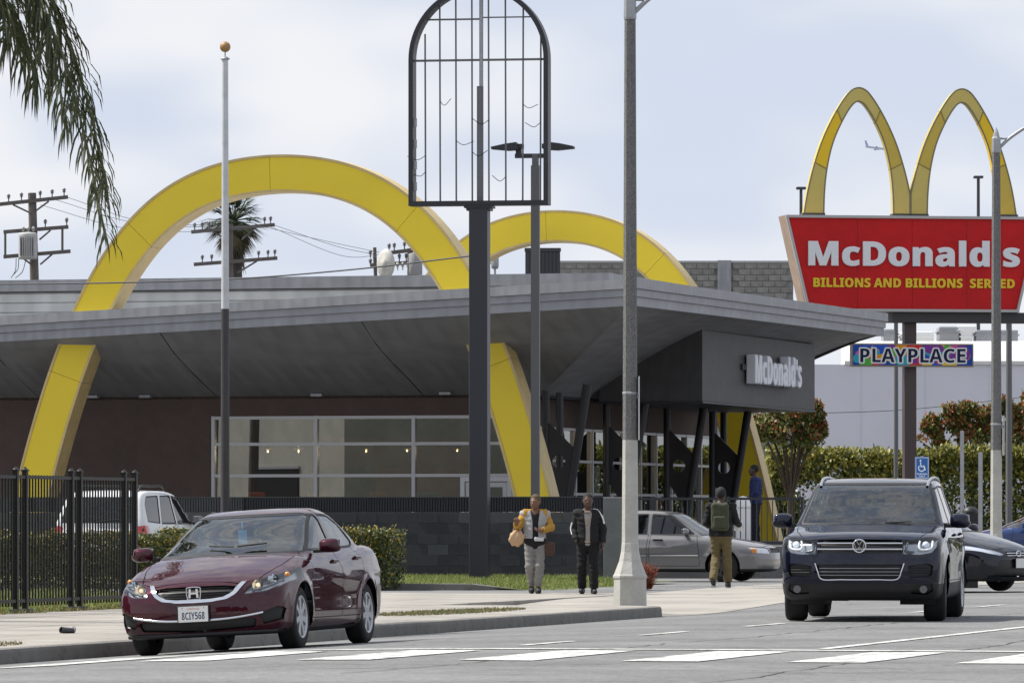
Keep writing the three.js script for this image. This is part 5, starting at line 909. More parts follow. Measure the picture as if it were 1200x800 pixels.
// man with the green backpack, walking away
{
  const J = { hd: [0, 1.64, 0.03], nk: [0, 1.5, 0], sh: [[-0.19, 1.43, 0], [0.19, 1.43, 0]], ch: [0, 1.3, 0], wa: [0, 1.09, 0.01], hp: [[-0.09, 0.93, 0], [0.09, 0.93, 0]],
    el: [[-0.27, 1.16, 0.05], [0.26, 1.15, -0.03]], wr: [[-0.34, 1.08, 0.24], [0.22, 1.08, 0.2]], kn: [[-0.11, 0.5, 0.03], [0.09, 0.52, 0.06]], an: [[-0.12, 0.09, 0.1], [0.12, 0.17, -0.26]], toe: [[-0.12, 0.035, 0.25], [0.12, 0.05, -0.16]] };
  const olive = cloth(0.15, 0.115, 0.05), blk = cloth(0.014, 0.014, 0.016);
  const at = [px(845, 101), 0.005, -101], turn = Math.PI - 0.1;
  person('person in olive trousers and dark cap walking away with a backpack', J, { at, turn, skin: skinB, hair: { t: 0.008, mat: mat(0.02, 0.02, 0.02, 0.9), low: 0.05 }, build: 1.02, coat: blk, coatT: 0.03, sleeveT: 0.02, coatHem: 0.9, trousers: olive, hem: 0.10, flare: 1.5, shoe: mat(0.03, 0.03, 0.03, 0.7), sole: mat(0.25, 0.25, 0.25, 0.8), curl: 0.8 });
  const b = thing('backpack', 'green backpack worn by the person in olive trousers', 'backpack', at, turn), gm = cloth(0.06, 0.068, 0.038);
  const bf = (x, y, z) => { const q = [Math.abs(x) - 0.15 + 0.05, Math.abs(y - 1.25) - 0.26 + 0.07, Math.abs(z + 0.24) - 0.1 + 0.05]; const d = Math.hypot(Math.max(q[0], 0), Math.max(q[1], 0), Math.max(q[2], 0)) + Math.min(0, Math.max(...q)) - 0.055; return d - 0.006 * Math.sin(y * 30) * Math.sin(x * 24); };
  obj('pack_body', solid(bf, [-0.25, 0.9, -0.42], [0.25, 1.6, -0.08], 0.014), gm, b);
  obj('front_pocket', rbox(-0.11, 0.11, 1.05, 1.26, -0.39, -0.31, 0.035, 3), gm, b);
  for (const s of [-1, 1]) obj('shoulder_strap', tube([V(s * 0.09, 1.46, -0.15), V(s * 0.12, 1.53, -0.02), V(s * 0.13, 1.44, 0.14), V(s * 0.14, 1.2, 0.15), V(s * 0.15, 1.06, -0.12)], 0.02, 24, 6), gm, b);
  const w = thing('paper_cup_bag', 'small white paper bag held by the person with the backpack', 'bag', [at[0] + 0.32, at[1] + 1.0, at[2] - 0.16]);
  obj('bag_body', rbox(-0.07, 0.07, 0, 0.14, -0.045, 0.045, 0.012), mat(0.75, 0.75, 0.73, 0.8), w); obj('bag_fold', rbox(-0.06, 0.06, 0.14, 0.17, -0.02, 0.02, 0.008), mat(0.7, 0.7, 0.69, 0.8), w);
}
// guard in navy behind the railing, seen from the side
{
  const J = { hd: [0, 1.64, 0.05], nk: [0, 1.5, 0], sh: [[-0.18, 1.43, 0], [0.18, 1.43, 0]], ch: [0, 1.3, 0], wa: [0, 1.09, 0.01], hp: [[-0.09, 0.93, 0], [0.09, 0.93, 0]],
    el: [[-0.25, 1.16, -0.05], [0.25, 1.16, -0.03]], wr: [[-0.2, 0.95, 0.12], [0.2, 0.93, 0.14]], kn: [[-0.1, 0.5, 0.02], [0.1, 0.5, 0.03]], an: [[-0.1, 0.09, -0.02], [0.1, 0.09, 0.02]], toe: [[-0.11, 0.035, 0.13], [0.12, 0.035, 0.17]] };
  const nv = cloth(0.018, 0.03, 0.11);
  person('person in a navy uniform standing at the railing by the far yellow arch', J, { at: [px(886, 126), 0.65, -126], turn: -1.75, skin: skinB, hair: { t: 0.0, mat: mat(0.012, 0.012, 0.012, 0.9), low: 0.03 }, coat: nv, coatT: 0.03, sleeveT: 0.022, coatHem: 0.9, trousers: cloth(0.01, 0.011, 0.02), hem: 0.08, flare: 1, shoe: M.black });
}
{ // driver of the navy SUV, seated behind the wheel
  const J = { hd: [0.37, 1.44, 0.05], nk: [0.37, 1.30, 0.01], sh: [[0.21, 1.22, 0], [0.53, 1.22, 0]], ch: [0.37, 1.10, 0], wa: [0.37, 0.90, 0.04], hp: [[0.28, 0.75, 0.1], [0.46, 0.75, 0.1]],
    el: [[0.15, 1.0, 0.2], [0.59, 1.0, 0.2]], wr: [[0.25, 1.10, 0.44], [0.49, 1.10, 0.44]], kn: [[0.25, 0.80, 0.55], [0.49, 0.80, 0.55]], an: [[0.26, 0.45, 0.74], [0.48, 0.45, 0.74]], toe: [[0.26, 0.40, 0.88], [0.48, 0.40, 0.88]] };
  person('person in a grey shirt seated at the wheel of the navy SUV', J, { at: [px(1027, 69.5), 0, -69.5], turn: -8.4 * Math.PI / 180, skin: mat(0.32, 0.19, 0.13, 0.55), hair: { t: 0.006, mat: mat(0.03, 0.025, 0.02, 0.9), low: 0.04 }, build: 0.95, coat: cloth(0.2, 0.2, 0.21), coatT: 0.02, sleeveT: 0.016, coatHem: 0.78, trousers: cloth(0.03, 0.03, 0.035), hem: 0.48, flare: 0.3, shoe: M.black, curl: 0.9 });
}

// ---------------------------------------------------------------- fences, walls, posts and signs
{ // black picket fence on the back edge of the sidewalk
  const T = -6.98, at = (p) => { let a = 0, b = 40; for (let i = 0; i < 40; i++) { const m = (a + b) / 2; if (600 + FOC * stx(m, T) / -stz(m, T) < p) a = m; else b = m; } return a; };
  const s1 = at(157.5), f = thing('picket_fence', 'black iron picket fence along the sidewalk', 'fence', [stx(s1, T), WALK, stz(s1, T)], Math.atan2(SU[0], SU[1]) + Math.PI);
  // local z runs back down the street
  const L = 13, h = 1.87, g = new THREE.BoxGeometry(0.02, h - 0.12, 0.02);
  for (let k = 0; k * 0.118 < L; k++) { const m = meshOf(g, M.blackIron); m.name = 'picket'; m.position.set(0, 0.09 + (h - 0.12) / 2, 0.06 + k * 0.118); f.add(m); }
  for (const y of [h - 0.06, 0.16]) obj('rail', box(-0.022, 0.022, y - 0.022, y + 0.022, 0, L), M.blackIron, f);
  for (const p of [157.5, 145, 93, 83, 29, 18, -60]) { const z = s1 - at(p); if (p < 0) continue; const q = obj('post', [box(-0.034, 0.034, -0.05, h + 0.02, z - 0.034, z + 0.034)], M.blackIron, f); obj('post_cap', [box(-0.045, 0.045, h + 0.02, h + 0.04, z - 0.045, z + 0.045), new THREE.ConeGeometry(0.05, 0.05, 4).rotateY(Math.PI / 4).translate(0, h + 0.062, z)], M.blackIron, q); obj('footing', box(-0.09, 0.09, -0.06, 0.055, z - 0.08, z + 0.08), M.curb, q); }
}
{ // painted block wall with a ribbed top
  const w = thing('block_wall', 'slate painted block wall with ribbed top edge in front of the restaurant', 'wall', [2.06, 0, -106], TURN);
  const cols = [lin(0.041, 0.043, 0.055), lin(0.043, 0.045, 0.057), lin(0.039, 0.041, 0.053), lin(0.085, 0.088, 0.098), lin(0.19, 0.195, 0.20)].map((c) => { const m = mat(0, 0, 0, 0.8, { tex: 'grunge', m: 1.3, bump: 'fine', bm: 0.5, bs: 0.003 }); m.color = c; return m; });
  obj('wall_core', box(-40, -0.37, -0.2, 1.34, -0.17, 0.0095), cols[1], w);
  const R = rng(88), bw = 0.4, bh = 0.2, g = new RoundedBoxGeometry(bw - 0.003, bh - 0.003, 0.06, 1, 0.003), gs = new RoundedBoxGeometry(bw / 2 - 0.003, bh - 0.003, 0.06, 1, 0.003);
  for (let r = 0; r < 7; r++) { let x = -0.38; const off = r % 2; const y = -0.06 + r * bh + bh / 2; for (let k = 0; k < 34; k++) { const half = off && k === 0, ww = half ? bw / 2 : bw, xc = x - ww / 2; x -= ww; const light = (r === 6 && k < 7) || (r === 5 && k < 3 && off) || (xc < -7.4); const m = meshOf(half ? gs : g, light ? cols[3] : (r === 3 && k === 8 ? cols[3] : cols[Math.floor(R() * 3)])); m.name = 'block'; m.position.set(xc, y, -0.015 + (R() - 0.5) * 0.004); w.add(m); } }
  obj('end_pier', rbox(-0.37, 0, -0.2, 1.62, -0.2, 0.03, 0.012), cols[4], w);
  const ribs = (x0, x1, m) => { const o = []; for (let x = x0; x > x1; x -= 0.052) o.push(box(x - 0.034, x, 1.35, 1.62, -0.06, -0.028)); obj('ribbed_panel', [box(x1, x0, 1.35, 1.615, -0.09, -0.06), ...o], m, w); };
  ribs(-0.38, -7.4, cols[0]); ribs(-7.41, -26, cols[3]);
  obj('wall_cap', box(-40, -0.38, 1.618, 1.635, -0.1, -0.02), cols[3], w);
}
// raised patio and its railing
const patio = struct('patio', (() => { const g = box(4.9, 13.2, -0.2, 0.65, -23, 8.9); g.rotateY(TURN); g.translate(...BLD); return g; })(), mat(0.16, 0.16, 0.165, 0.85, { tex: 'concrete', m: 2 }));
{
  const f = thing('patio_railing', 'dark metal railing of thin bars along the patio behind the silver sedan', 'railing', [px(934, 115.5), 0.65, -115.5], TURN); const L = 9.4, h = 1.0;
  const g = new THREE.BoxGeometry(0.018, h - 0.1, 0.018); for (let x = 0.06; x < L; x += 0.112) { const m = meshOf(g, M.darkMetal); m.name = 'bar'; m.position.set(-x, 0.05 + (h - 0.1) / 2, -0.5); f.add(m); }
  for (const y of [h - 0.02, 0.08]) obj('rail', box(-L, 0, y - 0.025, y + 0.025, -0.525, -0.475), M.darkMetal, f);
  for (let x = 0; x <= L; x += 1.56) obj('post', box(-x - 0.03, -x + 0.03, 0, h + 0.02, -0.53, -0.47), M.darkMetal, f);
}
{ // tall pole sign: an empty arched frame
  const D = 104.7, k = D / FOC, X = (p) => (p - 562) * k, Y = (p) => py(p, D);
  const t = thing('arched_pole_sign', 'tall dark pole carrying an empty arch-topped sign frame', 'sign', [px(562, D), 0.06, -D], TURN * 0.6);
  t.position.y = 0; const dm = mat(0.025, 0.025, 0.032, 0.45), gm = mat(0.14, 0.14, 0.15, 0.5);
  obj('pole', [rbox(-0.172, 0.172, -0.1, Y(242), -0.172, 0.172, 0.02)], mat(0.03, 0.031, 0.042, 0.42), t);
  obj('flange', [box(-0.26, 0.26, Y(244), Y(241.5), -0.2, 0.2), box(-0.22, 0.22, Y(247), Y(244), -0.17, 0.17)], dm, t);
  const hw = 83 * k, ys = Y(70), ry = 86 * k, yb = Y(241);
  const outline = (o) => { const p = [[-(hw - o), yb + o], [hw - o, yb + o], [hw - o, ys]]; for (let i = 1; i < 40; i++) { const a = i / 40 * Math.PI; p.push([(hw - o) * Math.cos(a), ys + (ry - o) * Math.sin(a)]); } p.push([-(hw - o), ys]); return p; };
  const s = new THREE.Shape(outline(0).map(([a, b]) => new THREE.Vector2(a, b))); s.holes.push(new THREE.Path(outline(0.085).reverse().map(([a, b]) => new THREE.Vector2(a, b))));
  const fr = obj('frame', new THREE.ExtrudeGeometry(s, { depth: 0.34, bevelEnabled: false }).translate(0, 0, -0.17), dm, t);
  const inY = (x) => ys + (ry - 0.08) * Math.sqrt(Math.max(0, 1 - (x / (hw - 0.08)) ** 2));
  for (const [p, top] of [[498, 39], [515.5, 0], [534.6, 0], [553.7, 0], [573.5, 0], [593.6, 0], [613.6, 0], [634.5, 37]]) { const x = X(p); obj('rod', rod(V(x, yb + 0.06, 0.03), V(x + (p > 600 ? 0.01 : -0.01), top ? Y(top) : inY(x), 0.03), 0.017, 0.017, 6), gm, fr); }
  obj('crossbar', box(-hw + 0.06, hw - 0.06, Y(71.5), Y(69), -0.02, 0.02), gm, fr);
  obj('crossbar', [box(-Math.sqrt(1 - ((Y(22) - ys) / ry) ** 2) * hw + 0.08, 0, Y(23), Y(21), -0.06, -0.03), box(0, Math.sqrt(1 - ((Y(20) - ys) / ry) ** 2) * hw - 0.08, Y(21), Y(19.5), -0.06, -0.03)], gm, fr);
  obj('mast', rod(V(0.01, yb, 0), V(0.01, Y(101), 0), 0.062, 0.062, 16), gm, t);
  obj('mast', rod(V(0.03, Y(101), 0), V(0.03, ys + ry - 0.05, 0), 0.038, 0.038, 12), M.galv, t);
  for (const y of [140, 165, 190, 215]) obj('socket', box(-hw + 0.085, -hw + 0.14, Y(y + 8), Y(y - 2), 0.05, 0.11), M.galv, fr);
  const R = rng(4); for (let i = 0; i < 9; i++) { const a = [498, 515.5, 534.6, 553.7, 573.5, 593.6, 613.6, 634.5][i % 8], y = 90 + R() * 120, w = (R() < 0.5 ? -1 : 1) * (12 + 12 * R()); obj('loose_cable', tube([V(X(a), Y(y), 0.05), V(X(a + w * 0.4), Y(y + 5), 0.06), V(X(a + w), Y(y + 3 - 6 * R()), 0.05)], 0.006, 10, 4), M.black, fr); }
}
{ // flagpole
  const D = 105.5, Y = (p) => py(p, D), t = thing('flagpole', 'white flagpole with gold ball, its lower half painted dark', 'flagpole', [px(263.5, D), 0.05, -D]);
  obj('shaft', rod(V(0, Y(365), 0), V(0, Y(72), 0), 0.072, 0.056, 18), mat(0.62, 0.63, 0.66, 0.4, { tex: 'grunge', m: 0.9 }), t);
  obj('painted_base', rod(V(0, -0.1, 0), V(0, Y(365), 0), 0.088, 0.074, 18), mat(0.05, 0.045, 0.05, 0.5, { tex: 'grunge', m: 0.7 }), t);
  obj('truck', [lathe([[0.03, 0], [0.085, 0.02], [0.085, 0.04], [0.03, 0.07]], 16, 0, Y(74), 0), rod(V(0, Y(72), 0), V(0, Y(62), 0), 0.012)], M.galv, t);
  obj('finial_ball', new THREE.SphereGeometry(0.1, 20, 14).translate(0, Y(58), 0), mat(0.42, 0.24, 0.09, 0.5, { tex: 'grunge', m: 0.2 }), t);
}
{ // car park light with two heads
  const D = 112, k = D / FOC, Y = (p) => py(p, D), t = thing('light_pole', 'square grey light pole with two floodlights on a crossbar', 'lamp', [px(627.5, D), 0.1, -D], -0.12);
  const pm = mat(0.12, 0.12, 0.125, 0.5, { metalness: 0.2 });
  obj('pole', box(-0.082, 0.082, -0.2, Y(200), -0.082, 0.082), pm, t); obj('pole_cap', box(-0.062, 0.062, Y(200), Y(186), -0.062, 0.062), pm, t);
  obj('crossbar', box(-24 * k, 16 * k, Y(191), Y(186), -0.06, 0.06), M.darkMetal, t);
  for (const [a, s] of [[-20, -1], [14, 1]]) { const h = obj('lamp_head', [(() => { const g = prism([[0, 0], [s * 0.04, 0.13], [s * 0.26, 0.10], [s * 0.52, 0.045], [s * 0.52, 0.02], [s * 0.2, -0.01]], 0.3, 0.01); g.translate(a * k, Y(181), -0.15); return g; })()], M.darkMetal, t); obj('bracket', [box(a * k - 0.05, a * k + 0.06, Y(187), Y(175), -0.05, 0.05), box(a * k - 0.1, a * k + 0.1, Y(180), Y(174.5), -0.08, 0.08)], M.darkMetal, h); }
}
// octagonal concrete street lamps
function streetLamp(label, x, z, ground, paintTop, plate) {
  const t = thing('street_lamp', label, 'lamp', [x, ground, z], 0, 'octagonal concrete street lamps'), off = 0.12;
  const oct = (pts) => { const g = new THREE.LatheGeometry(pts.map(([r, y]) => new THREE.Vector2(r, y)), 8).toNonIndexed(); g.computeVertexNormals(); g.rotateY(off); return g; };
  obj('painted_base', oct([[0.27, -0.1], [0.245, 0], [0.24, 0.385], [0.255, 0.4], [0.255, 0.43], [0.235, 0.46], [0.165, 0.64], [0.135, 0.78], [0.125, 0.9], [0.122, 0.91], [0.112, paintTop]]), mat(0.50, 0.49, 0.45, 0.8, { tex: 'grunge', m: 1.1, bump: 'coarse', bm: 0.6, bs: 0.004 }), t);
  obj('shaft', oct([[0.111, paintTop], [0.083, 8.6], [0.0, 8.6]]), mat(0.31, 0.31, 0.31, 0.9, { tex: 'pebble', m: 1.2, bump: 'fine', bm: 0.3, bs: 0.006 }), t);
  obj('collar', [oct([[0.09, 8.58], [0.095, 8.61], [0.09, 8.87], [0.07, 8.91], [0.05, 8.99], [0.0, 9.1]])], M.galv, t);
  const arm = obj('arm', tube([V(0.05, 8.67, 0), V(0.3, 8.9, 0), V(0.8, 9.2, 0), V(1.6, 9.45, 0), V(2.4, 9.5, 0)], 0.034, 30, 8), M.galv, t); obj('brace', tube([V(0.05, 8.87, 0), V(0.2, 8.87, 0), V(0.34, 8.93, 0)], 0.022, 10, 6), M.galv, arm);
  obj('lamp_head', [new THREE.SphereGeometry(1, 18, 12).scale(0.36, 0.09, 0.16).translate(2.7, 9.5, 0)], M.galv, t);
  if (plate) { const [y0, y1, ox, dz] = plate, p = obj('sign_plate', rbox(ox, ox + 0.012, y0, y1, -0.26 + dz, 0.10 + dz, 0.004), mat(0.55, 0.56, 0.57, 0.4, { metalness: 0.3 }), t); p.rotation.y = 0; obj('strap', oct([[0.112, (y0 + y1) / 2 + 0.2], [0.115, (y0 + y1) / 2 + 0.21], [0.115, (y0 + y1) / 2 + 0.23], [0.11, (y0 + y1) / 2 + 0.24]]), M.galv, p); obj('plate_bracket', box(0.08, ox, (y0 + y1) / 2 + 0.15, (y0 + y1) / 2 + 0.2, -0.02, 0.02), M.galv, p); }
  return t;
}
streetLamp('octagonal concrete street lamp with pale painted foot standing at the curb end', px(738.5, 83.75), -83.75, -0.05, 2.42, [2.42, 3.35, 0.125, 0.06]);
streetLamp('octagonal concrete street lamp rising behind the black sedan', px(1168, 115), -115, 0, 2.6, [2.5, 3.3, 0.15, 0.0]);
{ // the big red sign on its post
  const D = 160, k = D / FOC, t = thing('pole_sign', 'big red trapezoid sign with yellow double arches on top of a brown post', 'sign', [px(1066, D), 0, -D], 9 * Math.PI / 180), Y = (p) => py(p, D), X = (p) => (p - 1066) * k / 0.985;
  const yt = Y(254), yb = Y(366), ht = X(1216), hb = X(1191), z0 = 0.5;
  const ed = (y) => lerp(hb, ht, (y - yb) / (yt - yb));
  obj('cabinet', prism([[-hb, yb], [hb, yb], [ht, yt], [-ht, yt]], 2 * z0 - 0.03, 0).translate(0, 0, -z0), mat(0.42, 0.30, 0.22, 0.6, { tex: 'streak', m: 2 }), t);
  const red = mat(0.60, 0.008, 0.009, 0.55, { tex: 'grunge', m: 3.5, ior: 1.35 });
  const xs = [null, X(1000.5), X(1064.6), X(1129), null];
  for (let i = 0; i < 4; i++) { const g = 0.012, m = 0.075; const lt = i ? xs[i] + g / 2 : -ht + m, lb = i ? xs[i] + g / 2 : -hb + m, rt = i < 3 ? xs[i + 1] - g / 2 : ht - m, rb = i < 3 ? xs[i + 1] - g / 2 : hb - m; obj('face_panel', prism([[lb, yb + m], [rb, yb + m], [rt, yt - m], [lt, yt - m]], 0.03).translate(0, 0, z0 - 0.03), red, t); }
  const tm = mat(0.42, 0.41, 0.40, 0.5), fr = obj('sign_frame', [prism([[-ht, yt - 0.075], [ht, yt - 0.075], [ht, yt], [-ht, yt]], 0.09), prism([[-hb, yb], [hb, yb], [hb, yb + 0.075], [-hb, yb + 0.075]], 0.09), prism([[-hb, yb + 0.075], [-hb + 0.075, yb + 0.075], [-ht + 0.075, yt - 0.075], [-ht, yt - 0.075]], 0.09), prism([[hb - 0.075, yb + 0.075], [hb, yb + 0.075], [ht, yt - 0.075], [ht - 0.075, yt - 0.075]], 0.09)].map((g) => g.translate(0, 0, z0 - 0.02)), tm, t);
  letters("McDonald's", 0.66, 6.14, 0.06, t, mat(0.72, 0.73, 0.75, 0.4), (g) => g.translate(X(939), Y(312), z0 + 0.005));
  letters('BILLIONS AND BILLIONS  SERVED', 0.25, 5.8, 0.03, t, mat(0.72, 0.50, 0.01, 0.4), (g) => g.translate(X(947), Y(337.5), z0 + 0.005));
  obj('support_beam', box(X(1042), X(1214), Y(378), yb - 0.004, -0.4, 0.42), mat(0.04, 0.038, 0.04, 0.6), t);
  obj('post', rbox(-0.17, 0.17, -0.1, Y(378), -0.17, 0.17, 0.015), mat(0.06, 0.04, 0.04, 0.5), t);
  // double arch
  const oc = curve1([[0, 1.57], [1.35, 1.25], [2.68, 0.75], [3.3, 0.38], [3.52, 0.16], [3.58, 0]]);
  const outer = [[1.57, 0], [1.45, 0.7], [1.29, 1.35], [1.06, 2.05], [0.76, 2.7], [0.42, 3.26], [0.2, 3.51], [0, 3.58]], inner = [[1.0, 0], [0.975, 0.7], [0.90, 1.35], [0.73, 2.05], [0.46, 2.66], [0.24, 3.02], [0.11, 3.16], [0, 3.2]];
  const dens = (pts) => new THREE.CatmullRomCurve3([...pts.map(([a, b]) => V(-a, b, 0)), ...pts.slice(0, -1).reverse().map(([a, b]) => V(a, b, 0))]).getSpacedPoints(80).map((p) => [p.x, p.y]);
  const O = dens(outer), I = dens(inner), cuts = [0, 15, 31, 49, 65, 80];
  const pale = mat(0.62, 0.49, 0.13, 0.5, { tex: 'soft', m: 0.8 }), mid = mat(0.60, 0.44, 0.06, 0.45, { tex: 'soft', m: 0.8 }), bright = mat(0.80, 0.52, 0.0, 0.4);
  for (const [sx, tone] of [[-1, [pale, bright, pale, mid, pale]], [1, [pale, mid, pale, bright, mid]]]) {
    const cx = sx * X(1066 + 61), A = new THREE.Group(); A.name = 'sign_arch'; t.add(A); A.position.set(cx, yt + 0.01, 0);
    const lim = (p) => [sx < 0 ? Math.min(p[0], -cx - 0.012) : Math.max(p[0], -cx + 0.012), p[1]];
    for (let c = 0; c < 5; c++) { const a = cuts[c], b = cuts[c + 1], poly = []; for (let i = a; i <= b; i++) poly.push(lim(O[i])); for (let i = b; i >= a; i--) poly.push(lim(I[i])); const g = prism(poly, 0.30).translate(0, 0, -0.15); const q = obj('arch_panel', g, tone[c], A); if (c) obj('joint', bar(V(...lim(O[a]), 0.0), V(...lim(I[a]), 0.0), 0.33, 0.022), mat(0.22, 0.17, 0.05, 0.6), q); }
    for (const E of [O, I]) obj('arch_trim', [new THREE.TubeGeometry(new THREE.CatmullRomCurve3(E.map((p) => V(...lim(p), 0.15))), 120, 0.022, 6)], mat(0.20, 0.18, 0.12, 0.6), A);
    for (const e of [0, 80]) obj('arch_foot', rbox(Math.min(lim(O[e])[0], I[e][0]) - 0.04, Math.max(lim(O[e])[0], I[e][0]) + 0.04, -0.01, 0.07, -0.18, 0.18, 0.01), mat(0.07, 0.07, 0.06, 0.6), A);
  }
  // printed strip sign
  const c = document.createElement('canvas'); c.width = 1024; c.height = 192; const q = c.getContext('2d');
  const R = rng(21), cs = ['#2c5fd0', '#58b947', '#e23b2f', '#f0a020', '#8a3fa0', '#3fb0c8', '#e85fa0', '#f5d040']; q.fillStyle = '#2050b0'; q.fillRect(0, 0, 1024, 192);
  for (let i = 0; i < 60; i++) { q.fillStyle = cs[Math.floor(R() * 8)]; q.beginPath(); const x = R() * 1024, y = R() * 192, r = 25 + R() * 55; q.ellipse(x, y, r, r * (0.5 + R() * 0.6), R() * 3, 0, 7); q.fill(); }
  q.font = 'bold 182px sans-serif'; q.textAlign = 'center'; q.textBaseline = 'middle'; q.lineJoin = 'round'; q.lineWidth = 26; q.strokeStyle = '#f4f4f0'; const word = 'PLAYPLACE'; const wd = q.measureText(word).width; q.save(); q.translate(512, 102); q.scale(930 / wd, 1); q.strokeText(word, 0, 0); q.fillStyle = '#1c2148'; q.fillText(word, 0, 0); q.restore();
  const tx = new THREE.CanvasTexture(c); tx.colorSpace = THREE.SRGBColorSpace;
  const xa = X(994), xb = X(1138), ya = Y(430), yc = Y(403), ss = obj('strip_sign', rbox(xa, xb, ya, yc, 0.18, 0.42, 0.01), mat(0.22, 0.17, 0.13, 0.5), t);
  keepUV('strip_print', new THREE.PlaneGeometry(xb - xa - 0.08, yc - ya - 0.08).translate((xa + xb) / 2, (ya + yc) / 2, 0.424), new THREE.MeshStandardMaterial({ map: tx, color: lin(0.75, 0.75, 0.75), roughness: 0.95 }), ss);
}
{ // blue parking sign
  const c = document.createElement('canvas'); c.width = 128; c.height = 192; const q = c.getContext('2d'); q.fillStyle = '#2a66b0'; q.fillRect(0, 0, 128, 192); q.strokeStyle = '#f0f4f8'; q.lineWidth = 5; q.strokeRect(7, 7, 114, 178); q.lineWidth = 10; q.beginPath(); q.arc(60, 98, 28, -0.9, 3.9); q.stroke(); q.beginPath(); q.moveTo(50, 44); q.lineTo(54, 84); q.lineTo(82, 84); q.lineTo(96, 118); q.stroke(); q.fillStyle = '#f0f4f8'; q.beginPath(); q.arc(50, 32, 9, 0, 7); q.fill(); q.font = 'bold 22px sans-serif'; q.textAlign = 'center'; q.fillText('PARKING', 64, 158); q.fillText('ONLY', 64, 178);
  const tx = new THREE.CanvasTexture(c); tx.colorSpace = THREE.SRGBColorSpace;
  const D = 124, t = thing('parking_sign', 'blue accessible parking sign on a thin post behind the navy SUV', 'sign', [px(1081, D), 0, -D]);
  obj('post', box(-0.03, 0.03, -0.1, py(534, D), -0.05, -0.02), M.galv, t); const p = obj('plate', rbox(-0.155, 0.155, py(561, D), py(535, D), -0.016, -0.008, 0.003), M.galv, t);
  keepUV('plate_print', new THREE.PlaneGeometry(0.3, py(535, D) - py(561, D) - 0.01).translate(0, (py(535, D) + py(561, D)) / 2, -0.005), new THREE.MeshStandardMaterial({ map: tx, roughness: 0.4 }), p);
}
for (const [p, top, D, w, lab] of [[1128, 505, 126, 0.06, 'thin galvanised post standing left of the other thin post before the hedge'], [1149.5, 530, 128, 0.07, 'shorter thin pale post standing before the hedge beside the street lamp']]) { const t = thing('sign_post', lab, 'post', [px(p, D), 0, -D]); obj('shaft', [box(-w / 2, w / 2, -0.1, py(top, D), -0.02, 0.02), box(-w / 2 - 0.012, -w / 2, -0.1, py(top, D), -0.02, 0.012), box(w / 2, w / 2 + 0.012, -0.1, py(top, D), -0.02, 0.012)], M.galv, t); obj('post_top', box(-w / 2, w / 2, py(top, D), py(top, D) + 0.01, -0.02, 0.02), M.galv, t); }
for (const [p, top, D, r, lab] of [[1050.5, 372, 167, 0.075, 'slim grey lamp pole behind the red sign post'], [1183, 372, 168, 0.105, 'thick dark lamp pole behind the red sign']]) { const t = thing('lamp_pole', lab, 'lamp', [px(p, D), 0, -D]); obj('shaft', rod(V(0, -0.1, 0), V(0, py(top, D), 0), r, r * 0.8, 14), mat(0.13, 0.13, 0.135, 0.6), t); obj('lamp_head', box(-0.3, 0.3, py(top, D), py(top, D) + 0.12, -0.15, 0.15), M.darkMetal, t); }
for (const [p, top, D, lab] of [[939, 219, 236, 'distant lot light peeking over the left end of the red sign'], [1147, 206, 238, 'distant lot light standing above the middle of the red sign']]) { const t = thing('lot_light', lab, 'lamp', [px(p, D), 0, -D]); obj('shaft', rod(V(0, -0.1, 0), V(0, py(top + 2, D), 0), 0.1, 0.065, 10), M.darkMetal, t); obj('lamp_head', rbox(-0.2, 0.2, py(top + 3, D), py(top, D), -0.2, 0.2, 0.03), M.darkMetal, t); }
{ // black pedestal box
  const D = 101, t = thing('utility_pedestal', 'black pedestal box with rounded top beside the navy SUV mirror', 'pedestal', [px(1137.5, D), 0, -D]); obj('cabinet', rbox(-0.13, 0.13, -0.05, py(600, D), -0.13, 0.13, 0.02), M.black, t); obj('lid', solid(ell([0, 0, 0], [0.145, 0.12, 0.145]), [-0.2, 0.0, -0.2], [0.2, 0.2, 0.2], 0.02).translate(0, py(601, D), 0), M.black, t);
}
{ // litter and bin
  const D = 62.5, t = thing('crushed_cup', 'small crushed dark cup lying on the sidewalk near the fence', 'litter', [px(78, D), WALK - 0.003, -D], 0.5); const g = lathe([[0.0, -0.075], [0.042, -0.07], [0.05, 0.07], [0.046, 0.075], [0.04, -0.06]], 14); g.rotateZ(Math.PI / 2 - 0.1); g.scale(1, 0.72, 1); g.translate(0, 0.036, 0); obj('cup', g, mat(0.05, 0.05, 0.055, 0.6), t); obj('lid', new THREE.CylinderGeometry(0.05, 0.053, 0.012, 14).rotateZ(Math.PI / 2 - 0.1).scale(1, 0.75, 1).translate(0.078, 0.042, 0), mat(0.25, 0.25, 0.25, 0.6), t);
  const D2 = 124, b = thing('litter_bin', 'white domed litter bin on the patio behind the railing', 'bin', [px(871, D2), 0.65, -D2]); obj('bin_body', lathe([[0, 0], [0.15, 0], [0.165, 0.05], [0.165, 0.8], [0.15, 0.82], [0, 0.82]], 20), M.white, b); obj('dome_lid', lathe([[0.175, 0.82], [0.175, 0.86], [0.14, 0.98], [0.08, 1.05], [0, 1.07]], 20), M.white, b);
}

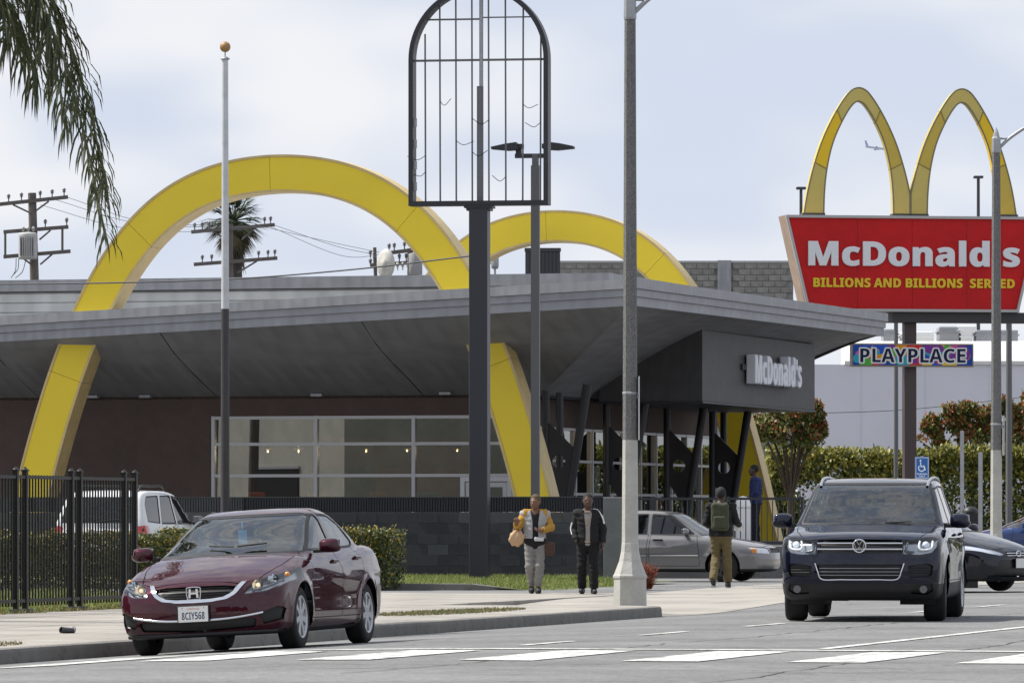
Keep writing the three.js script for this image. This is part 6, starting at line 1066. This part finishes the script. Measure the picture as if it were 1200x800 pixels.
// ---------------------------------------------------------------- things behind the restaurant
{ // concrete block building
  const D = 190, k = D / FOC, t = thing('block_building', 'grey concrete block building rising behind the restaurant roof', 'building', [px(780, D), 0, -D]), Y = (p) => py(p, D), X = (p) => (p - 780) * k;
  const bm = [0.30, 0.33, 0.36].map((v) => mat(v, v * 0.98, v * 0.95, 0.9, { tex: 'concrete', m: 1.5 })), g = new RoundedBoxGeometry(0.392, 0.19, 0.08, 1, 0.008), R = rng(61);
  obj('wall', box(X(636), X(930), -0.2, Y(308), -9, -0.03), mat(0.24, 0.235, 0.225, 0.9), t);
  for (let r = 0; r < 8; r++) for (let c = 0; c < 21; c++) { const x = X(640) + c * 0.4 + (r % 2) * 0.2, y = Y(308) - 0.1 - r * 0.2; if (x > X(838) && x < X(860)) continue; if (x > X(925)) continue; const m = meshOf(g, bm[Math.floor(R() * 3)]); m.name = 'block'; m.position.set(x, y, 0.0); t.add(m); }
  obj('pilaster', box(X(841), X(857), -0.2, Y(305), -0.02, 0.12), mat(0.36, 0.36, 0.38, 0.8, { tex: 'streak' }), t); obj('coping', box(X(634), X(930), Y(308), Y(305.5), -9.05, 0.07), mat(0.40, 0.40, 0.39, 0.8), t);
}
{ const D = 151, Y = (p) => py(p, D), t = thing('rooftop_unit', 'dark louvred air conditioning unit on the restaurant roof', 'machine', [px(636, D), Y(334), -D]); const h = Y(291) - Y(334), w = 0.46; t.position.y = 6.2; const hh = Y(291) - 6.2; obj('casing', box(-w, w, 0, hh, -0.5, 0.3), mat(0.045, 0.05, 0.065, 0.6), t); for (let i = 0; i < 9; i++) obj('louver', box(-w + 0.04 + i * 0.1, -w + 0.09 + i * 0.1, 0.1, hh - 0.12, 0.3, 0.34), M.darkMetal, t); obj('hood', box(-w - 0.02, w + 0.02, hh - 0.09, hh - 0.005, 0.02, 0.36), M.darkMetal, t); }
{ // pale warehouse on the right
  const D = 215, k = D / FOC, t = thing('warehouse', 'long pale warehouse with white sloping parapet beyond the hedge', 'building', [px(1100, D), 0, -D]), Y = (p) => py(p, D), X = (p) => (p - 1100) * k;
  obj('wall', box(X(935), X(1460), -0.2, Y(427), -30, 0), mat(0.68, 0.68, 0.73, 0.85, { tex: 'soft', m: 6 }), t);
  const s = new THREE.Shape([[0.1, Y(427)], [0.1, Y(423)], [-1.6, Y(398)], [-2.2, Y(398)], [-2.2, Y(427)]].map(([a, b]) => new THREE.Vector2(a, b))), g = new THREE.ExtrudeGeometry(s, { depth: X(1460) - X(990), bevelEnabled: false }); g.rotateY(-Math.PI / 2); g.scale(-1, 1, 1); { const ix = g.attributes.position, n = ix.count; for (let i = 0; i < n; i += 3) { const a = [ix.getX(i), ix.getY(i), ix.getZ(i)]; ix.setXYZ(i, ix.getX(i + 1), ix.getY(i + 1), ix.getZ(i + 1)); ix.setXYZ(i + 1, ...a); } } g.computeVertexNormals(); g.translate(X(990), 0, 0); obj('parapet', g, mat(0.75, 0.74, 0.71, 0.7, { tex: 'grunge', m: 4 }), t);
  for (let i = 1; i < 7; i++) obj('wall_joint', box(X(935) + i * 2.4 - 0.02, X(935) + i * 2.4 + 0.02, 0, Y(427), 0, 0.012), mat(0.60, 0.60, 0.65, 0.9), t);
  for (const [a, b, y0, y1, m] of [[1040, 1058, 383, 398, M.galv], [1062, 1100, 386, 399, M.white], [1106, 1130, 380, 399, mat(0.3, 0.3, 0.32, 0.6)], [1128, 1150, 379, 386, M.white], [1150, 1200, 384, 399, M.galv], [1132, 1146, 386, 399, M.white]]) obj('roof_machine', [rbox(X(a), X(b), Y(y1 + 2), Y(y0), -3.6, -2.3, 0.05), box(X(a) - 0.05, X(b) + 0.05, Y(y0) - 0.22, Y(y0) - 0.17, -3.65, -2.25)], m, t);
}
// utility poles
function utilityPole(label, pb, pt, top, D, build) { const t = thing('utility_pole', label, 'utility pole', [px(pb, D), 0, -D]), k = D / FOC, X = (p) => (p - pb) * k, Y = (p) => py(p, D); obj('pole', rod(V(0, -0.2, 0), V(X(pt), Y(top), 0), 0.19, 0.135, 12), M.wood, t); build(t, X, Y); return t; }
const insulator = (x, y, z = 0) => lathe([[0.02, 0], [0.02, 0.1], [0.06, 0.12], [0.03, 0.16], [0.07, 0.18], [0.03, 0.24], [0, 0.26]], 8, x, y, z);
const crossArm = (t, X, Y, p0, y0, p1, y1, ins) => { const a = obj('crossarm', bar(V(X(p0), Y(y0), 0.14), V(X(p1), Y(y1), 0.14), 0.1, 0.12), M.wood, t); for (const p of ins) obj('insulator', insulator(X(p), Y(lerp(y0, y1, (p - p0) / (p1 - p0))) + 0.06, 0.14), mat(0.12, 0.11, 0.12, 0.4), a); return a; };
utilityPole('wooden utility pole with transformer standing above the left roof', 49, 37, 226, 188, (t, X, Y) => {
  crossArm(t, X, Y, -14, 241, 79.5, 231, [-6, 10, 25, 47, 61, 75]); crossArm(t, X, Y, 4, 272, 80, 266, [53, 78]); crossArm(t, X, Y, 4, 301, 82.5, 294.5, []);
  for (const p of [6, 73]) obj('arm_link', rod(V(X(p), Y(272 - (p - 4) * 0.08), 0.14), V(X(p), Y(301 - (p - 4) * 0.08), 0.14), 0.04), M.wood, t);
  for (const [a, b, c, d] of [[15, 240, 36, 250], [57, 236, 42, 247], [46, 281, 59, 270], [47, 310, 61, 298], [41, 313, 27, 303]]) obj('brace', rod(V(X(a), Y(b), 0.12), V(X(c), Y(d), 0.12), 0.03), M.wood, t);
  const tr = obj('transformer', lathe([[0, 0], [0.3, 0.02], [0.31, 0.1], [0.31, 0.82], [0.28, 0.88], [0, 0.92]], 20, X(33.5), Y(305), 0.42), mat(0.5, 0.5, 0.49, 0.6, { tex: 'grunge', m: 0.8 }), t);
  for (let i = 0; i < 7; i++) obj('cooling_fin', box(X(25) + i * 0.075, X(25) + i * 0.075 + 0.02, Y(301), Y(278), 0.55, 0.78), mat(0.42, 0.42, 0.41, 0.6), tr);
  for (const p of [28, 34, 40]) obj('bushing', insulator(X(p), Y(275), 0.42), mat(0.35, 0.34, 0.33, 0.4), tr);
  for (const [a, b, c, d] of [[19, 303, 13, 326], [22, 303, 16, 322], [30, 306, 18, 326]]) obj('drop_wire', tube([V(X(a), Y(b), 0.2), V(X((a + c) / 2 + 2), Y((b + d) / 2 + 3), 0.2), V(X(c), Y(d), 0.2)], 0.012, 10, 4), M.black, t);
});
utilityPole('wooden utility pole with two crossarms beside the distant palm', 270, 268, 262, 196, (t, X, Y) => { crossArm(t, X, Y, 224, 272, 322, 263.5, [228, 237, 245, 310, 317]); crossArm(t, X, Y, 227, 310, 325, 302.5, [237, 248, 303, 314, 322]); for (const [a, b, c, d] of [[262, 279, 248, 270], [278, 320, 301, 306], [283, 281, 300, 266]]) obj('brace', rod(V(X(a), Y(b), 0.12), V(X(c), Y(d), 0.12), 0.03), M.wood, t); });
utilityPole('utility pole with white drum and stacked crossarms above the roof middle', 483, 482, 291, 184, (t, X, Y) => {
  crossArm(t, X, Y, 434, 311, 495, 307, [439, 446, 468, 476]); crossArm(t, X, Y, 452, 297, 492, 292, [456, 462, 474, 488]); obj('side_post', rod(V(X(440), Y(325), 0.1), V(X(439), Y(290), 0.1), 0.06), M.wood, t); obj('insulator', [insulator(X(434), Y(302), 0.1), insulator(X(434), Y(312), 0.1)], mat(0.12, 0.12, 0.13, 0.5), t);
  const dr = obj('drum', [(() => { const g = lathe([[0, 0.2], [0.12, 0.19], [0.14, 0.12], [0.3, 0.1], [0.42, 0.02], [0.44, -0.05], [0.4, -0.1], [0, -0.12]], 28); g.rotateX(Math.PI / 2); g.rotateY(-0.5); g.scale(0.75, 1.1, 1); g.translate(X(452), Y(310), 0.6); return g; })()], mat(0.62, 0.60, 0.54, 0.6, { tex: 'grunge', m: 0.4 }), t);
  obj('transformer', lathe([[0, 0], [0.22, 0.02], [0.22, 0.7], [0, 0.75]], 16, X(487), Y(323), 0.3), mat(0.3, 0.3, 0.3, 0.6), t); for (const p of [466, 472, 478]) obj('bushing', insulator(X(p), Y(316 + (p % 3)), 0.3), mat(0.55, 0.54, 0.5, 0.5), t);
});
{ const D = 160, k = D / FOC, t = thing('roof_antenna', 'small grey antenna mast standing on the roof beside the dark sign pole', 'antenna', [px(580, D), 6.2, -D]); const y = py(326, D) - 6.2; obj('mast', rod(V(0.0, 0, 0), V(0, y + 0.35, 0), 0.05, 0.03, 8), M.galv, t); obj('canister', lathe([[0, 0], [0.09, 0.02], [0.11, 0.1], [0.11, 0.34], [0.06, 0.42], [0, 0.5]], 14, 0, y + 0.25, 0), M.galv, t); obj('stub_arm', rod(V(-0.2, y + 0.42, 0), V(0.05, y + 0.42, 0), 0.02), M.galv, t); }
function wire(label, pts, r = 0.014) { const c = tube(pts, r, 40, 4); tag(obj('overhead_wire', c, mat(0.10, 0.10, 0.11, 0.7)), label, 'wire', 'overhead wires'); }
const W3 = (p, y, d) => V(px(p, d), py(y, d), -d);
wire('single sagging overhead wire crossing in front of the big arch', [W3(-20, 333, 122), W3(120, 331.5, 121), W3(270, 327, 120.5), W3(420, 315, 120), W3(550, 300, 119.5)], 0.016);
for (const [a, b, c, d, e, f, lab] of [[78, 231, 170, 258, 268, 264, 'highest thin wire from the transformer pole to the pole by the palm'], [61, 233, 165, 260, 310, 266, 'middle thin wire from the transformer pole to the pole by the palm'], [47, 240, 150, 266, 245, 272, 'lowest thin wire from the transformer pole to the pole by the palm'], [322, 264, 400, 288, 439, 298, 'middle thin wire from the palm pole to the pole with the drum'], [310, 266, 380, 280, 446, 296, 'highest thin wire from the palm pole to the pole with the drum'], [317, 266, 410, 299, 456, 296, 'lowest sagging wire from the palm pole to the pole with the drum']]) wire(lab, [W3(a, b, 188), W3(c, d + 2, 190), W3(e, f, 190)], 0.008);
wire('thin wire strung before the pale warehouse wall', [W3(960, 484, 200), W3(1060, 480, 200), W3(1200, 465, 200), W3(1300, 452, 200)], 0.014);
{ // airliner, far away
  const D = 8600, t = thing('airplane', 'small airliner far off in the sky between the sign arches', 'airplane', [px(1027, D), py(173, D), -D], 0); const pm = mat(0.5, 0.55, 0.66, 0.5);
  obj('fuselage', new THREE.CapsuleGeometry(1.95, 30, 6, 16).rotateZ(Math.PI / 2), pm, t);
  obj('wing', [prism([[-3, 0], [4, 0], [-4, 15], [-7, 15]], 0.5).rotateX(-Math.PI / 2 + 0.08).translate(0, -1, 0), prism([[-3, 0], [4, 0], [-4, -15], [-7, -15]], 0.5).rotateX(-Math.PI / 2 - 0.08).translate(0, -1, 0)], pm, t);
  obj('tail_fin', prism([[-17, 0], [-12.5, 0], [-17, 7.5], [-19.5, 7.5]], 0.5).translate(0, 1.2, -0.25), mat(0.3, 0.36, 0.52, 0.5), t);
  obj('tailplane', [prism([[-17.5, 0], [-13.5, 0], [-17, 6], [-19, 6]], 0.3).rotateX(-Math.PI / 2), prism([[-17.5, 0], [-13.5, 0], [-17, -6], [-19, -6]], 0.3).rotateX(-Math.PI / 2)], pm, t);
  for (const z of [-5.5, 5.5]) obj('engine', new THREE.CylinderGeometry(1.1, 0.9, 3.6, 14).rotateZ(Math.PI / 2).translate(1.5, -2.6, z), pm, t); t.rotation.z = -0.10; t.rotation.y = 0.35;
}

// ---------------------------------------------------------------- plants
const leafGeo = (() => { const g = new THREE.BufferGeometry(); g.setAttribute('position', new THREE.Float32BufferAttribute([0, 0, 0, 0.36, 0.45, 0.06, 0, 1, -0.05, 0, 0, 0, 0, 1, -0.05, -0.36, 0.45, 0.06], 3)); g.setAttribute('uv', new THREE.Float32BufferAttribute(new Float32Array(12), 2)); g.computeVertexNormals(); return g; })();
const leafMat = new THREE.MeshPhysicalMaterial({ color: 0xffffff, roughness: 0.55, transmission: 0.3, thickness: 0, side: THREE.DoubleSide });
const twig = mat(0.09, 0.065, 0.045, 0.9, { tex: 'streak', m: 0.5 });
function hedge(label, [x, y, z], turn, L, h, w, n, size, seed, pick, group) {
  const t = thing('hedge', label, 'hedge', [x, y, z], turn, group);
  { const R = rng(seed + 5), st = []; for (let i = 0; i < L * 5; i++) { const x = (R() - 0.5) * (L - 0.2), z = (R() - 0.5) * w * 0.5; st.push(rod(V(x, 0, z), V(x + (R() - 0.5) * 0.3, h * (0.75 + 0.15 * R()), z + (R() - 0.5) * 0.4), h > 2 ? 0.02 : 0.01, 0.005, 4)); } obj('stems', st, twig, t); }
  scatter('foliage', leafGeo, leafMat, Math.round(n * 1.5), seed, (R) => {
    const f = R(), u = (R() - 0.5) * L, wob = (fbm(u * 1.3 + 40, f * 3 + 7, 256, seed, 4) - 0.5), dpt = Math.pow(R(), 1.6) * 0.55 * w; let p, up = 0;
    if (f < 0.34) { up = 1; p = V(u, h + wob * (h > 2 ? 0.75 : 0.18) - dpt + (R() < 0.12 ? R() * 0.09 : 0), (R() - 0.5) * w); } else if (f < 0.9) { const yy = R() * h; p = V(u, yy, w / 2 - dpt + (h > 2 ? 0.7 : 0.14) * (fbm(u * (h > 2 ? 0.9 : 2) + 9, yy * (h > 2 ? 1.1 : 2.2), 256, seed + 3, 3) - 0.5)); } else p = V((R() < 0.5 ? -1 : 1) * (L / 2 - dpt), R() * h, (R() - 0.5) * w);
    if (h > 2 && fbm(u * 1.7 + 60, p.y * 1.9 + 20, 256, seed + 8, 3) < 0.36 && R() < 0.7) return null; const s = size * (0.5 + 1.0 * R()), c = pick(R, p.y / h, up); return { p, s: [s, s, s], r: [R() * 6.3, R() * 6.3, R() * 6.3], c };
  }, t);
  return t;
}
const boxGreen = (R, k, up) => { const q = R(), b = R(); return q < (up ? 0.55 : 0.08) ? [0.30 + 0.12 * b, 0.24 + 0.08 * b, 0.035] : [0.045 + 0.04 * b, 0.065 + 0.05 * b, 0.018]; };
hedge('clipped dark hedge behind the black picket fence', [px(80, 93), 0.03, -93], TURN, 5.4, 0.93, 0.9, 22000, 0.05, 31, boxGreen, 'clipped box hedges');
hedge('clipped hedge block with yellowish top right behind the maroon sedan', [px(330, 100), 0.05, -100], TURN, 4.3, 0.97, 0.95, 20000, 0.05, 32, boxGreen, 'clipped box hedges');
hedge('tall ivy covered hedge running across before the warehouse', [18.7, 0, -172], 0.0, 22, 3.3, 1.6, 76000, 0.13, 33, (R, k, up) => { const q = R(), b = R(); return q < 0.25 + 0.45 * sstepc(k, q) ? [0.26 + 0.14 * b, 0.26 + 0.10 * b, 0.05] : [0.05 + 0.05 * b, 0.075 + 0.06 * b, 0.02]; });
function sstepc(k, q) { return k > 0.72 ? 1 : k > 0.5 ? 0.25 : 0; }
function leafyTree(name, label, [x, y, z], trunkH, blobs, n, size, seed, pick, group) {
  const t = thing(name, label, 'tree', [x, y, z], 0, group), R0 = rng(seed);
  const tr = obj('trunk', [rod(V(0, -0.1, 0), V(0.05, trunkH, 0), 0.13, 0.07, 8)], twig, t);
  for (const [bx, by, bz, r] of blobs) obj('limb', [tube([V(0.03, trunkH * 0.75, 0), V(bx * 0.5, lerp(trunkH, by, 0.5), bz * 0.5), V(bx, by, bz)], 0.035, 10, 5), ...[0, 1, 2, 3].map(() => { const a = R0() * 6.3, e = R0() * 2 - 0.6; return rod(V(bx * 0.8, lerp(trunkH, by, 0.8), bz * 0.8), V(bx + Math.cos(a) * r * 0.8, by + e * r * 0.6, bz + Math.sin(a) * r * 0.8), 0.018, 0.008, 5); })], twig, t);
  scatter('crown', leafGeo, leafMat, n, seed + 1, (R) => { const b = blobs[Math.floor(R() * blobs.length)]; const a = R() * 6.283, c = R() * 2 - 1, rr = b[3] * Math.pow(R(), 0.5) * (0.55 + 1.1 * fbm(a * 1.6 + b[0] * 3 + 20, c * 2.2 + b[1] * 5 + 20, 256, seed + 9, 2)), s = Math.sqrt(1 - c * c); const p = V(b[0] + rr * s * Math.cos(a), b[1] + rr * c * 0.85, b[2] + rr * s * Math.sin(a)); if (fbm(p.x * 2.2 + 30, p.y * 2.2 + p.z * 1.3 + 30, 256, seed, 3) < 0.47) return null; const z = size * (0.6 + 0.8 * R()), top = (p.y - b[1]) / b[3]; return { p, s: [z, z, z], r: [R() * 6.3, R() * 6.3, R() * 6.3], c: pick(R, top, rr / b[3]) }; }, t);
  return t;
}
const photinia = (R, top, out) => { const q = R(), b = R(); return q < (out > 0.75 && top > -0.2 ? 0.42 : 0.10) ? [0.30 + 0.2 * b, 0.09 + 0.08 * b, 0.04] : [0.09 + 0.12 * b, 0.12 + 0.12 * b, 0.035]; };
{
  const D = 166, k = D / FOC, bl = (cx, L) => L.map(([p, y, r, z]) => [(p - cx) * k, py(y, D), z || 0, r * k]);
  leafyTree('photinia_tree', 'bushy tree with orange red leaf tips beside the far arch leg', [px(925, D), 0, -D], 2.2, bl(925, [[920, 505, 22], [948, 480, 13, 0.3], [905, 508, 22, -0.4], [945, 512, 20], [962, 503, 9], [931, 486, 14, 0.4], [912, 484, 12], [890, 500, 18], [957, 487, 8], [938, 497, 15, -0.3]]), 22000, 0.12, 51, photinia, 'red tipped trees');
  leafyTree('photinia_tree', 'open tree with red leaf tips and bare limb before the warehouse wall', [px(1140, D + 12), 0, -D - 12], 2.6, bl(1140, [[1113, 474, 8], [1136, 469, 9], [1122, 486, 11], [1158, 478, 11], [1091, 489, 9], [1096, 500, 7], [1082, 514, 10], [1102, 514, 7], [1146, 500, 13], [1176, 466, 8], [1138, 512, 13], [1130, 498, 9], [1192, 476, 10], [1188, 503, 13], [1165, 497, 11], [1172, 512, 12]]).map((b) => [b[0] * 1.07, b[1], b[2], b[3] * 1.3]), 30000, 0.13, 53, photinia, 'red tipped trees');
  leafyTree('photinia_tree', 'bushy tree with red tips beside the last lamp pole', [px(1222, D + 14), 0, -D - 14], 2.4, bl(1222, [[1205, 455, 12], [1215, 480, 22], [1235, 470, 24], [1210, 505, 20]]), 6000, 0.14, 55, photinia, 'red tipped trees');
}
{ // red shrub behind the lamp foot
  const D = 99, t = thing('red_shrub', 'rusty red ornamental shrub low behind the foot of the street lamp', 'shrub', [px(748, D), -0.05, -D]); obj('stems', [0, 1, 2, 3, 4].map((i) => rod(V(0, 0, 0), V(Math.cos(i * 1.3) * 0.18, 0.35, Math.sin(i * 1.3) * 0.18), 0.012, 0.006, 5)), twig, t);
  scatter('foliage', bladeGeo, bladeMat, 4200, 57, (R) => { const a = R() * 6.283, e = 0.2 + R() * 1.3, b = R(); return { p: V(Math.cos(a) * 0.24 * R(), 0.04 + 0.26 * R(), Math.sin(a) * 0.2 * R()), s: [0.012, 0.16 + 0.14 * R(), 0.2], r: [(R() - 0.5) * 1.6, R() * 6.3, (R() - 0.5) * 1.6], c: [0.20 + 0.12 * b, 0.05 + 0.03 * b, 0.025] }; }, t);
}
{ // far fan palm
  const D = 205, k = D / FOC, t = thing('fan_palm_tree', 'distant fan palm with shaggy trunk above the restaurant roof', 'palm', [px(277, D), 0, -D]); const top = py(262, D); obj('trunk', rod(V(0, -0.1, 0), V(-0.1, top, 0), 0.42, 0.26, 12), mat(0.07, 0.06, 0.05, 0.95, { tex: 'streak', m: 1 }), t);
  const R = rng(71), fr = [];
  for (let i = 0; i < 110; i++) { const a = R() * 6.283, e = -1.15 + 2.35 * R(), r = 0.75 + 0.55 * R(), c = V(Math.cos(a) * Math.cos(e) * r, Math.sin(e) * r, Math.sin(a) * Math.cos(e) * r).multiplyScalar(0.75), d = c.clone().normalize(); const u = d.clone().cross(V(0, 1, 0)).normalize(); const tri = []; for (let j = -7; j <= 7; j++) { const q = j * 0.17, L = 0.62 * (1 - 0.3 * Math.abs(q)), tip = c.clone().addScaledVector(d, L * Math.cos(q)).addScaledVector(u, L * Math.sin(q)).add(V(0, -0.12 - 0.12 * R(), 0)); const w = u.clone().multiplyScalar(0.035); tri.push(c.clone().sub(w), c.clone().add(w), tip); } const g = new THREE.BufferGeometry().setFromPoints(tri); g.computeVertexNormals(); g.translate(-0.1, top + 0.15, 0); obj('frond', [g, rod(V(-0.1, top + 0.1, 0), c.clone().add(V(-0.1, top + 0.15, 0)), 0.02, 0.012, 4)], mat(e < -0.5 ? 0.09 : 0.055, e < -0.5 ? 0.075 : 0.075, 0.035, 0.8, { side: THREE.DoubleSide }), t); }
  scatter('dead_skirt', bladeGeo, bladeMat, 1500, 72, (R) => { const a = R() * 6.283; return { p: V(-0.1 + Math.cos(a) * 0.32, top - 0.2 - 1.3 * R() * R(), Math.sin(a) * 0.32), s: [0.05, 0.5, 0.25], r: [Math.PI + (R() - 0.5) * 0.5, R() * 6.3, (R() - 0.5) * 0.6], c: [0.10, 0.085, 0.055] }; }, t);
}
{ // queen palm beside the sidewalk; its crown hangs into the picture
  const D = 70, k = D / FOC, base = [px(-78, D), WALK, -D], t = thing('palm_tree', 'feather palm with long drooping fronds hanging beside the fence', 'palm', base), Y = (p) => py(p, D) - WALK, X = (p) => (p + 78) * k;
  const cy = Y(-30); obj('trunk', [rod(V(0, -0.1, 0), V(0, cy, 0), 0.2, 0.14, 14), ...Array.from({ length: 14 }, (_, i) => new THREE.TorusGeometry(0.2 - 0.004 * i, 0.012, 5, 16).rotateX(Math.PI / 2).translate(0, 0.5 + i * 0.52, 0))], mat(0.14, 0.12, 0.10, 0.9, { tex: 'streak', m: 0.6 }), t);
  const tones = [[0.045, 0.062, 0.022], [0.06, 0.078, 0.028], [0.085, 0.09, 0.035]].map((c) => new THREE.MeshPhysicalMaterial({ color: lin(...c), roughness: 0.55, transmission: 0.25, thickness: 0, side: THREE.DoubleSide }));
  const frond = (pts, n, len, seed, droop) => {
    const R = rng(seed), c = new THREE.CatmullRomCurve3(pts), f = obj('frond', tube(pts, 0.016, 40, 5), mat(0.11, 0.12, 0.05, 0.7), t); const P0 = [[], [], []], V0 = V(0, -1, 0);
    for (let i = 0; i < n; i++) for (const s of [-1, 1]) {
      const u = 0.12 + 0.88 * i / n, b = c.getPoint(u), tg = c.getTangent(u), sd = tg.clone().cross(V(0, 1, 0)); if (sd.length() < 0.1) sd.set(0, 0, 1); sd.normalize().multiplyScalar(s);
      const L = len * (0.55 + 0.5 * Math.sin(Math.PI * Math.min(0.92, u * 0.85 + 0.1))) * (0.8 + 0.35 * R()); const d1 = sd.clone().multiplyScalar(0.35 + 0.6 * R()).addScaledVector(tg, 0.5 + 0.4 * R()).addScaledVector(V(tg.y, -tg.x, 0).multiplyScalar(-1), (R() - 0.45) * 1.5).normalize();
      const m1 = b.clone().addScaledVector(d1, L * 0.38), m2 = m1.clone().addScaledVector(d1, L * 0.2).addScaledVector(V0, L * 0.28 * droop), e = m2.clone().addScaledVector(d1, L * 0.08).addScaledVector(V0, L * (0.42 + 0.2 * R()) * droop);
      const w = tg.clone().multiplyScalar(0.007).add(V(0.0095, 0, 0.006)), w2 = w.clone().multiplyScalar(0.9), q = P0[Math.floor(R() * 3)];
      const a0 = b.clone().sub(w), a1 = b.clone().add(w), b0 = m1.clone().sub(w), b1 = m1.clone().add(w), c0 = m2.clone().sub(w2), c1 = m2.clone().add(w2);
      q.push(a0, a1, b1, a0, b1, b0, b0, b1, c1, b0, c1, c0, c0, c1, e);
    }
    P0.forEach((q, i) => { const g = new THREE.BufferGeometry().setFromPoints(q); g.computeVertexNormals(); obj('leaflets', g, tones[i], f); });
  };
  const Pp = (p, y, z) => V(X(p), Y(y), z);
  frond([V(0, cy, 0.05), Pp(-20, -55, 0.4), Pp(35, -20, 0.7), Pp(75, 60, 0.85), Pp(104, 160, 0.9), Pp(130, 285, 0.9)], 115, 0.58, 81, 0.55);
  frond([V(0, cy, 0), Pp(-30, -60, 0.1), Pp(20, -30, 0.2), Pp(52, 20, 0.2), Pp(66, 80, 0.2), Pp(80, 150, 0.2)], 85, 0.62, 82, 0.7);
  frond([V(0, cy, 0), Pp(-40, -40, -0.2), Pp(-5, -8, -0.5), Pp(22, 40, -0.7), Pp(36, 95, -0.8)], 75, 0.65, 83, 0.75);
  frond([V(0, cy, 0), Pp(-45, -70, 0.5), Pp(-12, -40, 0.9), Pp(8, 10, 1.0), Pp(20, 60, 1.1)], 70, 0.65, 84, 0.75);
  frond([V(0, cy, 0), Pp(-20, -60, 0.3), Pp(34, -35, 0.6), Pp(76, 30, 0.65), Pp(102, 105, 0.7), Pp(122, 190, 0.72), Pp(130, 240, 0.72)], 70, 0.54, 85, 0.6);
  const R = rng(90); for (let i = 0; i < 7; i++) { const a = 1.6 + i * 0.52, L = 2.6 + R(), h = 0.4 + 0.6 * R(); frond([V(0, cy, 0), V(Math.cos(a) * L * 0.35, cy + h, Math.sin(a) * L * 0.35), V(Math.cos(a) * L * 0.75, cy + h * 0.3, Math.sin(a) * L * 0.75), V(Math.cos(a) * L, cy - 1.4, Math.sin(a) * L)], 50, 0.6, 91 + i, 1); }
}
// ---------------------------------------------------------------- the other side of the street, which the windows and paint mirror
{
  const t = thing('stucco_building', 'pale stucco shop building on the lot beyond the fence', 'building', [-49.8, 0, -72], 0.42);
  obj('wall', box(-13, 9.5, -0.5, 9.5, 0, 8), mat(0.58, 0.56, 0.49, 0.9, { tex: 'grunge', m: 3 }), t); obj('coping', box(-13.1, 9.6, 9.5, 9.7, -0.1, 8.1), M.white, t);
  for (const x of [-10, 3.5]) { const w = obj('shop_window', box(x, x + 3, 0.8, 3, -0.05, 0), M.black, t); obj('frame', box(x - 0.08, x + 3.08, 3, 3.1, -0.08, 0), M.alu, w); }
  const brick = (label, at, turn, x1, hh) => { const u = thing('brick_building', label, 'building', at, turn);
    obj('wall', box(-16, x1, -0.5, hh, 0, 8), mat(0.10, 0.06, 0.05, 0.9, { tex: 'grunge', m: 2 }), u); for (const x of [-14, -7, 0, 7, 14].filter((v) => v + 5 < x1)) { obj('shop_window', box(x, x + 4.5, 0.6, 3, -0.05, 0), M.black, u); obj('awning', prism([[0, 3.3], [0.9, 3.2], [0, 3.9]], 5.2).rotateY(Math.PI / 2).translate(x - 0.3, 0, -0.01), mat(0.20, 0.028, 0.022, 0.8), u); } };
  brick('dark brick shop with red awnings across the street behind the photographer', [-14, 0, 27], -0.03, 40, 11);
  brick('dark brick shop with red awnings standing next to the pale stucco shop', [-24, 0, -68], 0.15, 9, 6.4);
  for (const [x, z] of [[-35.3, -90], [-37.6, -89]]) { const q = thing('utility_pole', x > -36 ? 'dark wooden pole near the corner of the pale stucco shop' : 'dark wooden pole before the middle of the pale stucco shop', 'utility pole', [x, 0, z]); obj('pole', rod(V(0, -0.2, 0), V(0.3, 11, 0), 0.17, 0.13, 12), M.wood, q); obj('crossarm', box(-1.2, 1.4, 10, 10.14, -0.06, 0.06), M.wood, q); }
}

renderer.render(scene, camera);
